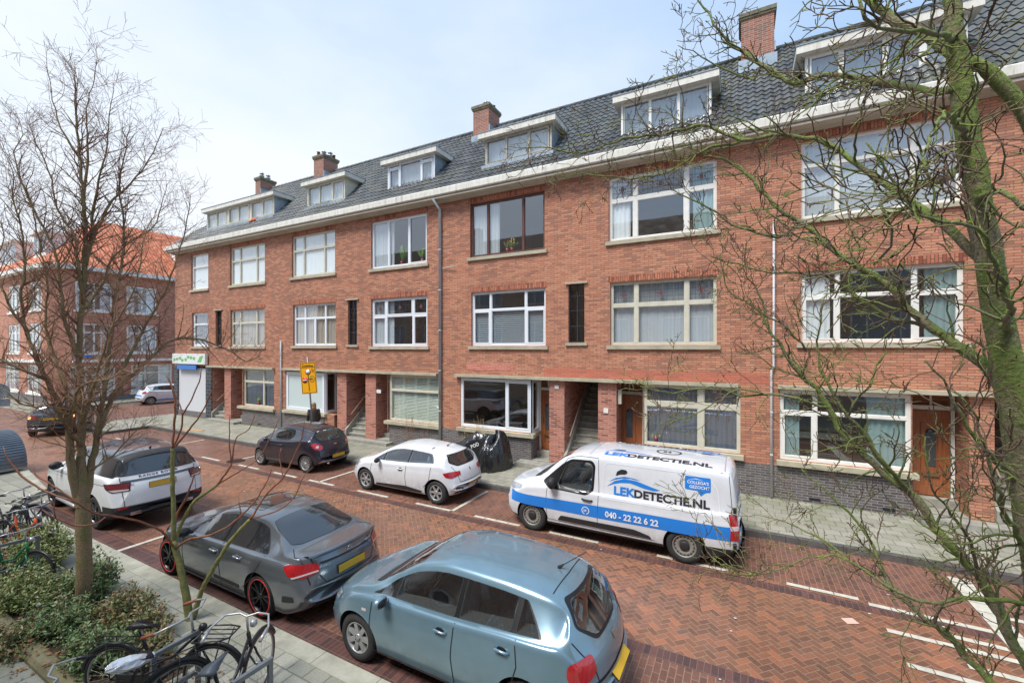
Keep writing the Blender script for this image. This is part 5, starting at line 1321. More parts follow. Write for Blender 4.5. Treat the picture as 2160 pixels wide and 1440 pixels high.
for a in 'LR':
    c.strip(gl, a, M_gapm)
    c.patch('side_skirt', [(1.2, .19), (3.2, .19), (3.2, .235), (1.2, .235)], a, M_chrome if False else plain('skirt_grey', srgb(150, 154, 158), .35), .012, .01)
    c.patch('side_script', [(2.35, .34), (3.1, .34), (3.1, .40), (2.35, .40)], a, M_cblack, .004, .01)
    c.patch('bumper_vent', [(4.18, .40), (4.40, .42), (4.38, .50), (4.2, .50)], a, M_cblack, .005, .02)
c.strip([[(-.60, 1.0), (-.56, .80), (-.45, .62), (.45, .62), (.56, .80), (.60, 1.0)]], 'B', M_gapm)
c.strip([[(4.10, -.62), (4.3, -.74), (4.56, -.66)], [(4.10, .62), (4.3, .74), (4.56, .66)]], 'T', M_gapm)
c.patch('number_plate_recess', [(-.36, .64), (.36, .64), (.42, .84), (-.42, .84)], 'B', P_merc, .004, .05)
c.patch('boot_trim', [(-.52, .90), (.52, .90), (.50, .925), (-.50, .925)], 'B', M_cseal, .006, .01)
c.patch('rear_diffuser', [(-.62, .24), (.62, .24), (.55, .36), (-.55, .36)], 'B', M_cblack, .007, .03)
c.text('AMG', (-.52, .845), 'B', .055, M_chrome, .02, 1.3, name='badge_lettering')
lip = MB(); pr = []
for i in range(15):
    y = -.66+1.32*i/14; x = 4.60-.22*(abs(y)/.9)**2.4; lip.v.append((x-.10, y, 1.035)); lip.v.append((x+.03, y, 1.062)); lip.v.append((x+.02, y, 1.02))
lip.f = [q for i in range(14) for q in ((3*i, 3*i+1, 3*i+4, 3*i+3), (3*i+1, 3*i+2, 3*i+5, 3*i+4))]; lip.m = [0]*len(lip.f); lip.sm = [True]*len(lip.f)
lip.build('boot_lip_spoiler', P_merc, c.root, False)
em = MB(); h, n = c.hit((2, 0, .955), AX['B']); TM = Matrix.Translation(h+n*.012) @ Matrix.Rotation(R(90), 4, 'Y')
em.lathe([(.042, 0), (.046, .004), (.042, .008), (.038, .004)], 20, M=TM, closed=True)
for a in (180, 60, -60): em.tube([TM @ Vector((0, 0, .004)), TM @ Vector((.042*math.cos(R(a)), .042*math.sin(R(a)), .004))], .004, 5)
em.build('round_emblem', M_chrome, c.root, False)
c.mirror(1.62, .985, M_cblack); c.handle(2.36, .80, M_chrome); c.handle(3.06, .83, M_chrome); c.plate(.735)
# ---------------------------------------------------------------- white estate with black roof
def rrmat(p, n):
    if p.z > 1.255 and p.x > 1.42: return 2
    if p.z < .62 and p.x > 4.3: return 1
    if p.z < .50: return 1
    return 0
sp = dict(top=[(0, .62), (.04, .88), (.18, 1.02), (.6, 1.10), (1.25, 1.18), (1.6, 1.42), (1.95, 1.63), (2.5, 1.77), (3.4, 1.765), (4.2, 1.72), (4.46, 1.67), (4.60, 1.42), (4.68, 1.22), (4.76, 1.10), (4.81, .95), (4.85, .62)],
          belt=[(0, .60), (.2, .92), (1.2, 1.10), (2.5, 1.16), (4.3, 1.24), (4.6, 1.16), (4.85, .6)], bot=[(0, .42), (.15, .32), (.6, .28), (4.2, .28), (4.6, .32), (4.85, .42)], wid=wr_(4.85, .985, .80, .88), roofw=[(0, .6), (1.3, .74), (2.4, .68), (4.0, .655), (4.6, .66), (4.85, .6)],
          wheels=(.92, 3.84), wr=.385, bow=(.30, .20), crown=.06, matf=rrmat, lines=[((0, 0, 1.255), (0, 0, 1)), ((0, 0, .62), (0, 0, 1)), ((0, 0, .5), (0, 0, 1)), ((1.42, 0, 0), (1, 0, 0)), ((4.3, 0, 0), (1, 0, 0))])
P_rr = paint('paint_white_wet', srgb(226, 229, 232), 0, .25)
c = Car('parked_car', sp, (-17.0, -8.32, 0), R(-2), 'white off-road estate with black roof, parked behind the tree', 'car', P_rr, 'cars parked along the street')
c.windows([2.6, 3.58], 1.52, 4.46, 4.32, lead=.05, glass=M_cglassd, up=.075, rear_r=.05); c.wheel((5, .02, .014, .2), .27, plain('alloy_dark_grey', srgb(86, 88, 90), .3, .7), .25)
c.patch('windscreen', [(1.38, -.72), (1.38, .72), (1.9, .60), (1.9, -.60)], 'T', M_cglass, .006, .05)
c.patch('roof_spoiler', [(4.28, -.64), (4.28, .64), (4.49, .63), (4.49, -.63)], 'T', M_cblack, .02, .04)
c.patch('rear_window', [(-.68, 1.60), (-.76, 1.27), (.76, 1.27), (.68, 1.60)], 'B', M_cglassd, .008, .03)
for sg, ax in ((-1, 'BL'), (1, 'BR')):
    c.patch('tail_lamp_surround', [(4.38, sg*.97, 1.13), (4.78, sg*.66, 1.12), (4.80, sg*.66, .94), (4.6, sg*.88, .93), (4.45, sg*.96, 1.02)], ax, M_cseal, .006, .02)
    c.patch('tail_lamp', [(4.42, sg*.96, 1.115), (4.77, sg*.68, 1.105), (4.78, sg*.68, 1.00), (4.6, sg*.88, .99), (4.5, sg*.94, 1.03)], ax, plain('tail_smoked', srgb(120, 44, 50), .15, coat=1.), .01, .02)
    c.patch('tail_lamp_clear', [(4.52, sg*.93, .995), (4.785, sg*.68, .985), (4.79, sg*.68, .955), (4.62, sg*.87, .945)], ax, M_tailc, .01, .01)
    c.patch('reflector', [(4.72, sg*.80, .60), (4.80, sg*.66, .62), (4.81, sg*.66, .57), (4.73, sg*.80, .55)], ax, M_tail, .01, .01)
    c.patch('head_lamp', [(.40, sg*.86, .97), (.12, sg*.62, .92), (.10, sg*.64, .80), (.35, sg*.88, .86)], ax.replace('B', 'F'), M_head, .008, .03)
for a in 'LR':
    c.strip([[(1.45, .5), (1.43, .8), (1.5, 1.1)], [(2.6, .45), (2.57, .8), (2.6, 1.17)], [(3.35, .55), (3.5, .8), (3.62, 1.2)], [(.9, 1.0), (4.4, 1.09)]], a, M_gapm, .009)
    MB().tube([(1.55, (-1 if a == 'L' else 1)*1.0, .36), (3.2, (-1 if a == 'L' else 1)*1.0, .36)], .04, 8).build('side_step', M_alloy, c.root, False)
c.strip([[(-.74, 1.24), (-.72, .9), (-.70, .55)], [(.74, 1.24), (.72, .9), (.70, .55)]], 'B', M_gapm)
c.patch('tailgate_trim', [(-.72, 1.12), (.72, 1.12), (.72, 1.165), (-.72, 1.165)], 'B', plain('trim_grey', srgb(92, 98, 104), .3, .5), .008, .01)
c.text('RANGE ROVER', (-.42, 1.19), 'B', .062, M_cblack, .03, 1.55, name='tailgate_lettering', spacing=1.25)
c.text('SPORT', (-.66, 1.05), 'B', .04, plain('badge_red', srgb(120, 50, 50), .4), .03, 1.2, name='badge_lettering')
for sg in (-1, 1): MB().box(4.70, 4.82, sg*.52-.10, sg*.52+.10, .40, .47).build('exhaust_tip', M_chrome, c.root, False)
c.patch('tow_cover', [(-.36, .34), (.36, .34), (.42, .52), (-.42, .52)], 'B', M_cseal, .008, .03)
c.plate(1.0, w_=.26, h_=.06); c.mirror(1.72, 1.22, M_cblack, r=(.09, .13, .10)); c.handle(2.4, 1.02); c.handle(3.4, 1.05)
c.antenna(4.1, 0, .02)
# ---------------------------------------------------------------- white small hatchback
def clio(paintm, loc, rz, label, blue=False):
    sp = dict(top=[(0, .55), (.06, .68), (.3, .84), (.7, .95), (1.02, 1.02), (1.4, 1.24), (1.8, 1.395), (2.2, 1.445), (2.9, 1.42), (3.4, 1.345), (3.58, 1.29), (3.74, 1.12), (3.86, .99), (3.95, .88), (4.02, .72), (4.06, .55)],
              belt=[(0, .5), (.3, .72), (1.0, .88), (1.5, .92), (2.5, .97), (3.2, 1.03), (3.6, 1.05), (3.9, .93), (4.06, .5)], bot=bots(4.06, .18, 0, 0), wid=wr_(4.06, .866), roofw=[(0, .5), (1.1, .62), (1.9, .575), (2.9, .55), (3.6, .53), (4.06, .5)],
              wheels=(.84, 3.43), wr=.318, bow=(.36, .24), crown=.05)
    c = Car('parked_car', sp, loc, rz, label, 'car', paintm, 'cars parked along the street')
    c.windows([1.5, 2.42], 1.2, 3.28, 3.12, lead=.05, lo=.03, glass=M_cclear, clear=True); c.cabin(2.25, 2.9, wheelx=1.75); c.wheel((6, .03, .024, 0), .205)
    c.patch('windscreen', [(1.12, -.64), (1.12, .64), (1.7, .52), (1.7, -.52)], 'T', M_cclear, .006, .06, cut=.93)
    c.patch('rear_window_surround', [(-.52, 1.27), (-.62, 1.09), (-.40, .98), (.40, .98), (.62, 1.09), (.52, 1.27)], 'B', M_cseal, .005, .05)
    c.patch('rear_window', [(-.48, 1.25), (-.57, 1.09), (-.38, 1.0), (.38, 1.0), (.57, 1.09), (.48, 1.25)], 'B', M_cglassd, .009, .05)
    for sg, ax in ((-1, 'BL'), (1, 'BR')):
        c.patch('tail_lamp', [(3.62, sg*.80, .86), (3.80, sg*.74, .885), (3.98, sg*.46, .87), (4.0, sg*.46, .78), (3.86, sg*.72, .72), (3.72, sg*.80, .76)], ax, M_tail, .008, .03)
        c.patch('head_lamp', [(.52, sg*.78, .82), (.16, sg*.56, .74), (.14, sg*.58, .62), (.34, sg*.76, .66)], ax.replace('B', 'F'), M_head, .008, .05)
    for a in 'LR':
        c.strip([[(1.12, .3), (1.08, .6), (1.12, .88)], [(2.42, .25), (2.38, .6), (2.42, .96)], [(3.02, .42), (3.22, .6), (3.28, .98)], [(1.1, .24), (3.0, .24)]], a, M_gapm)
        c.patch('door_trim', [(1.25, .25), (2.9, .25), (3.0, .30), (2.4, .36), (1.3, .30)], a, M_cblack, .006, .03)
    c.strip([[(-.60, 1.0), (-.52, .8), (-.48, .60), (.48, .60), (.52, .8), (.60, 1.0)]], 'B', M_gapm)
    c.patch('bumper_insert', [(-.64, .30), (.64, .30), (.60, .47), (.36, .42), (-.36, .42), (-.60, .47)], 'B', M_cblack, .006, .03)
    c.patch('reflector', [(-.64, .32), (-.52, .30), (-.52, .335), (-.64, .36)], 'B', M_tail, .01, .005)
    c.plate(.505); c.mirror(1.42, .97, M_cblack, r=(.065, .1, .07)); c.handle(2.2, .80); c.wiper((0, 1.02), (.3, 1.07)); c.antenna(3.2, 0, .22)
    c.patch('tailgate_badge', [(0, .80), (.028, .855), (0, .91), (-.028, .855)], 'B', M_chrome, .01, .0)
    return c
P_wh = paint('paint_white', srgb(224, 228, 232), .0, .25)
clio(P_wh, (-10.64, -3.62, 0), R(0), 'white small hatchback parked just ahead of the lettered van')
# ---------------------------------------------------------------- small black hatchback
sp = dict(top=[(0, .56), (.06, .70), (.25, .86), (.6, .98), (.82, 1.05), (1.15, 1.27), (1.5, 1.44), (1.85, 1.50), (2.5, 1.475), (2.95, 1.40), (3.12, 1.33), (3.28, 1.12), (3.40, .99), (3.50, .88), (3.58, .72), (3.62, .56)],
          belt=[(0, .5), (.3, .76), (.85, .92), (1.3, .95), (2.2, 1.0), (2.8, 1.07), (3.15, 1.08), (3.45, .93), (3.62, .5)], bot=bots(3.62, .19, 0, 0), wid=wr_(3.62, .83), roofw=[(0, .5), (.9, .6), (1.6, .56), (2.5, .55), (3.1, .52), (3.62, .5)],
          wheels=(.68, 2.98), wr=.295, bow=(.34, .24), crown=.05)
c = Car('parked_car', sp, (-15.93, -3.52, 0), R(3), 'small black three-door hatchback beside the yellow diversion sign', 'car', paint('paint_black_purple', srgb(50, 48, 60), .4, .28), 'cars parked along the street')
c.windows([1.98], 1.0, 2.78, 2.55, lead=.05, lo=.03, glass=M_cclear, clear=True); c.cabin(1.9, 2.45, wheelx=1.42); c.wheel((12, .01, .012, 0), .2)
c.patch('windscreen', [(.92, -.62), (.92, .62), (1.42, .52), (1.42, -.52)], 'T', M_cclear, .006, .06, cut=.96)
c.patch('rear_window', [(-.50, 1.33), (-.60, 1.12), (-.40, 1.02), (.40, 1.02), (.60, 1.12), (.50, 1.33)], 'B', M_cglass, .009, .06)
for sg, ax in ((-1, 'BL'), (1, 'BR')):
    c.patch('tail_lamp', [(3.18, sg*.77, .96), (3.34, sg*.68, 1.0), (3.50, sg*.52, .86), (3.50, sg*.55, .76), (3.36, sg*.72, .78)], ax, M_tail, .008, .05)
    c.patch('fog_lamp_ring', [(3.36, sg*.69, .90), (3.42, sg*.62, .90), (3.42, sg*.62, .83), (3.36, sg*.69, .83)], ax, M_tailc, .012, .03)
    c.patch('head_lamp', [(.40, sg*.72, .84), (.14, sg*.52, .76), (.12, sg*.54, .64), (.28, sg*.72, .68)], ax.replace('B', 'F'), M_head, .008, .05)
for a in 'LR': c.strip([[(.88, .3), (.86, .6), (.9, .9)], [(2.0, .25), (1.98, .6), (2.0, .98)], [(.9, .25), (2.4, .25)]], a, M_gapm)
c.patch('bumper_insert', [(-.66, .34), (.66, .34), (.62, .40), (-.62, .40)], 'B', M_alloy, .01, .02); c.plate(.52)
c.strip([[(-.60, 1.05), (-.5, .66), (.5, .66), (.60, 1.05)]], 'B', M_gapm)
c.patch('oval_badge', [(-.06, .86), (.06, .86), (.06, .90), (-.06, .90)], 'B', M_chrome, .01, .03)
c.mirror(1.18, 1.0, None, r=(.06, .09, .07)); c.handle(1.82, .84); c.wiper((0, 1.05), (.3, 1.1)); MB().tube([(3.50, -.38, .30), (3.64, -.38, .30)], .03, 10).build('exhaust_tip', M_chrome, c.root, False)
# ---------------------------------------------------------------- van
def vmat(p, n):
    if p.z < .44 and p.x > 4.25: return 1
    if p.z < .30: return 1
    return 0
VL = 5.12
sp = dict(top=[(0, .62), (.04, .86), (.2, 1.02), (.65, 1.16), (.98, 1.25), (1.3, 1.52), (1.62, 1.77), (1.95, 1.88), (2.6, 1.925), (3.6, 1.925), (4.7, 1.90), (4.95, 1.86), (5.02, 1.78), (5.08, 1.5), (VL, 1.0)],
          belt=[(0, .55), (.2, .86), (.95, 1.06), (1.5, 1.10), (2.2, 1.10), (3, 1.10), (4.9, 1.10), (5.0, 1.08), (VL, .9)], bot=[(0, .36), (.12, .26), (.6, .22), (4.6, .22), (VL-.1, .30), (VL, .34)], wid=[(0, .76), (.06, .82), (.25, .90), (.7, .945), (1.2, .955), (4.5, .955), (4.9, .94), (5.05, .915), (VL, .88)], roofw=[(0, .6), (1.05, .72), (1.9, .745), (2.6, .80), (4.6, .80), (VL, .76)],
          wheels=(.88, 4.155), wr=.34, bow=(.36, .07), crown=.05, matf=vmat, lines=[((0, 0, .44), (0, 0, 1)), ((0, 0, .3), (0, 0, 1)), ((4.25, 0, 0), (1, 0, 0))])
P_van = paint('paint_van_white', srgb(222, 226, 231), .0, .25)
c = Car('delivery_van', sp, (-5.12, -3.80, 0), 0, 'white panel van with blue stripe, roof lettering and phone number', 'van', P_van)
VAN = c
M_vblue = plain('vinyl_blue', srgb(36, 128, 218), .35); M_vdark = plain('vinyl_dark', srgb(46, 46, 54), .4); M_vwhite = plain('vinyl_white', srgb(232, 236, 240), .4)
c.wheel('steel', .215, M_steel, .22)
c.patch('windscreen', [(1.06, -.70), (1.06, .70), (1.72, .64), (1.72, -.64)], 'T', M_cclear, .006, .06, cut=1.08); c.cabin(2.2, None, wheelx=1.72); c.patch('scuttle_panel', [(.86, -.70), (.86, .70), (1.05, .74), (1.05, -.74)], 'T', M_cblack, .004, .05)
for a in 'LR':
    c.patch('window_surround', [(1.12, 1.16), (1.30, 1.05), (2.18, 1.02), (2.33, 1.12), (2.36, 1.66), (2.28, 1.75), (1.80, 1.72), (1.60, 1.60)], a, M_cseal, .004, .06, holes=[roundpoly([Vector((x, 0, z)) for x, z in [(1.48, 1.13), (2.17, 1.07), (2.28, 1.16), (2.31, 1.62), (2.24, 1.70), (1.84, 1.68), (1.66, 1.56)]], .06)])
    c.patch('side_window', [(1.48, 1.13), (2.17, 1.07), (2.28, 1.16), (2.31, 1.62), (2.24, 1.70), (1.84, 1.68), (1.66, 1.56)], a, M_cclear, .009, .06, cut=a == 'L')
    c.strip([[(1.28, .36), (1.24, .7), (1.27, 1.05), (1.7, 1.72), (1.95, 1.80), (2.42, 1.82), (2.45, 1.1), (2.42, .34)], [(1.28, .36), (2.42, .34)], [(2.45, .34), (3.6, .34)], [(4.93, 1.8), (4.98, 1.2), (4.95, .5)]], a, M_gapm, .010)
    c.patch('lower_moulding', [(1.52, .38), (3.55, .36), (3.50, .42), (3.2, .49), (1.6, .49)], a, M_cblack, .010, .03)
    c.patch('blue_stripe', [(.26, .82), (.30, .60), (2.4, .58), (4.97, .60), (4.97, .86), (2.4, .84)], a, M_vblue, .003, .0)
    # pressed outline of the side panel
    pr = [(2.56, 1.04), (2.52, 1.10), (2.55, 1.68), (2.62, 1.75), (4.2, 1.74), (4.6, 1.68), (4.74, 1.5), (4.78, 1.10), (4.72, 1.02), (2.56, 1.02)]
    c.strip([pr], a, plain('pressed_edge', srgb(226, 230, 236), .3), .018, .004, name='panel_pressing')
    c.patch('head_lamp', [(.22, .84), (.58, .92), (.62, 1.0), (.40, 1.0), (.20, .93)], a, M_head, .008, .04)
    c.patch('fuel_flap', [(3.5, .72), (3.5, .60), (3.7, .60), (3.7, .72)], a, M_vblue, .006, .02) if a == 'L' else None
    sgn = -1 if a == 'L' else 1
    c.patch('tail_lamp', [(4.95, sgn*.93, 1.08), (5.08, sgn*.82, 1.08), (5.10, sgn*.82, .60), (4.97, sgn*.93, .62)], 'BL' if a == 'L' else 'BR', M_tail, .01, .03)
    c.patch('tail_lamp_clear', [(4.955, sgn*.928, .88), (5.085, sgn*.82, .88), (5.09, sgn*.82, .80), (4.965, sgn*.928, .80)], 'BL' if a == 'L' else 'BR', M_tailc, .014, .01)
    # logo: swoosh and drop
    def P2(x, z): return (x, z) if a == 'L' else (VL+1.5-x+.2, z)
    sw = [(2.62, 1.27), (2.78, 1.40), (2.98, 1.47), (3.22, 1.46), (3.52, 1.38), (3.70, 1.34), (3.58, 1.31), (3.40, 1.33), (3.10, 1.40), (2.90, 1.38), (2.74, 1.33)]
    sw2 = [(2.66, 1.37), (2.80, 1.465), (2.98, 1.515), (3.20, 1.50), (3.32, 1.475), (3.10, 1.492), (2.92, 1.475), (2.78, 1.43)]
    c.patch('logo_swoosh', [P2(*q) for q in sw], a, M_vblue, .006, .0, .08); c.patch('logo_swoosh', [P2(*q) for q in sw2], a, M_vblue, .006, .0, .08)
    c.patch('logo_drop', [P2(*q) for q in [(2.80, 1.51), (2.83, 1.60), (2.92, 1.655), (3.02, 1.65), (3.05, 1.60), (3.00, 1.56), (2.90, 1.55)]], a, M_vdark, .006, .02)
    x0 = 2.76 if a == 'L' else 4.44
    dr = 1 if a == 'L' else -1
    t1 = c.text('LEK', (x0, 1.13), a, .235, M_vblue, .035, 1.12); 
    w1 = .42
    c.text('DETECTIE.NL', (x0+dr*w1, 1.13), a, .215, M_vdark, .035, 1.12)
    c.text('040 - 22 22 6 22', (2.60 if a == 'L' else 4.2, .645), a, .175, M_vwhite, .03, .92)
    bx = [(4.16, 1.45), (4.16, 1.70), (4.62, 1.70), (4.62, 1.43), (4.54, 1.43), (4.44, 1.34), (4.44, 1.44)] if a == 'L' else [(2.7, 1.45), (2.7, 1.70), (3.16, 1.70), (3.16, 1.45)]
    c.patch('speech_bubble', bx, a, M_vblue, .005, .03)
    bx0 = 4.20 if a == 'L' else 3.12
    c.text("COLLEGA'S", (bx0, 1.565), a, .078, M_vwhite, .02, .98); c.text('GEZOCHT', (bx0+dr*.04, 1.48), a, .078, M_vwhite, .02, .98)
    c.patch('bubble_swoosh', [(bx0+dr*u, z) for u, z in ((0, 1.63), (.14, 1.655), (.3, 1.64), (.15, 1.668))], a, M_vwhite, .008, 0)
    rg = MB()
    cx_, cz_ = (2.17, .70) if a == 'L' else (2.17, .70)
    for i in range(24):
        if i in (17, 18): continue
        an = [2*math.pi*(i+j)/24 for j in (0, 1)]
        q = [c.hit((cx_+r_*math.cos(an[j]), 0, cz_+r_*math.sin(an[j])), AX[a]) for j, r_ in ((0, .085), (1, .085), (1, .068), (0, .068))]
        rg.add([h+n*.007 for h, n in q], [(0, 1, 2, 3)])
    rg.build('round_icon', M_vwhite, c.root, False); c.text('24', (cx_-.045*dr, cz_-.022), a, .07, M_vwhite, .03, 1)
# roof lettering, readable from both kerbs
c.text('LEK', (2.5, -.68), 'T', .27, M_vblue, .035, 1.15); c.text('DETECTIE.NL', (2.98, -.68), 'T', .25, M_vdark, .035, 1.12)
c.text('LEK', (4.75, .68), 'T', .27, M_vblue, .035, 1.15, flip=True); c.text('DETECTIE.NL', (4.27, .68), 'T', .25, M_vdark, .035, 1.12, flip=True)
for sg in (-1, 1):
    ox = 2.5 if sg < 0 else 4.75
    c.patch('roof_swoosh', [(ox-sg*u, sg*(.68-v)) for u, v in ((-.05, .26), (.15, .34), (.4, .36), (.8, .30), (1.0, .26), (.7, .27), (.4, .31), (.15, .30))], 'T', M_vblue, .006, 0, .1)
    c.patch('roof_drop', [(ox-sg*u, sg*(.68-v)) for u, v in ((.1, .38), (.2, .44), (.36, .44), (.4, .40), (.3, .38))], 'T', M_vdark, .006, .02, .1)
rg = MB()
for i in range(28):
    an = [2*math.pi*(i+j)/28 for j in (0, 1)]
    q = [c.hit((3.75+r_*1.25*math.cos(an[j]), r_*math.sin(an[j]), 0), AX['T']) for j, r_ in ((0, .21), (1, .21), (1, .18), (0, .18))]
    rg.add([h+n*.008 for h, n in q], [(0, 1, 2, 3)])
rg.build('roof_icon', M_vdark, c.root, False); c.text('24', (3.63, -.06), 'T', .17, M_vdark, .03, 1)
c.strip([[(2.2, -.74), (2.2, .74)], [(4.86, -.72), (4.86, .72)]], 'T', plain('roof_seam', srgb(150, 156, 164), .5), .02)
for x in (2.5, 2.9, 3.4, 3.9, 4.4, 4.8):
    for sg in (-1, 1): h, n = c.hit((x, sg*.77, 0), AX['T']); MB().ball(h+n*.005, (.03, .015, .012), nu=8, nv=5).build('roof_rail_cap', P_van, c.root, False)
c.mirror(1.42, 1.20, M_cblack, r=(.10, .12, .13)); c.plate(.72, w_=.26)
for a in 'L':
    h, n = c.hit((2.2, 0, .93), AX['L']); MB().tube([(2.09, h.y+.0, .935), (2.13, h.y-.03, .935), (2.28, h.y-.03, .93), (2.32, h.y, .925)], .018, 8).build('door_handle', M_cblack, c.root, False)
c.strip([[(0, 1.8), (0, .45)]], 'B', M_gapm, .012); c.patch('rear_bumper', [(-.86, .30), (.86, .30), (.86, .46), (-.86, .46)], 'B', M_cblack, .05, .04)
c.patch('rear_stripe', [(-.86, .58), (.86, .58), (.86, .84), (-.86, .84)], 'B', M_vblue, .003, 0)
c.text('LEKDETECTIE', (-.7, 1.25), 'B', .16, M_vblue, .03, .9)
for z in (1.18, .52):
    MB().box(5.0, 5.06, -.93, -.88, z-.05, z+.05).build('door_hinge', M_gapm, c.root, False)
# ---------------------------------------------------------------- dark car turning at the junction
def golfmat(p, n): return 0
sp = dict(top=[(0, .60), (.06, .74), (.3, .90), (.7, 1.0), (1.0, 1.07), (1.4, 1.34), (1.8, 1.53), (2.2, 1.58), (3.2, 1.56), (3.75, 1.48), (3.93, 1.34), (4.05, 1.12), (4.12, 1.0), (4.17, .8), (4.2, .6)],
          belt=[(0, .55), (.3, .80), (1.0, .97), (2.0, 1.02), (3.4, 1.06), (3.9, 1.06), (4.1, .96), (4.2, .55)], bot=bots(4.2, .22, 0, 0), wid=wr_(4.2, .88, .80, .90), roofw=[(0, .5), (1.1, .66), (2, .62), (3.5, .60), (4.2, .55)], wheels=(.88, 3.46), wr=.32, bow=(.34, .18), crown=.05)
hd = R(-35)
c = Car('moving_car', sp, (-32.4, -3.95, 0), R(-28), 'dark grey hatchback with lit brake lamps turning at the junction', 'car', paint('paint_anthracite', srgb(72, 80, 92), .4, .3))
c.windows([1.45, 2.45, 3.3], 1.15, 3.72, 3.55, lead=.04); c.wheel((10, .014, .014, 0), .2)
c.patch('rear_window', [(-.60, 1.42), (-.66, 1.12), (.66, 1.12), (.60, 1.42)], 'B', M_cglass, .008, .05)
for sg, ax in ((-1, 'BL'), (1, 'BR')):
    c.patch('tail_lamp', [(3.98, sg*.86, 1.0), (4.14, sg*.52, 1.0), (4.15, sg*.52, .84), (4.02, sg*.84, .84)], ax, M_tail, .008, .05)
    c.patch('brake_lamp', [(4.03, sg*.82, .97), (4.10, sg*.72, .97), (4.10, sg*.72, .87), (4.04, sg*.82, .87)], ax, M_lit, .012, .03)
    c.patch('reflector', [(4.06, sg*.8, .46), (4.14, sg*.6, .46), (4.14, sg*.6, .42), (4.06, sg*.8, .42)], ax, M_tail, .01, .01)
c.patch('bumper_insert', [(-.8, .52), (.8, .52), (.8, .60), (-.8, .60)], 'B', M_cblack, .008, .02)
c.plate(.85); c.mirror(1.42, 1.05); c.handle(2.3, .86); c.handle(3.2, .9)
for a in 'LR': c.strip([[(1.15, .3), (1.15, .95)], [(2.45, .3), (2.45, 1.0)], [(.9+2.3, .6), (3.4, 1.05)]], a, M_gapm)
# ---------------------------------------------------------------- far white car with blue markings in the side street
sp = dict(top=[(0, .56), (.06, .70), (.25, .86), (.6, .98), (.9, 1.04), (1.3, 1.3), (1.7, 1.46), (2.0, 1.50), (2.9, 1.47), (3.3, 1.40), (3.5, 1.15), (3.62, .98), (3.7, .8), (3.78, .56)],
          belt=[(0, .5), (.3, .76), (.95, .92), (2.2, 1.0), (3.3, 1.05), (3.6, .93), (3.78, .5)], bot=bots(3.78, .2, 0, 0), wid=wr_(3.78, .83), roofw=[(0, .5), (1, .6), (3.2, .54), (3.78, .5)], wheels=(.72, 3.14), wr=.3, bow=(.34, .24), crown=.05)
c = Car('parked_car', sp, (-38.55, 5.05, 0), R(-97), 'white hatchback with blue stripes at the back, far off in the side street', 'car', P_wh, 'cars parked along the street')
c.windows([1.45, 2.4], 1.1, 3.0, 2.85, lead=.04); c.wheel((10, .014, .014, 0), .2)
c.patch('rear_window', [(-.48, 1.34), (-.58, 1.1), (.58, 1.1), (.48, 1.34)], 'B', M_cglass, .008, .05)
for sg, ax, a in ((-1, 'BL', 'L'), (1, 'BR', 'R')):
    c.patch('tail_lamp', [(3.35, sg*.77, 1.0), (3.55, sg*.62, 1.0), (3.64, sg*.55, .84), (3.45, sg*.76, .84)], ax, M_tail, .008, .03)
    c.patch('side_graphic', [(1.2, .30), (2.7, .30), (2.9, .40), (1.2, .38)], a, M_vblue, .005, .0)
c.patch('rear_graphic', [(-.6, .66), (.6, .66), (.55, .76), (-.55, .74)], 'B', M_vblue, .005, 0); c.plate(.5); c.mirror(1.2, 1.0)

for c_ in ALLC: c_.finish()
# ================================================================ trees
def barkmat(name, lo, hi, moss, amt, scale=1.2, mlo=.5):
    t = NT(name); P = t.pos(); g = t.node('ShaderNodeNewGeometry'); nz_ = t.sep(g.outputs['Normal'])[2]
    fine = t.noise(55, P, 4, .7); c = t.ramp(fine, [(.3, lo), (.7, hi)])
    m = t.rng(t.math('ADD', t.math('ADD', t.noise(scale*2.5, P, 5, .7), t.math('MULTIPLY', nz_, .12)), t.math('MULTIPLY', t.noise(30, P, 2), .15)), mlo+.06, mlo+.2, 0, amt)
    mc = t.ramp(t.noise(45, P, 3, .7), [(.3, tuple(x*.5 for x in moss)), (.7, moss)])
    t.set(color=t.mix(m, c, mc), rough=.85, spec=.3); t.bump(t.math('ADD', fine, t.math('MULTIPLY', m, .6)), .8, .02); return t.m
M_barkL = barkmat('bark_grey_green', srgb(112, 94, 70), srgb(172, 150, 116), srgb(132, 140, 78), .6, mlo=.53)
M_twigL = barkmat('twig_brown', srgb(122, 88, 74), srgb(172, 134, 112), srgb(138, 146, 86), .6, mlo=.56)
M_barkT = barkmat('trunk_bark', srgb(92, 78, 58), srgb(146, 128, 98), srgb(120, 126, 84), .35, mlo=.55)
M_barkR = barkmat('bark_mossy', srgb(104, 98, 80), srgb(160, 150, 124), srgb(134, 154, 78), .9, mlo=.42)
M_twigR = barkmat('twig_dark', srgb(92, 72, 62), srgb(142, 114, 98), srgb(156, 172, 92), .8, mlo=.52)
M_bud = plain('bud_reddish', srgb(136, 84, 66), .6)
def rvec(rg):
    while True:
        v = Vector((rg.uniform(-1, 1), rg.uniform(-1, 1), rg.uniform(-1, 1)))
        if .05 < v.length < 1: return v.normalized()
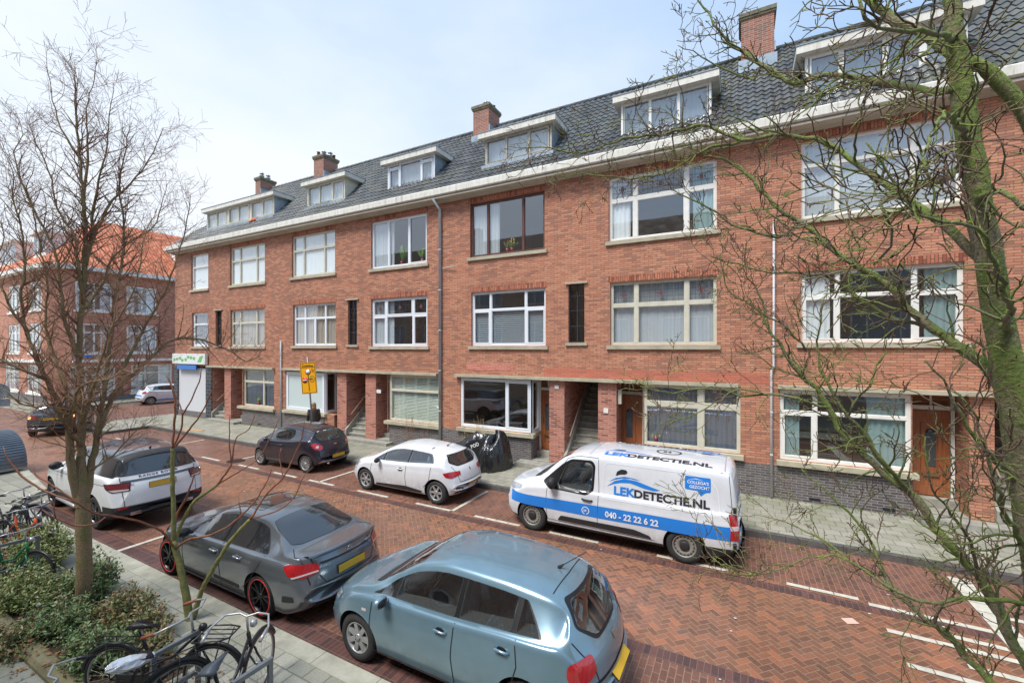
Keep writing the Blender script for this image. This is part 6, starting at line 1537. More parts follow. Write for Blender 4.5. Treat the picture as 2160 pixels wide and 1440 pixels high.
def shoot(mb, rg, p, d, L, r, lvl, P):
    """a crooked twig with side twigs; P: dict(up, crook, kids, sub, spur)"""
    n = max(3, int(L/P['seg'])); pts = [p.copy()]; d = d.normalized(); q = p.copy(); dirs = []
    for i in range(n):
        d = (d+rvec(rg)*P['crook']+Vector((0, 0, 1))*P['up']).normalized(); q = q+d*(L/n); pts.append(q.copy()); dirs.append(d.copy())
    rad = [max(P['rmin'], r*(1-.75*i/n)) for i in range(n+1)]
    mb.tube(pts, rad, 5 if r > .012 else 3, 0 if r > P.get('thick', .02) else 1, cap=False)
    if lvl <= 0:
        return
    k = int(P['kids'][lvl-1]*L*rg.uniform(.8, 1.2)+.5)
    for _ in range(k):
        t = rg.uniform(.15, 1.0); i = min(n-1, int(t*n)); b = pts[i].lerp(pts[i+1], t*n-i)
        sd = rvec(rg); sd = (sd-dirs[i]*sd.dot(dirs[i])).normalized()
        nd = (dirs[i]*rg.uniform(.35, 1.1)+sd*rg.uniform(.6, 1.1)).normalized()
        shoot(mb, rg, b, nd, L*rg.uniform(.28, .6)*P.get('sub', 1)*(1-.4*t) if lvl > 1 else rg.uniform(*P['spur']), max(P['rmin'], rad[i]*rg.uniform(.45, .65)), lvl-1, P)
def pxline(rows, k=1.0):
    """rows of (px, py, depth, radius in px) -> world points and radii"""
    return [at(a, b, c) for a, b, c, d in rows], [d*c/F*k for a, b, c, d in rows]
def refine(pts, rad, rg, step=.12, jit=.012):
    P_, R_ = [pts[0]], [rad[0]]
    for i in range(len(pts)-1):
        p0, p1, p2, p3 = pts[max(i-1, 0)], pts[i], pts[i+1], pts[min(i+2, len(pts)-1)]
        n = max(1, int((p2-p1).length/step))
        for k in range(1, n+1):
            t = k/n; v = .5*((2*p1)+(p2-p0)*t+(2*p0-5*p1+4*p2-p3)*t*t+(3*p1-p0-3*p2+p3)*t**3)
            j = jit*(1 if k < n else .3); P_.append(v+rvec(rg)*j); R_.append(rad[i]+(rad[i+1]-rad[i])*t)
    return P_, R_
def clothe(mb, rg, pts, rad, P, dens, Lr, lvl, start=0., bias=None):
    """side shoots all along a limb; dens per metre"""
    acc = 0
    tot = sum((b-a).length for a, b in zip(pts[:-1], pts[1:])); run = 0
    for i in range(len(pts)-1):
        seg = (pts[i+1]-pts[i]); L = seg.length; run += L
        if run < start*tot: continue
        acc += L*dens*rg.uniform(.6, 1.4); d = seg.normalized()
        while acc > 1:
            acc -= 1; s = rvec(rg); s = (s-d*s.dot(d)).normalized()
            nd = (d*rg.uniform(.2, .9)+s+Vector((0, 0, P['rise']))+(bias or Vector())).normalized()
            shoot(mb, rg, pts[i].lerp(pts[i+1], rg.random()), nd, rg.uniform(*Lr), min(rad[i]*.6, P['r0']), lvl, P)
# ---------------------------------------------------------------- the tree on the left
rg = random.Random(11)
TL = empty('bare_tree', (-9.31, -10.79, PZ), 0, 'tall bare tree with many upright moss-tinged limbs in the planting bed', 'tree')
D = 6.73
LK = .63
lead = [(180, 1300, D, 27), (178, 1250, D, 23), (177, 1150, D, 20.5), (174, 1060, D, 20), (172, 1010, D, 17), (171, 960, D, 10)]
limbs = [
 [(174, 1070, D, 19), (170, 1000, D+.02, 14), (172, 900, D+.05, 12), (168, 800, D+.08, 11), (168, 700, D+.1, 10.5), (177, 600, D+.1, 10), (180, 500, D+.1, 8), (177, 430, D+.05, 6.5), (170, 360, D, 5.5), (165, 290, D, 4.5), (160, 240, D, 3.5), (160, 185, D, 2.2), (157, 130, D, 1.0)],
 [(172, 1065, D, 14), (152, 985, D-.1, 12), (146, 900, D-.15, 11), (122, 845, D-.25, 9), (98, 800, D-.35, 8), (78, 755, D-.4, 7), (58, 700, D-.4, 6), (44, 630, D-.35, 5), (52, 570, D-.3, 4.5), (48, 500, D-.3, 3.5), (30, 430, D-.3, 2.5), (26, 360, D-.3, 1.6), (0, 300, D-.3, 1)],
 [(98, 800, D-.35, 6), (60, 785, D-.5, 5), (20, 768, D-.6, 4.5), (-30, 745, D-.7, 3.5), (-90, 700, D-.8, 2)],
 [(178, 1060, D, 14), (192, 985, D+.1, 10.5), (205, 920, D+.15, 9.5), (216, 850, D+.2, 8.5), (226, 780, D+.3, 7.5), (236, 700, D+.3, 7), (244, 620, D+.35, 6), (258, 540, D+.4, 5), (262, 470, D+.4, 4), (250, 400, D+.4, 3), (262, 330, D+.4, 2.4), (275, 260, D+.4, 1.2)],
 [(207, 915, D+.15, 8), (238, 835, D+.3, 7.5), (285, 785, D+.5, 6.5), (330, 745, D+.7, 5.5), (370, 715, D+.9, 5), (425, 716, D+1.1, 4), (475, 735, D+1.3, 3.2), (520, 762, D+1.4, 2.6), (548, 748, D+1.5, 2)],
 [(250, 800, D+.3, 5), (300, 700, D+.5, 4.5), (345, 620, D+.6, 4), (372, 550, D+.6, 3.2), (392, 480, D+.6, 2.4), (402, 410, D+.6, 1.2)],
 [(170, 760, D+.1, 7), (140, 690, D-.1, 6), (128, 610, D-.15, 5.5), (118, 540, D-.2, 5), (92, 480, D-.25, 4.5), (60, 420, D-.3, 4), (38, 360, D-.35, 3), (28, 320, D-.35, 2), (48, 285, D-.35, 1.4), (30, 230, D-.35, .8)],
 [(176, 640, D+.1, 6), (165, 560, D-.05, 5), (158, 500, D-.1, 4.5), (120, 440, D-.1, 3.6), (110, 380, D-.1, 3), (85, 320, D-.1, 2.2), (60, 260, D-.1, 1.3)],
 [(180, 560, D+.1, 7), (192, 500, D+.15, 6), (198, 440, D+.2, 5), (208, 380, D+.2, 4), (222, 330, D+.25, 3.2), (230, 270, D+.3, 2.4), (236, 210, D+.3, 1.4), (240, 175, D+.3, .8)],
 [(186, 530, D+.12, 5), (225, 440, D+.2, 4.4), (262, 400, D+.3, 3.6), (300, 360, D+.35, 3), (325, 320, D+.4, 2.2), (345, 270, D+.4, 1.1)],
 [(176, 420, D+.05, 4.6), (185, 340, D, 3.8), (184, 280, D, 3), (182, 230, D, 2.4), (200, 165, D, 1.4), (205, 90, D, .7)],
 [(166, 330, D, 4), (140, 290, D-.05, 3), (120, 250, D-.05, 2.4), (108, 190, D-.1, 1.6), (92, 130, D-.1, .8)],
 [(172, 900, D+.1, 6), (190, 840, D-.3, 5.5), (212, 760, D-.45, 5), (236, 690, D-.5, 4.5), (270, 640, D-.5, 4), (296, 560, D-.5, 3), (306, 500, D-.5, 2), (330, 440, D-.5, 1.1)],
 [(170, 940, D, 6), (140, 900, D-.3, 5), (112, 850, D-.5, 4.6), (80, 860, D-.7, 3.6), (40, 850, D-.9, 2.6), (0, 815, D-1, 1.8)],
 [(160, 870, D+.1, 5.5), (120, 770, D+.3, 5), (96, 690, D+.4, 4.6), (100, 600, D+.45, 4), (84, 520, D+.5, 3.4), (70, 440, D+.5, 2.4), (52, 390, D+.5, 1.3)],
 [(172, 660, D+.1, 5), (215, 600, D+.5, 4.4), (240, 540, D+.7, 3.8), (292, 500, D+.8, 3), (330, 470, D+.9, 2.2), (352, 390, D+.9, 1.1)],
 [(148, 905, D-.15, 5), (160, 830, D-.6, 4.4), (190, 805, D-.8, 4), (230, 800, D-.9, 3), (262, 780, D-1, 2.2), (300, 790, D-1, 1.2)],
 [(190, 990, D, 4), (240, 960, D+.2, 2.6), (290, 905, D+.4, 1.8), (330, 880, D+.5, 1)],
 [(60, 700, D-.4, 4.6), (18, 640, D-.5, 4), (-10, 560, D-.5, 3), (10, 500, D-.5, 2.2), (-20, 420, D-.5, 1.2)],
]
tr = MB(); lm = MB(); tw = MB()
p, r = pxline(lead, LK); p[0] = Vector((-9.31, -10.79, .05)); P1, R1 = refine(p, r, rg, .15, .006); tr.tube(P1, R1, 14)
PT = dict(up=.05, crook=.20, seg=.09, kids=(11, 7), rmin=.0018, spur=(.05, .24), thick=.012, rise=.45, r0=.012)
for i, l in enumerate(limbs):
    p, r = pxline(l, .70 if i in (0, 1, 3) else .64); r = [x*(1-.28*min(1, j_/3)) for j_, x in enumerate(r)]; P1, R1 = refine(p, r, rg, .12, .014)
    lm.tube(P1, R1, 8 if R1[0] > .03 else 6)
    clothe(tw, rg, P1, R1, PT, 17 if i not in (10, 11) else 10, (.25, .75), 2, .12 if i else .18)
tr.build('trunk', M_barkL, TL); lm.build('limbs', M_barkL, TL); tw.build('crown', [M_twigL, M_twigL], TL)
# ---------------------------------------------------------------- the mossy tree close on the right
rg = random.Random(5)
TR = empty('mossy_tree', (3.0, -10.2, PZ), 0, 'mossy bare tree close to the viewer, branches reaching across the right side', 'tree')
D = 2.45
stems = [
 [(2330, 1900, D, 60), (2270, 1560, D, 54), (2205, 1250, D, 50), (2158, 980, D, 46), (2122, 760, D, 43), (2088, 560, D, 40), (2062, 400, D, 38), (2042, 280, D, 36), (2026, 160, D, 34), (2012, 60, D, 28), (2000, -80, D, 24), (1990, -300, D, 18)],
 [(2030, 170, D, 26), (2052, 130, D-.03, 25), (2085, 150, D-.06, 24), (2128, 195, D-.08, 24), (2190, 290, D-.1, 25), (2300, 480, D-.1, 26)],
]
RL = [
 [(2262, 1560, D, 24), (2160, 1390, D+.2, 19), (2082, 1241, D+.4, 16), (2004, 1147, D+.5, 15), (1965, 1102, D+.6, 15), (1917, 1038, D+.7, 14), (1864, 999, D+.8, 13), (1800, 935, D+.9, 11.5), (1769, 904, D+1, 11), (1748, 859, D+1.05, 10), (1724, 819, D+1.1, 9), (1687, 787, D+1.15, 8), (1655, 742, D+1.2, 6), (1620, 690, D+1.3, 4.5), (1600, 620, D+1.4, 3), (1560, 560, D+1.4, 1.5)],
 [(1917, 1038, D+.7, 9), (1874, 988, D+.6, 7.5), (1830, 925, D+.6, 6.5), (1790, 877, D+.6, 6), (1758, 830, D+.65, 5), (1729, 780, D+.7, 4), (1722, 720, D+.7, 3), (1735, 640, D+.7, 2)],
 [(1790, 877, D+.6, 4), (1800, 850, D+.55, 4), (1835, 815, D+.5, 3.5), (1850, 770, D+.5, 3), (1870, 740, D+.5, 2)],
 [(2150, 900, D, 24), (2100, 800, D+.1, 19), (2045, 745, D+.2, 17), (1997, 712, D+.3, 16), (1940, 671, D+.4, 15), (1908, 645, D+.45, 14), (1876, 604, D+.5, 13), (1840, 578, D+.55, 12), (1792, 549, D+.6, 10), (1757, 524, D+.7, 9), (1700, 475, D+.8, 8), (1652, 447, D+.9, 7), (1600, 400, D+1, 6), (1560, 350, D+1.1, 5), (1500, 330, D+1.2, 3.5), (1440, 300, D+1.3, 2)],
 [(1985, 705, D+.3, 9), (1930, 680, D+.45, 8), (1860, 660, D+.6, 7), (1800, 620, D+.7, 6), (1760, 590, D+.8, 5), (1680, 575, D+.9, 4), (1600, 570, D+1, 3), (1500, 540, D+1.1, 2)],
 [(2088, 570, D, 19), (2020, 500, D+.1, 15), (1965, 457, D+.2, 14), (1927, 428, D+.3, 13), (1876, 393, D+.4, 12), (1844, 373, D+.45, 11), (1812, 348, D+.5, 10), (1773, 316, D+.6, 9), (1720, 292, D+.7, 8), (1650, 285, D+.8, 7), (1590, 295, D+1, 6.5), (1530, 283, D+1.2, 6), (1470, 265, D+1.3, 5.5), (1400, 285, D+1.4, 5), (1330, 290, D+1.5, 4), (1230, 322, D+1.7, 3), (1160, 312, D+1.8, 2.2), (1092, 317, D+1.9, 1.2)],
 [(1560, 300, D+1.1, 5), (1500, 310, D+1.1, 5), (1450, 340, D+1.2, 4), (1380, 370, D+1.3, 3.4), (1310, 375, D+1.4, 2.6), (1230, 365, D+1.5, 1.8), (1160, 375, D+1.5, 1)],
 [(2010, 190, D, 14), (1960, 192, D+.2, 12), (1900, 182, D+.4, 11), (1850, 172, D+.5, 10), (1780, 163, D+.7, 9), (1740, 158, D+.8, 8.5), (1700, 172, D+.9, 8), (1660, 172, D+1, 8), (1606, 138, D+1.1, 7), (1576, 114, D+1.2, 6), (1541, 92, D+1.3, 5), (1515, 62, D+1.3, 4), (1485, 19, D+1.4, 3), (1460, -30, D+1.4, 2)],
 [(2017, 80, D, 11), (1980, 76, D-.2, 8), (1917, 67, D-.3, 7), (1883, 63, D-.35, 7), (1850, 62, D-.4, 6), (1826, 40, D-.4, 6), (1808, -10, D-.4, 5)],
 [(2020, 130, D, 17), (1960, 80, D+.1, 15), (1900, 50, D+.2, 14), (1850, 17, D+.3, 13), (1790, -40, D+.4, 11)],
 [(1850, 62, D-.4, 5), (1868, 30, D-.5, 4.5), (1885, -20, D-.5, 4)],
 [(2026, 350, D, 14), (1990, 380, D-.3, 9), (1940, 395, D-.5, 7), (1880, 410, D-.5, 6), (1860, 430, D-.5, 5), (1870, 460, D-.5, 4), (1880, 520, D-.4, 4), (1842, 560, D-.3, 4)],
 [(2120, 700, D, 14), (2130, 640, D-.5, 9), (2100, 560, D-.7, 7), (2060, 480, D-.8, 6), (1990, 470, D-.9, 6), (1930, 450, D-.9, 5), (1880, 380, D-.9, 4), (1830, 300, D-.9, 3)],
 [(2060, 420, D, 12), (2110, 400, D-.2, 9), (2160, 440, D-.3, 8), (2230, 460, D-.3, 6)],
 [(2042, 300, D, 12), (2000, 240, D-.5, 6), (1960, 300, D-.8, 5), (1930, 400, D-.9, 4.5), (1940, 470, D-1, 3.5)],
 [(2270, 1600, D, 19), (2160, 1500, D+.1, 15), (2088, 1436, D+.2, 12), (2032, 1380, D+.3, 11), (1990, 1330, D+.35, 10), (1949, 1302, D+.4, 9), (1921, 1274, D+.45, 8.5), (1888, 1252, D+.5, 8), (1865, 1213, D+.6, 7), (1849, 1172, D+.7, 6), (1830, 1130, D+.8, 5), (1790, 1080, D+.9, 4), (1740, 1030, D+1, 3), (1690, 990, D+1.1, 1.8)],
 [(2240, 1300, D, 12), (2160, 1272, D+.05, 9), (2088, 1266, D+.1, 8), (2032, 1260, D+.15, 7), (1977, 1274, D+.2, 6.5), (1932, 1266, D+.25, 6), (1880, 1240, D+.3, 5), (1820, 1200, D+.4, 4), (1760, 1170, D+.5, 3), (1700, 1175, D+.6, 2.4), (1640, 1200, D+.7, 2), (1570, 1215, D+.8, 1.2)],
 [(1865, 1213, D+.6, 5), (1800, 1190, D+.8, 4), (1740, 1140, D+1, 3), (1680, 1110, D+1.2, 2.2), (1600, 1085, D+1.3, 1.2)],
 [(1600, 1210, D+.8, 2.4), (1570, 1212, D+.9, 2.4), (1520, 1190, D+1.1, 2), (1490, 1160, D+1.2, 1.8), (1470, 1100, D+1.2, 1.2), (1475, 1068, D+1.2, .7)],
 [(2140, 1010, D, 14), (2090, 960, D-.1, 7), (2040, 900, D-.1, 6), (2010, 850, D-.1, 5), (1990, 800, D-.1, 4), (1950, 760, D-.1, 3)],
 [(2200, 1210, D, 12), (2130, 1100, D-.2, 8), (2100, 1020, D-.3, 6), (2080, 940, D-.3, 5), (2060, 880, D-.3, 4), (2020, 830, D-.3, 2.5)],
 [(2060, 1220, D+.4, 6), (2040, 1130, D+.2, 5), (1990, 1060, D+.1, 4), (1960, 1010, D, 3), (1950, 920, D, 2)],
 [(1684, 466, D+.85, 6), (1640, 500, D+.9, 5), (1560, 480, D+1, 4), (1480, 430, D+1.1, 3), (1420, 400, D+1.2, 2), (1390, 350, D+1.2, 1.2)],
 [(1748, 859, D+1, 5), (1680, 840, D+1.1, 4.4), (1620, 830, D+1.2, 4), (1560, 835, D+1.3, 3.4), (1500, 815, D+1.3, 2.6), (1420, 830, D+1.4, 2), (1350, 815, D+1.4, 1.1)],
 [(1620, 835, D+1.2, 3.4), (1560, 820, D+1.25, 3), (1520, 845, D+1.3, 2.6), (1450, 880, D+1.35, 2), (1370, 895, D+1.4, 1.1)],
 [(1700, 740, D+1.1, 4), (1660, 690, D+1.1, 3.6), (1590, 650, D+1.2, 3), (1530, 600, D+1.3, 2.4), (1520, 540, D+1.3, 1.6)],
 [(1606, 138, D+1.1, 4), (1590, 170, D+1.2, 3.6), (1540, 150, D+1.3, 3), (1480, 120, D+1.4, 2.2), (1430, 95, D+1.4, 1.2)],
]
st = MB(); lm = MB(); tw = MB()
for l in stems:
    p, r = pxline(l, .56); P1, R1 = refine(p, r, rg, .10, .006); R1 = [x*rg.uniform(.93, 1.07) for x in R1]; st.tube(P1, R1, 18)
PR = dict(up=.03, crook=.36, seg=.045, kids=(16, 10), rmin=.0028, spur=(.02, .08), thick=.007, rise=.22, r0=.0105)
for i, l in enumerate(RL):
    p, r = pxline(l, .58); P1, R1 = refine(p, r, rg, .07, .014); R1 = [x*rg.uniform(.88, 1.12) for x in R1]
    lm.tube(P1, R1, 9)
    clothe(tw, rg, P1, R1, PR, 14.0 if i < 12 else 9.5, (.16, .58), 2, .10 if i < 8 else .03, Vector((-.45, .1, 0)))
st.build('trunk', M_barkR, TR); lm.build('limbs', M_barkR, TR); tw.build('crown', [M_barkR, M_twigR], TR)
# moss tufts sitting on limbs of the right tree
mo = MB()
for l in RL[:16]+stems*3:
    p, r = pxline(l, .57); P1, R1 = refine(p, r, rg, .02, .0)
    for q, rr_ in zip(P1, R1):
        for _ in range(5 if rr_ > .03 else 2):
            v = rvec(rg); v.z = abs(v.z)*.8+.1 if rr_ < .03 else v.z; v.normalize(); c_ = q+v*rr_*.98
            s = rg.uniform(.004, .011); u = rvec(rg)*s; w2 = v.cross(u).normalized()*s*.35
            mo.add([c_-w2, c_+w2, c_+v*s*1.4+u*.6], [(0, 1, 2)])
mo.build('moss_tufts', plain('moss_green', srgb(124, 146, 60), .95, var=.35, vscale=20), TR)
# ---------------------------------------------------------------- red stemmed sapling
rg = random.Random(8)
SP = empty('sapling', (-7.57, -10.08, PZ), 0, 'young sapling with forked green and red-orange stems by the kerb', 'sapling')
D = 6.5
M_sapg = plain('sapling_bark_green', srgb(120, 118, 70), .7, var=.3, vscale=18); M_sapr = plain('sapling_shoot_red', srgb(136, 86, 62), .6, var=.3, vscale=12)
low = [[(404, 1310, D, 12), (398, 1290, D, 10), (392, 1250, D, 9), (380, 1190, D, 8), (368, 1150, D, 7.5), (366, 1140, D, 7)],
       [(406, 1300, D, 9), (414, 1280, D, 7), (425, 1245, D, 6), (455, 1190, D, 5.5), (489, 1137, D, 5), (528, 1095, D, 4.5)],
       [(366, 1145, D, 6), (366, 1080, D, 5.5), (364, 1000, D, 5), (364, 945, D, 5)], [(366, 1150, D, 5), (380, 1110, D+.1, 4.5), (410, 1057, D+.1, 4), (440, 1035, D+.15, 3.6), (460, 1020, D+.2, 3.5)]]
up_ = [[(364, 945, D, 4), (370, 850, D, 3.4), (360, 810, D, 2.6), (350, 792, D, 1.8)], [(365, 942, D, 3.4), (382, 905, D, 3), (385, 875, D, 2.8), (400, 850, D, 2.4), (420, 805, D, 2), (425, 775, D, 1.3)],
       [(368, 942, D, 3.6), (400, 905, D-.1, 3), (425, 870, D-.1, 2.6), (445, 830, D-.1, 2), (457, 805, D-.1, 1.3)], [(385, 875, D, 2.4), (378, 850, D+.1, 2), (372, 830, D+.1, 1.2)],
       [(460, 1020, D+.2, 3.4), (487, 982, D+.2, 3), (492, 950, D+.25, 2.6), (500, 920, D+.3, 2), (525, 905, D+.3, 1.6), (540, 870, D+.3, 1)], [(488, 975, D+.2, 2.4), (484, 930, D+.2, 2), (485, 875, D+.2, 1.1)],
       [(460, 1020, D+.2, 2.8), (510, 990, D+.2, 2.4), (545, 965, D+.3, 2), (570, 925, D+.3, 1.6), (590, 880, D+.3, 1)],
       [(528, 1095, D, 4), (560, 1045, D+.1, 3.4), (598, 1005, D+.15, 3), (617, 969, D+.2, 2.6), (635, 927, D+.2, 2), (643, 886, D+.2, 1.2)], [(598, 1005, D+.15, 2.4), (590, 970, D+.2, 2), (593, 945, D+.2, 1.2)],
       [(528, 1095, D, 3), (570, 1082, D+.1, 2.6), (600, 1068, D+.1, 2.4), (625, 1040, D+.1, 2), (640, 1005, D+.1, 1.4), (660, 985, D+.1, .8)],
       [(366, 1159, D, 4.2), (400, 1137, D-.2, 3.8), (439, 1129, D-.3, 3.4), (472, 1115, D-.3, 3.2), (508, 1087, D-.3, 3), (535, 1060, D-.3, 2.6), (560, 1020, D-.3, 2), (575, 985, D-.3, 1.2)], [(508, 1087, D-.3, 2), (504, 1060, D-.3, 1.4), (503, 1045, D-.3, .9)],
       [(364, 1150, D, 4.6), (350, 1128, D-.3, 4), (328, 1112, D-.5, 3.8), (278, 1095, D-.8, 3.6), (236, 1087, D-1.05, 3.6), (200, 1082, D-1.2, 3.4), (167, 1062, D-1.35, 3.2), (125, 1032, D-1.4, 2.8), (100, 1015, D-1.4, 2.4), (75, 1000, D-1.4, 2), (70, 980, D-1.4, 1)],
       [(167, 1062, D-1.35, 3.4), (140, 1052, D-1.4, 3.2), (95, 1035, D-1.4, 3.2), (57, 1012, D-1.4, 3.4), (32, 987, D-1.4, 3), (12, 960, D-1.4, 2.2), (7, 942, D-1.4, 1.2)],
       [(222, 1090, D-1.15, 2.6), (210, 1100, D-1.2, 2.4), (195, 1106, D-1.25, 2.6), (160, 1108, D-1.3, 3), (133, 1098, D-1.35, 2.8), (105, 1086, D-1.4, 2.2), (89, 1074, D-1.4, 1.1)], [(118, 1092, D-1.38, 2), (114, 1070, D-1.4, 1.6), (115, 1060, D-1.4, 1)],
       [(364, 1150, D, 5), (372, 1090, D+.1, 4), (395, 1045, D+.15, 3.4), (410, 1000, D+.2, 2)]]
for k, (grp, m_, nm) in enumerate(((low, M_sapg, 'stem'), (up_, M_sapr, 'shoot'))):
    mb = MB()
    for l in grp:
        p, r = pxline(l, .6 if k else .8); P1, R1 = refine(p, r, rg, .06, .006); mb.tube(P1, R1, 7)
    mb.build(nm, m_, SP)
# ---------------------------------------------------------------- shrubs and bed
BX0, BX1, BY0, BY1 = -13.2, -6.2, -11.52, -10.72
bed = MB(); nx_, ny_ = 60, 10; rb = random.Random(2)
vs = []
for j in range(ny_+1):
    for i in range(nx_+1):
        vs.append((BX0+(BX1-BX0)*i/nx_, BY0+(BY1-BY0)*j/ny_, PZ+.006+(.05*rb.random() if 0 < j < ny_ and 0 < i < nx_ else 0)))
bed.add(vs, [(j*(nx_+1)+i, j*(nx_+1)+i+1, (j+1)*(nx_+1)+i+1, (j+1)*(nx_+1)+i) for j in range(ny_) for i in range(nx_)], 0, True)
tag(bed.build('planting_bed', M_soil), 'dark soil bed under the shrubs beside the tree', 'soil bed', None, 'structure')
ed = MB().prism([(-.11, 0), (.11, 0), (.11, .10), (.07, .15), (0, .165), (-.07, .15), (-.11, .10)], 0, 30, 'X', M=Matrix.Translation((-20, BY0-.08, .06)))
tag(ed.build('bed_edging', plain('mossy_edging', srgb(128, 122, 92), .85, var=.3, vscale=5, bump=.4)), 'rounded mossy concrete edging along the planting bed', 'edging', None, 'structure')
def leafmat(name, cs, rough=.4):
    t = NT(name); g = t.node('ShaderNodeNewGeometry')
    c = t.ramp(g.outputs['Random Per Island'], [(i/(len(cs)-1), c_) for i, c_ in enumerate(cs)])
    t.set(color=c, rough=rough, spec=.45); return t.m
M_lgreen = leafmat('leaf_green', [srgb(64, 88, 52), srgb(96, 122, 70), srgb(124, 148, 84), srgb(116, 138, 96), srgb(158, 170, 120), srgb(72, 98, 64), srgb(134, 110, 78)])
M_lmix = leafmat('leaf_mixed', [srgb(88, 98, 58), srgb(138, 124, 80), srgb(112, 130, 70), srgb(148, 102, 76), srgb(130, 142, 92), srgb(86, 106, 62), srgb(166, 150, 106), srgb(118, 74, 62)])
M_lyel = leafmat('leaf_yellow_green', [srgb(128, 150, 82), srgb(158, 168, 104), srgb(98, 120, 64), srgb(172, 172, 122), srgb(112, 136, 74)])
M_stem = plain('shrub_stem', srgb(112, 84, 62), .8)
def leaf(mb, c, d, n_, L, wd):
    s = d.cross(n_).normalized()*wd; b = n_*L*.12
    mb.add([c, c+d*L*.35+s-b*.2, c+d*L, c+d*L*.35-s-b*.2, c+d*L*.4+b], [(0, 1, 4), (1, 2, 4), (2, 3, 4), (3, 0, 4)])
def shrub(x, y, rx, ry, h, n, m_, label, seed, sz=(.045, .08)):
    r_ = random.Random(seed); s = empty('shrub', (x, y, PZ), 0, label, 'shrub', 'low shrubs in the planting bed')
    st_ = MB(); lf = MB(); tips = []
    for _ in range(int(n/34)):
        a = r_.random()*6.283; q = math.sqrt(r_.random()); tx, ty = x+rx*q*math.cos(a), y+ry*q*math.sin(a); tz = PZ+h*(.35+.65*r_.random())*(1-.5*q*q)
        b = Vector((x+(tx-x)*.4, y+(ty-y)*.4, PZ)); t = Vector((tx, ty, tz)); md = b.lerp(t, .5)+rvec(r_)*.05
        st_.tube([b, md, t], [.007, .005, .003], 4); tips.append((b, md, t))
    for i in range(n):
        b, md, t = r_.choice(tips); u = r_.random()**.6; p = (b*(1-u)**2+md*2*u*(1-u)+t*u*u)+rvec(r_)*.07
        if p.z < PZ+.02: continue
        d = (rvec(r_)+Vector((0, 0, .2))).normalized(); nn = (Vector((0, 0, 1))+rvec(r_)*.7).normalized(); leaf(lf, p, d, nn, r_.uniform(*sz), r_.uniform(.011, .021))
    st_.build('stem', M_stem, s); lf.build('foliage', m_, s)
g1 = lambda px, py: gp(px, py, .4)
for i, (px, py, rx, ry, h, n, m_, lb) in enumerate([
    (60, 1240, .66, .46, .7, 3400, M_lyel, 'yellow-green shrub at the left edge near the parked bicycles'),
    (125, 1150, .8, .46, .95, 4600, M_lyel, 'loose light green shrub left of the tree trunk'),
    (225, 1210, .55, .40, .85, 3000, M_lgreen, 'shrub just right of and behind the tree trunk'),
    (130, 1290, .60, .40, .50, 2600, M_lgreen, 'dark green shrub in front of the tree trunk'),
    (270, 1280, .50, .36, .62, 3000, M_lmix, 'reddish brown and green shrub between trunk and sapling'),
    (210, 1350, .62, .36, .52, 3600, M_lgreen, 'dense dark glossy shrub at the front of the bed'),
    (305, 1350, .34, .30, .40, 1500, M_lmix, 'small mixed shrub beside the bed end and bicycle rack'),
    (400, 1265, .30, .26, .50, 900, M_lmix, 'thin shrub with red leaf tips at the foot of the sapling'),
    (20, 1330, .5, .25, .35, 1200, M_lmix, 'low brownish shrub at the far left of the bed')]):
    q = g1(px, py); shrub(q.x, min(q.y, -10.7), rx, ry, h, n, m_, lb, 30+i)
fl = MB(); rb = random.Random(9)
for _ in range(900):
    x = rb.uniform(BX0, BX1+1.2); y = rb.uniform(-11.9, -10.6); z = PZ+.05+rb.random()*.02 if BY0 < y < BY1 else PZ+.01
    if BY0-.2 < y < BY0+.02: z = .24
    d = Vector((rb.uniform(-1, 1), rb.uniform(-1, 1), .1)).normalized(); leaf(fl, Vector((x, y, z)), d, (Vector((0, 0, 1))+rvec(rb)*.4).normalized(), rb.uniform(.03, .07), rb.uniform(.012, .024))
tag(fl.build('fallen_leaves', leafmat('leaf_fallen', [srgb(150, 100, 62), srgb(176, 124, 78), srgb(120, 78, 52), srgb(190, 150, 90), srgb(100, 70, 50)], .8)), 'brown and orange fallen leaves on soil and paving', 'fallen leaves', None, 'stuff')
# weeds along the far wall
wd = MB()
for _ in range(1500):
    x = rb.uniform(-30, 8); x = x if rb.random() < .4 else rb.choice((-23.2, -24.5, -21.8, -12.2, -8, -6, 3.5, 1.2))+rb.gauss(0, .7)
    y = -.06-abs(rb.gauss(0, .05))-(.42 if -6.9 < x < -2.6 else 0)
    d = (Vector((0, 0, 1))+rvec(rb)*.8).normalized(); leaf(wd, Vector((x, y, PZ)), d, rvec(rb), rb.uniform(.02, .07), .008)
tag(wd.build('wall_weeds', leafmat('weed_green', [srgb(96, 112, 44), srgb(130, 140, 60), srgb(110, 100, 60)], .8)), 'thin weeds and moss along the foot of the terrace', 'weeds', None, 'stuff')
def dry(px, py, n, h, spread, label, m_, seed):
    r_ = random.Random(seed); q = gp(px, py, PZ); q.y = max(min(q.y, -.25), -.5); s = empty('dry_shrub', (q.x, q.y, PZ), 0, label, 'shrub', 'dry twiggy plants along the terrace wall')
    mb = MB(); P = dict(up=.08, crook=.14, seg=.12, kids=(4, 3), rmin=.0035, spur=(.05, .16), rise=.3, r0=.006)
    for _ in range(n): shoot(mb, r_, Vector((q.x+r_.gauss(0, .05), q.y+r_.gauss(0, .04), PZ)), Vector((r_.gauss(0, spread), r_.gauss(0, .12)-.05, 1)), h*r_.uniform(.6, 1.1), .006, 1, P)
    mb.build('twigs', [m_, m_], s)
dry(872, 945, 16, 1.35, .3, 'dry brown twiggy shrub under the slatted blind window', plain('dry_twig', srgb(150, 116, 94), .8), 1)
dry(898, 948, 9, 1.2, .25, 'smaller dry shrub close to the grey drainpipe', plain('dry_twig', srgb(150, 116, 94), .8), 2)
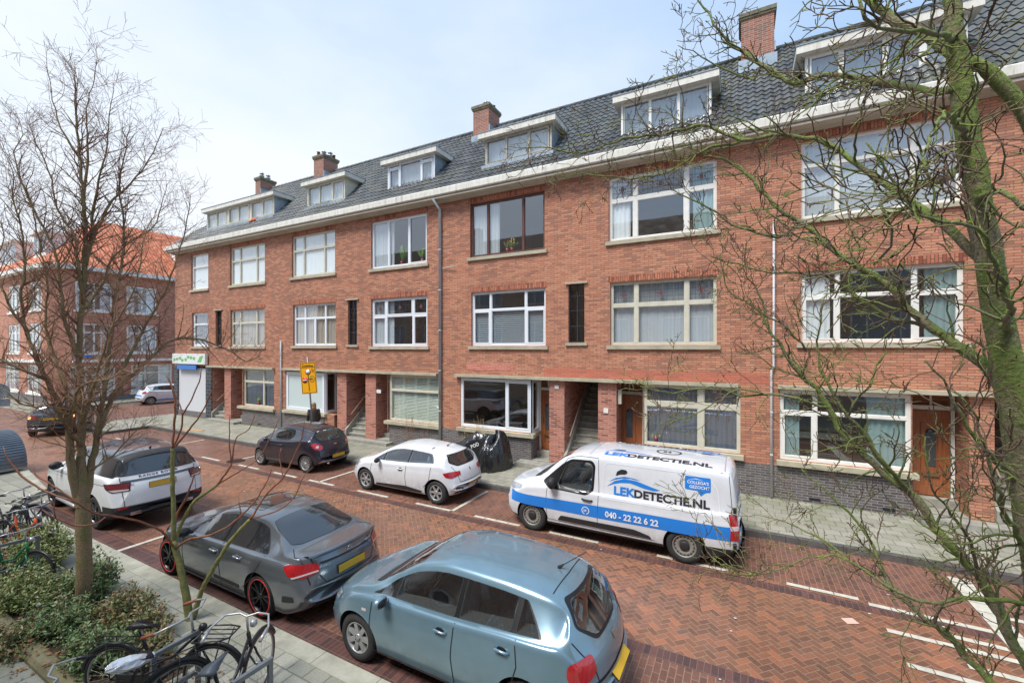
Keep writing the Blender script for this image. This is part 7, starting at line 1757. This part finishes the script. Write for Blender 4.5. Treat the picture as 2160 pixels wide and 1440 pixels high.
dry(1030, 958, 20, 1.5, .16, 'tall straw coloured dry grass stems behind covered bikes', plain('straw', srgb(188, 168, 120), .8), 3)
dry(1000, 955, 10, 1.1, .16, 'shorter straw coloured stems behind covered bikes', plain('straw', srgb(188, 168, 120), .8), 4)
# ================================================================ street things
M_rack = plain('galvanised_rack', srgb(132, 136, 140), .45, .6, var=.15, vscale=8); M_blk = plain('bike_black', (.018, .018, .02), .35)
def bicycle(loc, ang, label, frame, tyre=None, bars=None, grips=None, lean=0., rack=True, front=True, group='parked bicycles', sadm=None):
    """front wheel towards local +X"""
    b = empty('bicycle', loc, ang, label, 'bicycle', group); b.rotation_euler = (lean, 0, ang)
    tyre = tyre or M_tyre; bars = bars or M_alloy; grips = grips or M_blk; Rw = .35
    def wheel(x):
        M = Matrix.Translation((x, 0, Rw)) @ Matrix.Rotation(R(90), 4, 'X')
        o = MB().lathe([(Rw-.035, -.012), (Rw-.01, -.018), (Rw, 0), (Rw-.01, .018), (Rw-.035, .012)], 40, M=M, closed=True).build('wheel', tyre, b, False)
        MB().lathe([(Rw-.034, -.011), (Rw-.05, 0), (Rw-.034, .011)], 40, M=M, closed=True).build('rim', M_alloy, o, False)
        sp_ = MB()
        for i in range(26):
            a = 2*math.pi*i/26; a2 = a+(.35 if i % 2 else -.35)
            sp_.tube([M @ Vector((.022*math.cos(a2), .022*math.sin(a2), .03*(-1)**i)), M @ Vector(((Rw-.045)*math.cos(a), (Rw-.045)*math.sin(a), 0))], .0016, 3, cap=False)
        sp_.lathe([(.022, -.035), (.022, .035), (0, .035)], 10, M=M); sp_.build('spokes', M_alloy, o, False)
        f = MB(); pts = []
        for i in range(15):
            a = R(20+(150 if x < 0 else 130)*i/14) ; pts.append((x+(Rw+.02)*math.cos(a), 0, Rw+(Rw+.02)*math.sin(a)))
        f.tube(pts, .022, 6); f.build('mudguard', M_blk, b, False)
    wheel(-.55); wheel(.56)
    fr = MB(); BB = (-.07, 0, .30); ST = (-.22, 0, .72); HT = (.33, 0, .86); HB = (.38, 0, .68)
    fr.tube([BB, ST, (-.27, 0, .86)], .017, 8); fr.tube([HT, HB], .021, 8)
    fr.tube([HB, (.16, 0, .45), (-.02, 0, .31), BB], .022, 8); fr.tube([(.35, 0, .80), (.1, 0, .56), (-.15, 0, .5)], .018, 8)
    for s in (-1, 1):
        fr.tube([(BB[0], s*.03, BB[2]), (-.55, s*.06, Rw)], .010, 6); fr.tube([(ST[0], s*.02, .70), (-.55, s*.06, Rw)], .009, 6)
        fr.tube([(.385, s*.04, .66), (.43, s*.05, .55), (.56, s*.05, Rw)], .012, 6)
    fr.build('frame', frame, b, False)
    h = MB(); hb = (.30, 0, 1.06)
    h.tube([(.33, 0, .86), hb], .013, 8); pts = [(.02, -.30, .98), (.16, -.31, 1.03), (.30, -.24, 1.08), (.35, -.10, 1.07), hb, (.35, .10, 1.07), (.30, .24, 1.08), (.16, .31, 1.03), (.02, .30, .98)]
    h.tube(pts, .011, 8); ho = h.build('handlebar', bars, b, False)
    for s in (-1, 1): MB().tube([(.14, s*.31, 1.025), (.0, s*.30, .975)], .018, 8).build('grip', grips, ho, False)
    s = MB(); s.add([(-.38, -.08, .93), (-.38, .08, .93), (-.30, .075, .945), (-.18, .035, .93), (-.05, .018, .92), (-.05, -.018, .92), (-.18, -.035, .93), (-.30, -.075, .945), (-.38, -.06, .90), (-.38, .06, .90), (-.07, 0, .90)],
            [(0, 7, 6, 5, 4, 3, 2, 1), (0, 1, 9, 8), (1, 2, 3, 10, 9), (7, 8, 10, 6), (0, 8, 7), (3, 4, 10), (4, 5, 10), (5, 6, 10)], 0, True)
    s.build('saddle', sadm or M_blk, b, False)
    MB().tube([(-.23, 0, .74), (-.27, 0, .90)], .013, 6).build('seat_post', M_alloy, b, False)
    if rack:
        k = MB(); z = .76
        for y in (-.06, .06): k.tube([(-.28, y, z), (-.80, y, z)], .007, 6)
        for x in (-.3, -.45, -.6, -.75): k.tube([(x, -.06, z), (x, .06, z)], .006, 5)
        for y in (-.065, .065): k.tube([(-.6, y, z), (-.55, y, Rw)], .006, 5)
        k.build('rear_carrier', M_blk, b, False)
    if front:
        k = MB(); z = .82
        k.tube([(.42, -.15, z), (.42, .15, z), (.66, .16, z), (.80, .10, z+.02), (.80, -.10, z+.02), (.66, -.16, z), (.42, -.15, z)], .010, 6)
        for y in (-.08, 0, .08): k.tube([(.42, y, z), (.78, y, z)], .007, 5)
        for s_ in (-1, 1): k.tube([(.72, s_*.12, z), (.56, s_*.07, Rw)], .007, 5)
        k.build('front_carrier', M_blk, b, False)
    k = MB(); k.lathe([(0, -.01), (.09, -.01), (.09, .0), (0, .0)], 20, M=Matrix.Translation((-.07, -.05, .30)) @ Matrix.Rotation(R(90), 4, 'X')); k.tube([(-.07, -.06, .30), (-.02, -.07, .15)], .009, 6); k.box(-.07, .03, -.14, -.07, .135, .155); k.tube([(-.07, .06, .30), (-.12, .07, .45)], .009, 6); k.box(-.17, -.07, .07, .14, .445, .465)
    k.box(-.5, -.05, -.055, -.03, .29, .40); k.build('crank', M_blk, b, False)
    MB().ball((.44, 0, .90), (.045, .04, .045), nu=10, nv=7).build('lamp', M_blk if front else M_alloy, b, False)
    return b
M_grb = plain('grip_brown', srgb(150, 84, 62), .6); M_tbr = plain('tyre_brown', srgb(118, 72, 58), .8)
q = gp(385, 1322, 1.02); q2 = gp(318, 1395, .95); an = math.atan2(q.y-q2.y, q.x-q2.x)
def place(hp, sp_): # handlebar and saddle pixels -> position and heading
    a, b = gp(*hp, 1.02), gp(*sp_, .93); an = math.atan2(a.y-b.y, a.x-b.x); m = (a+b)/2; return (m.x, m.y, PZ), an
l1, a1 = place((388, 1322), (470, 1432))
_h, _c = gp(402, 1314, 1.06), gp(468, 1358, .82); a1 = math.atan2(_c.y-_h.y, _c.x-_h.x)
b1 = bicycle((_h.x-.30*math.cos(a1), _h.y-.30*math.sin(a1), PZ), a1, 'black bicycle with brown grips and front carrier at the grey rack', plain('frame_black', (.02, .02, .022), .25), grips=M_grb, sadm=M_blk)
l2, a2 = place((520, 1330), (448, 1432))
b2 = bicycle(l2, a2, 'black bicycle with brown tyres and bare handlebar nearest the kerb', M_blk, tyre=M_tbr, grips=M_alloy, front=False, sadm=plain('saddle_grey', srgb(84, 92, 100), .5))
pb = gp(300, 1400, .95)
pb = gp(292, 1408, .95); A3 = R(-100); P3 = (pb.x+.27*math.cos(A3), pb.y+.27*math.sin(A3), PZ)
b3 = bicycle(P3, A3, 'dark bicycle with a plastic bag over its saddle beside the bed', M_blk, front=False)
m_ = MB(); rb = random.Random(6); ring = []
for i in range(9):
    t = i/8; rad_ = .016+.066*math.sin(math.pi*min(1, t*1.05))**.7 if t < 1 else .02
    ring.append([Vector((-.02-.38*t, rad_*1.15*math.cos(2*math.pi*k/14)+rb.gauss(0, .007), .95-.06*t+rad_*.75*math.sin(2*math.pi*k/14)+rb.gauss(0, .007))) for k in range(14)])
vs = [v for r_ in ring for v in r_]; m_.add(vs, [(i*14+k, i*14+(k+1) % 14, (i+1)*14+(k+1) % 14, (i+1)*14+k) for i in range(8) for k in range(14)], 0, False)
t = NT('plastic_bag'); t.set(color=(.62, .66, .72, 1), rough=.25, spec=.6); t.b.inputs['Transmission Weight'].default_value = .35
bg_ = m_.mesh('plastic_bag', t.m); bo = link('plastic_bag', bg_, None); bo.location = P3; bo.rotation_euler = (0, 0, A3); tag(bo, 'crumpled clear plastic bag pulled over a bicycle saddle', 'plastic bag')
def hoop(a, b, label, h=.85, w=.045):
    """flat-bar bicycle stand from a to b"""
    a, b = Vector(a), Vector(b); L = (b-a).length; an = math.atan2(b.y-a.y, b.x-a.x)
    o = empty('bicycle_rack', (a.x, a.y, PZ), an, label, 'bicycle rack', 'grey bicycle stands'); mb = MB()
    mb.box(0, w, -.02, .02, 0, h); mb.box(L-w, L, -.02, .02, 0, h); mb.box(w, L-w, -.02, .02, h-w, h)
    mb.build('frame', M_rack, o, False); MB().box(w, L-w, -.019, .019, .36, .36+w).build('cross_bar', M_rack, o, False)
ra, rc = gp(318, 1385, .95), gp(422, 1328, .95); hoop(ra, rc, 'grey flat-bar bicycle stand between the bed and black bicycle')
ra, rc = gp(490, 1442, .95), gp(574, 1388, .95); hoop(ra, rc, 'grey flat-bar bicycle stand nearest the kerb at the frame bottom')
ra, rc = gp(-60, 1165, .95), gp(84, 1130, .95); hoop(ra, rc, 'grey flat-bar bicycle stand at the left frame edge')
M_org = plain('frame_orange', srgb(226, 92, 44), .4); M_grn = plain('frame_green', srgb(40, 120, 74), .4)
q = gp(50, 1130, .6); bicycle((q.x, q.y, PZ), R(12), 'bicycle with bright orange frame in the left group', M_org, front=False, grips=M_blk)
q = gp(20, 1200, .5); bicycle((q.x, q.y, PZ), R(20), 'green framed bicycle below the stand at left edge', M_grn, front=False)
q = gp(10, 1085, .7); bicycle((q.x-.2, q.y+.1, PZ), R(30), 'grey bicycle furthest back in the left group', plain('frame_grey', srgb(120, 126, 134), .4, .5), front=False)
q = gp(50, 1085, .9); bicycle((q.x-.5, q.y+.25, PZ), R(8), 'dark blue bicycle with swept silver handlebar', plain('frame_blue', srgb(52, 58, 92), .4), front=False)
# corrugated cycle shelter
cs = empty('bicycle_shelter', (-22.1, -10.2, PZ), R(6), 'rounded grey corrugated steel shelter at the left edge', 'cycle shelter')
mb = MB(); n = 150; Y0_, Y1_ = -1.7, 1.55; vs = []
for i in range(n+1):
    a = math.pi*i/n; k = .022*(1 if (i//2) % 2 else -1)
    for y in (Y0_, Y1_): vs.append(((1.2+k)*math.cos(a), y, .12+(1.12+k)*math.sin(a)**.8))
mb.add(vs, [(2*i, 2*i+1, 2*i+3, 2*i+2) for i in range(n)]); mb.build('corrugated_shell', plain('corrugated_steel', srgb(126, 138, 148), .4, .6, var=.15), cs, False)
e = MB().prism([(1.18*math.cos(math.pi*i/24), 1e-3+.12+1.1*math.sin(math.pi*i/24)**.8) for i in range(25)], Y1_-.03, Y1_-.01, 'Y'); e.build('end_panel', M_rack, cs, False)
e = MB()
for x in (-1.1, 1.08):
    e.box(x, x+.06, Y0_, Y1_+.02, .06, .12)
    for y in (Y0_+.1, Y1_-.1): e.box(x+.01, x+.05, y, y+.05, 0, .06)
e.build('base_rail', plain('rail_galvanised', srgb(178, 182, 182), .5, .5), cs, False)
# traffic sign with its back to the viewer, far left
p = at(-3, 825, 17.5)
s = empty('traffic_sign', (p.x, p.y, PZ), 0, 'round traffic sign seen from behind at left frame edge', 'road sign')
TM = Matrix.Translation((p.x, p.y, p.z)) @ Matrix.Rotation(R(62), 4, 'Z') @ Matrix.Rotation(R(90), 4, 'X')
MB().lathe([(0, .01), (.30, .01), (.32, .03), (.32, -.01), (0, 0)], 30, M=TM).build('sign_disc', plain('sign_back', srgb(150, 166, 182), .4, .3), s)
MB().tube([(p.x, p.y, PZ), (p.x, p.y, p.z+.35)], .035, 8).build('pole', M_rack, s)
MB().box(-.32, .32, -.15, .15, -.01, .01, M=Matrix.Translation((p.x, p.y, p.z-.47)) @ Matrix.Rotation(R(62), 4, 'Z') @ Matrix.Rotation(R(90), 4, 'X')).build('supplementary_plate', plain('sign_back', srgb(150, 166, 182), .4, .3), s)
# yellow diversion sign
p = at(651, 797, 16.6); tilt = Matrix.Translation(p) @ Matrix.Rotation(R(22), 4, 'Z') @ Matrix.Rotation(R(-5), 4, 'Y')
s = empty('diversion_sign', (p.x-.1, p.y, PZ), 0, 'leaning yellow diversion sign with no-entry symbol beside black car', 'road sign')
W_, H_ = .31, .60
M_yel = plain('sign_yellow', srgb(248, 178, 24), .4); M_sred = plain('sign_red', srgb(206, 34, 34), .4); M_swh = plain('sign_white_face', srgb(232, 232, 230), .4); M_sbl = plain('sign_black', (.02, .02, .02), .5)
MB().box(-W_, W_, -.012, .012, -H_, H_, M=tilt).build('sign_panel', M_yel, s)
k = MB(); y = -.0135; f = .012
for q in ((-W_+.02, W_-.02, H_-.035, H_-.02), (-W_+.02, W_-.02, -H_+.02, -H_+.035), (-W_+.02, -W_+.035, -H_+.035, H_-.035), (W_-.035, W_-.02, -H_+.035, H_-.035), (-W_+.035, W_-.035, H_-.20, H_-.185), (-.015, .015, -.5, .14), (.0151, .08, -.06, -.025)): k.box(q[0], q[1], y-.003, y, q[2], q[3], M=tilt)
for a, b in zip([(.08, .06), (.2, .06), (.26, -.04), (.2, -.15), (.08, -.15)], [(.2, .06), (.26, -.04), (.2, -.15), (.08, -.15), (.08, .06)]): k.tube([tilt @ Vector((a[0], y, a[1])), tilt @ Vector((b[0], y, b[1]))], .008, 4)
k.build('sign_lines', M_sbl, s)
def disc(c, r, m_, nm, yy): return MB().lathe([(0, 0), (r, 0), (r, .003), (0, .003)], 26, M=tilt @ Matrix.Translation((c[0], yy, c[1])) @ Matrix.Rotation(R(90), 4, 'X')).build(nm, m_, s)
disc((0, .24), .115, M_sred, 'ring_red', y-.001); disc((0, .24), .085, M_swh, 'disc_white', y-.005); disc((-.15, -.07), .11, M_sred, 'no_entry_disc', y-.006)
MB().box(-.235, -.065, y-.014, y-.0095, -.09, -.05, M=tilt).build('no_entry_bar', M_swh, s)
def sticker(txt, x, z, size, m_, par, Mx, y=-.02, bold=.02):
    cu = bpy.data.curves.new('t', 'FONT'); cu.body = txt; cu.size = size; cu.offset = bold*size; cu.resolution_u = 2
    ob = bpy.data.objects.new('t', cu); me = bpy.data.meshes.new_from_object(ob); bpy.data.objects.remove(ob)
    me.transform(Mx @ Matrix.Translation((x, y, z)) @ Matrix.Rotation(R(90), 4, 'X')); me.materials.clear(); me.materials.append(m_); return link('lettering', me, par)
sticker('Omleiding', -.24, .44, .11, M_sbl, s, tilt); sticker('ma\nvrij', .14, .30, .08, M_sbl, s, tilt); sticker('P2', .1, -.08, .1, M_sbl, s, tilt)
top = tilt @ Vector((0, .03, H_+.22)); bot = tilt @ Vector((0, .03, -H_-1.9)); bot.z = PZ
MB().tube([bot, top], .03, 8).build('pole', M_rack, s)
# person walking behind the black car
def skin(name, joints, edges, mat_, parent, sub=2):
    me = bpy.data.meshes.new(name); me.from_pydata([j[:3] for j in joints], edges, []); o = link(name, me, parent, False)
    me.materials.append(mat_)
    o.modifiers.new('s', 'SKIN'); bm = bmesh.new(); bm.from_mesh(me); ly = bm.verts.layers.skin.verify()
    for v in bm.verts: v[ly].radius = joints[v.index][3]; v[ly].use_root = v.index == 0
    bm.to_mesh(me); bm.free(); md = o.modifiers.new('u', 'SUBSURF'); md.levels = md.render_levels = sub
    dg = bpy.context.evaluated_depsgraph_get(); dg.update(); ev = bpy.data.meshes.new_from_object(o.evaluated_get(dg)); o.modifiers.clear(); o.data = ev
    for p_ in ev.polygons: p_.use_smooth = True
    return o
q = at(662, 905, 18.2)
pe = empty('person', (q.x, q.y, PZ), R(150), 'person in dark brown coat with light brown hair carrying a green and white bag', 'person')
M_skin = plain('skin', srgb(196, 150, 126), .6); M_coat = plain('coat_dark_brown', srgb(62, 50, 46), .85, var=.25, vscale=12); M_hair = plain('hair_light_brown', srgb(140, 104, 76), .6, var=.2, vscale=30); M_jean = plain('trousers_dark', srgb(40, 42, 52), .85)
J = [(0, 0, .92, (.15, .11)), (0, 0, 1.15, (.14, .10)), (0, 0, 1.38, (.17, .10)), (0, 0, 1.50, (.06, .06)), (.02, 0, 1.62, (.085, .08)), (.03, 0, 1.70, (.07, .075)),
     (0, .17, 1.42, (.06, .06)), (.03, .22, 1.18, (.045, .045)), (.16, .20, .98, (.036, .036)), (.22, .18, .93, (.03, .04)),
     (0, -.17, 1.42, (.06, .06)), (.0, -.22, 1.17, (.045, .045)), (.14, -.22, .99, (.036, .036)), (.20, -.21, .95, (.03, .04)),
     (.03, .09, .86, (.09, .09)), (.10, .10, .50, (.06, .06)), (.06, .10, .12, (.045, .045)), (.17, .10, .05, (.035, .035)),
     (-.01, -.09, .86, (.09, .09)), (-.02, -.10, .50, (.06, .06)), (-.16, -.10, .14, (.045, .045)), (-.06, -.10, .05, (.035, .035))]
E_ = [(0, 1), (1, 2), (2, 3), (3, 4), (4, 5), (2, 6), (6, 7), (7, 8), (8, 9), (2, 10), (10, 11), (11, 12), (12, 13), (0, 14), (14, 15), (15, 16), (16, 17), (0, 18), (18, 19), (19, 20), (20, 21)]
skin('body', J, E_, M_skin, pe)
k = MB()
for z, rx, ry in (): pass
prof = [(.80, .20, .17), (.95, .205, .17), (1.15, .175, .145), (1.32, .215, .14), (1.42, .20, .125), (1.50, .09, .08)]
vs = []; 
for z, ry, rx in prof: vs += [(rx*math.cos(2*math.pi*i/18)+.01, ry*math.sin(2*math.pi*i/18), z) for i in range(18)]
k.add(vs, [(j*18+i, j*18+(i+1) % 18, (j+1)*18+(i+1) % 18, (j+1)*18+i) for j in range(5) for i in range(18)], 0, True)
for a in (6, 10): k.tube([J[a][:3], J[a+1][:3], J[a+2][:3]], [.075, .062, .052], 12); k.ball(J[a][:3], .078)
k.build('coat', M_coat, pe, False)
k = MB()
for a in (14, 18): k.tube([J[a][:3], J[a+1][:3], J[a+2][:3]], [.105, .075, .06], 12)
k.build('trousers', M_jean, pe, False)
k = MB(); k.ball((.0, 0, 1.66), (.105, .098, .12), nu=16, nv=12); k.ball((-.05, 0, 1.53), (.07, .10, .14), nu=14, nv=9); k.build('hair', M_hair, pe, False)
k = MB(); k.ball((.115, 0, 1.62), (.018, .014, .02)); k.ball((.10, .035, 1.65), (.012, .014, .008)); k.ball((.10, -.035, 1.65), (.012, .014, .008)); k.build('face_features', M_skin, pe, False)
bgm = empty('carried_bag', (q.x, q.y, PZ), R(150), 'small green and white bag held by the person', 'bag')
k = MB(); k.ball((.27, .20, .98), (.16, .07, .09), nu=14, nv=9); k.build('bag_green', plain('bag_green', srgb(52, 96, 74), .6), bgm, False)
k = MB(); k.ball((.36, .20, .93), (.12, .074, .05), nu=14, nv=9); k.build('bag_white', plain('bag_white', srgb(220, 220, 214), .6), bgm, False)
# covered scooters
def cover(px, py, L, W2, H2, ang, label, seed):
    r_ = random.Random(seed); q = gp(px, py, PZ); mb = MB(); nu, nv = 72, 26; vs = []
    ph = [r_.random()*6 for _ in range(8)]
    for j in range(nv+1):
        v = j/nv
        for i in range(nu):
            a = 2*math.pi*i/nu
            ple = .075*math.sin(a*9+ph[0]+v*2)*v*v+.05*math.sin(a*17+ph[1]-v*3)*v+.012*math.sin(v*14+a*3+ph[2])
            rr = (math.sin(v*math.pi/2)**.62)*(1+.10*v)+ple
            z = H2*(1-v**2.1)*(1+.16*math.sin(2*a+ph[4])*(1-v))+.02*math.sin(a*5+v*9+ph[5])+(.10*math.cos(a)*(1-v))
            hump = .14*math.exp(-((math.cos(a)*rr-.55)/.25)**2)*(1-v)
            vs.append((L/2*rr*math.cos(a), W2/2*rr*math.sin(a)*(1+.2*v), max(.01, z+hump)))
    fs = [(j*nu+i, (j+1)*nu+i, (j+1)*nu+(i+1) % nu, j*nu+(i+1) % nu) for j in range(nv) for i in range(nu)]
    mb.add(vs, fs, 0, True); t = MB(); o = link('covered_scooter', mb.mesh('cover', M_tarp)); o.location = (q.x, q.y, PZ); o.rotation_euler = (0, 0, ang)
    return tag(o, label, 'covered scooter')
t = NT('black_tarpaulin'); vm = t.node('ShaderNodeMapping'); vm.inputs['Scale'].default_value = (1, 1, .3); t.L(t.obj(), vm.inputs[0]); n1 = t.noise(11, vm.outputs[0], 3, .5); t.set(color=t.ramp(n1, [(.3, (.008, .008, .009)), (.8, (.022, .023, .025))]), rough=.16, spec=.8); t.bump(n1, .55, .05); M_tarp = t.m
cover(1045, 988, 1.2, .62, 1.08, R(70), 'tall upright bundle under black tarpaulin nearest the wooden door', 3)
cover(1003, 975, 1.7, .66, .95, R(10), 'lower long scooter shape under black tarpaulin behind white hatchback', 5)
q = wp(1003, 950, -1.35); sticker('POD', 0, 0, .17, M_swh, None, Matrix.Translation((q.x-.12, -1.42, .78)) @ Matrix.Rotation(R(-25), 4, 'Y'), 0); bpy.data.objects[-1]
for o_ in list(col.objects):
    if o_.name.startswith('lettering') and o_.parent is None: tag(o_, 'white letters printed on the black tarpaulin', 'lettering')
# board on the pavement
q = gp(408, 907, PZ)
tag(MB().box(-.55, .55, -.1, .1, .0, .025, M=Matrix.Translation((q.x, q.y, PZ)) @ Matrix.Rotation(R(18), 4, 'Z')).build('wooden_board', plain('board_pine', srgb(196, 150, 104), .8)), 'loose pale wooden board lying on the far pavement', 'board')
q = gp(118, 1418, .14); tag(MB().ball((q.x, q.y, q.z+.02), (.07, .05, .02), nu=7, nv=4).build('green_wrapper', plain('wrapper_green', srgb(40, 170, 90), .3)), 'crumpled bright green wrapper on the soil by the edging', 'litter')
for a, b, lb in ((82, 1275, 'white crumpled tissue on the soil left of the trunk'), (218, 1192, 'small white and blue scrap in the shrub right of the trunk')):
    q = gp(a, b, .3); tag(MB().ball(q, (.05, .035, .02), nu=7, nv=4).build('tissue', plain('tissue_white', srgb(214, 216, 230), .8)), lb, 'litter')
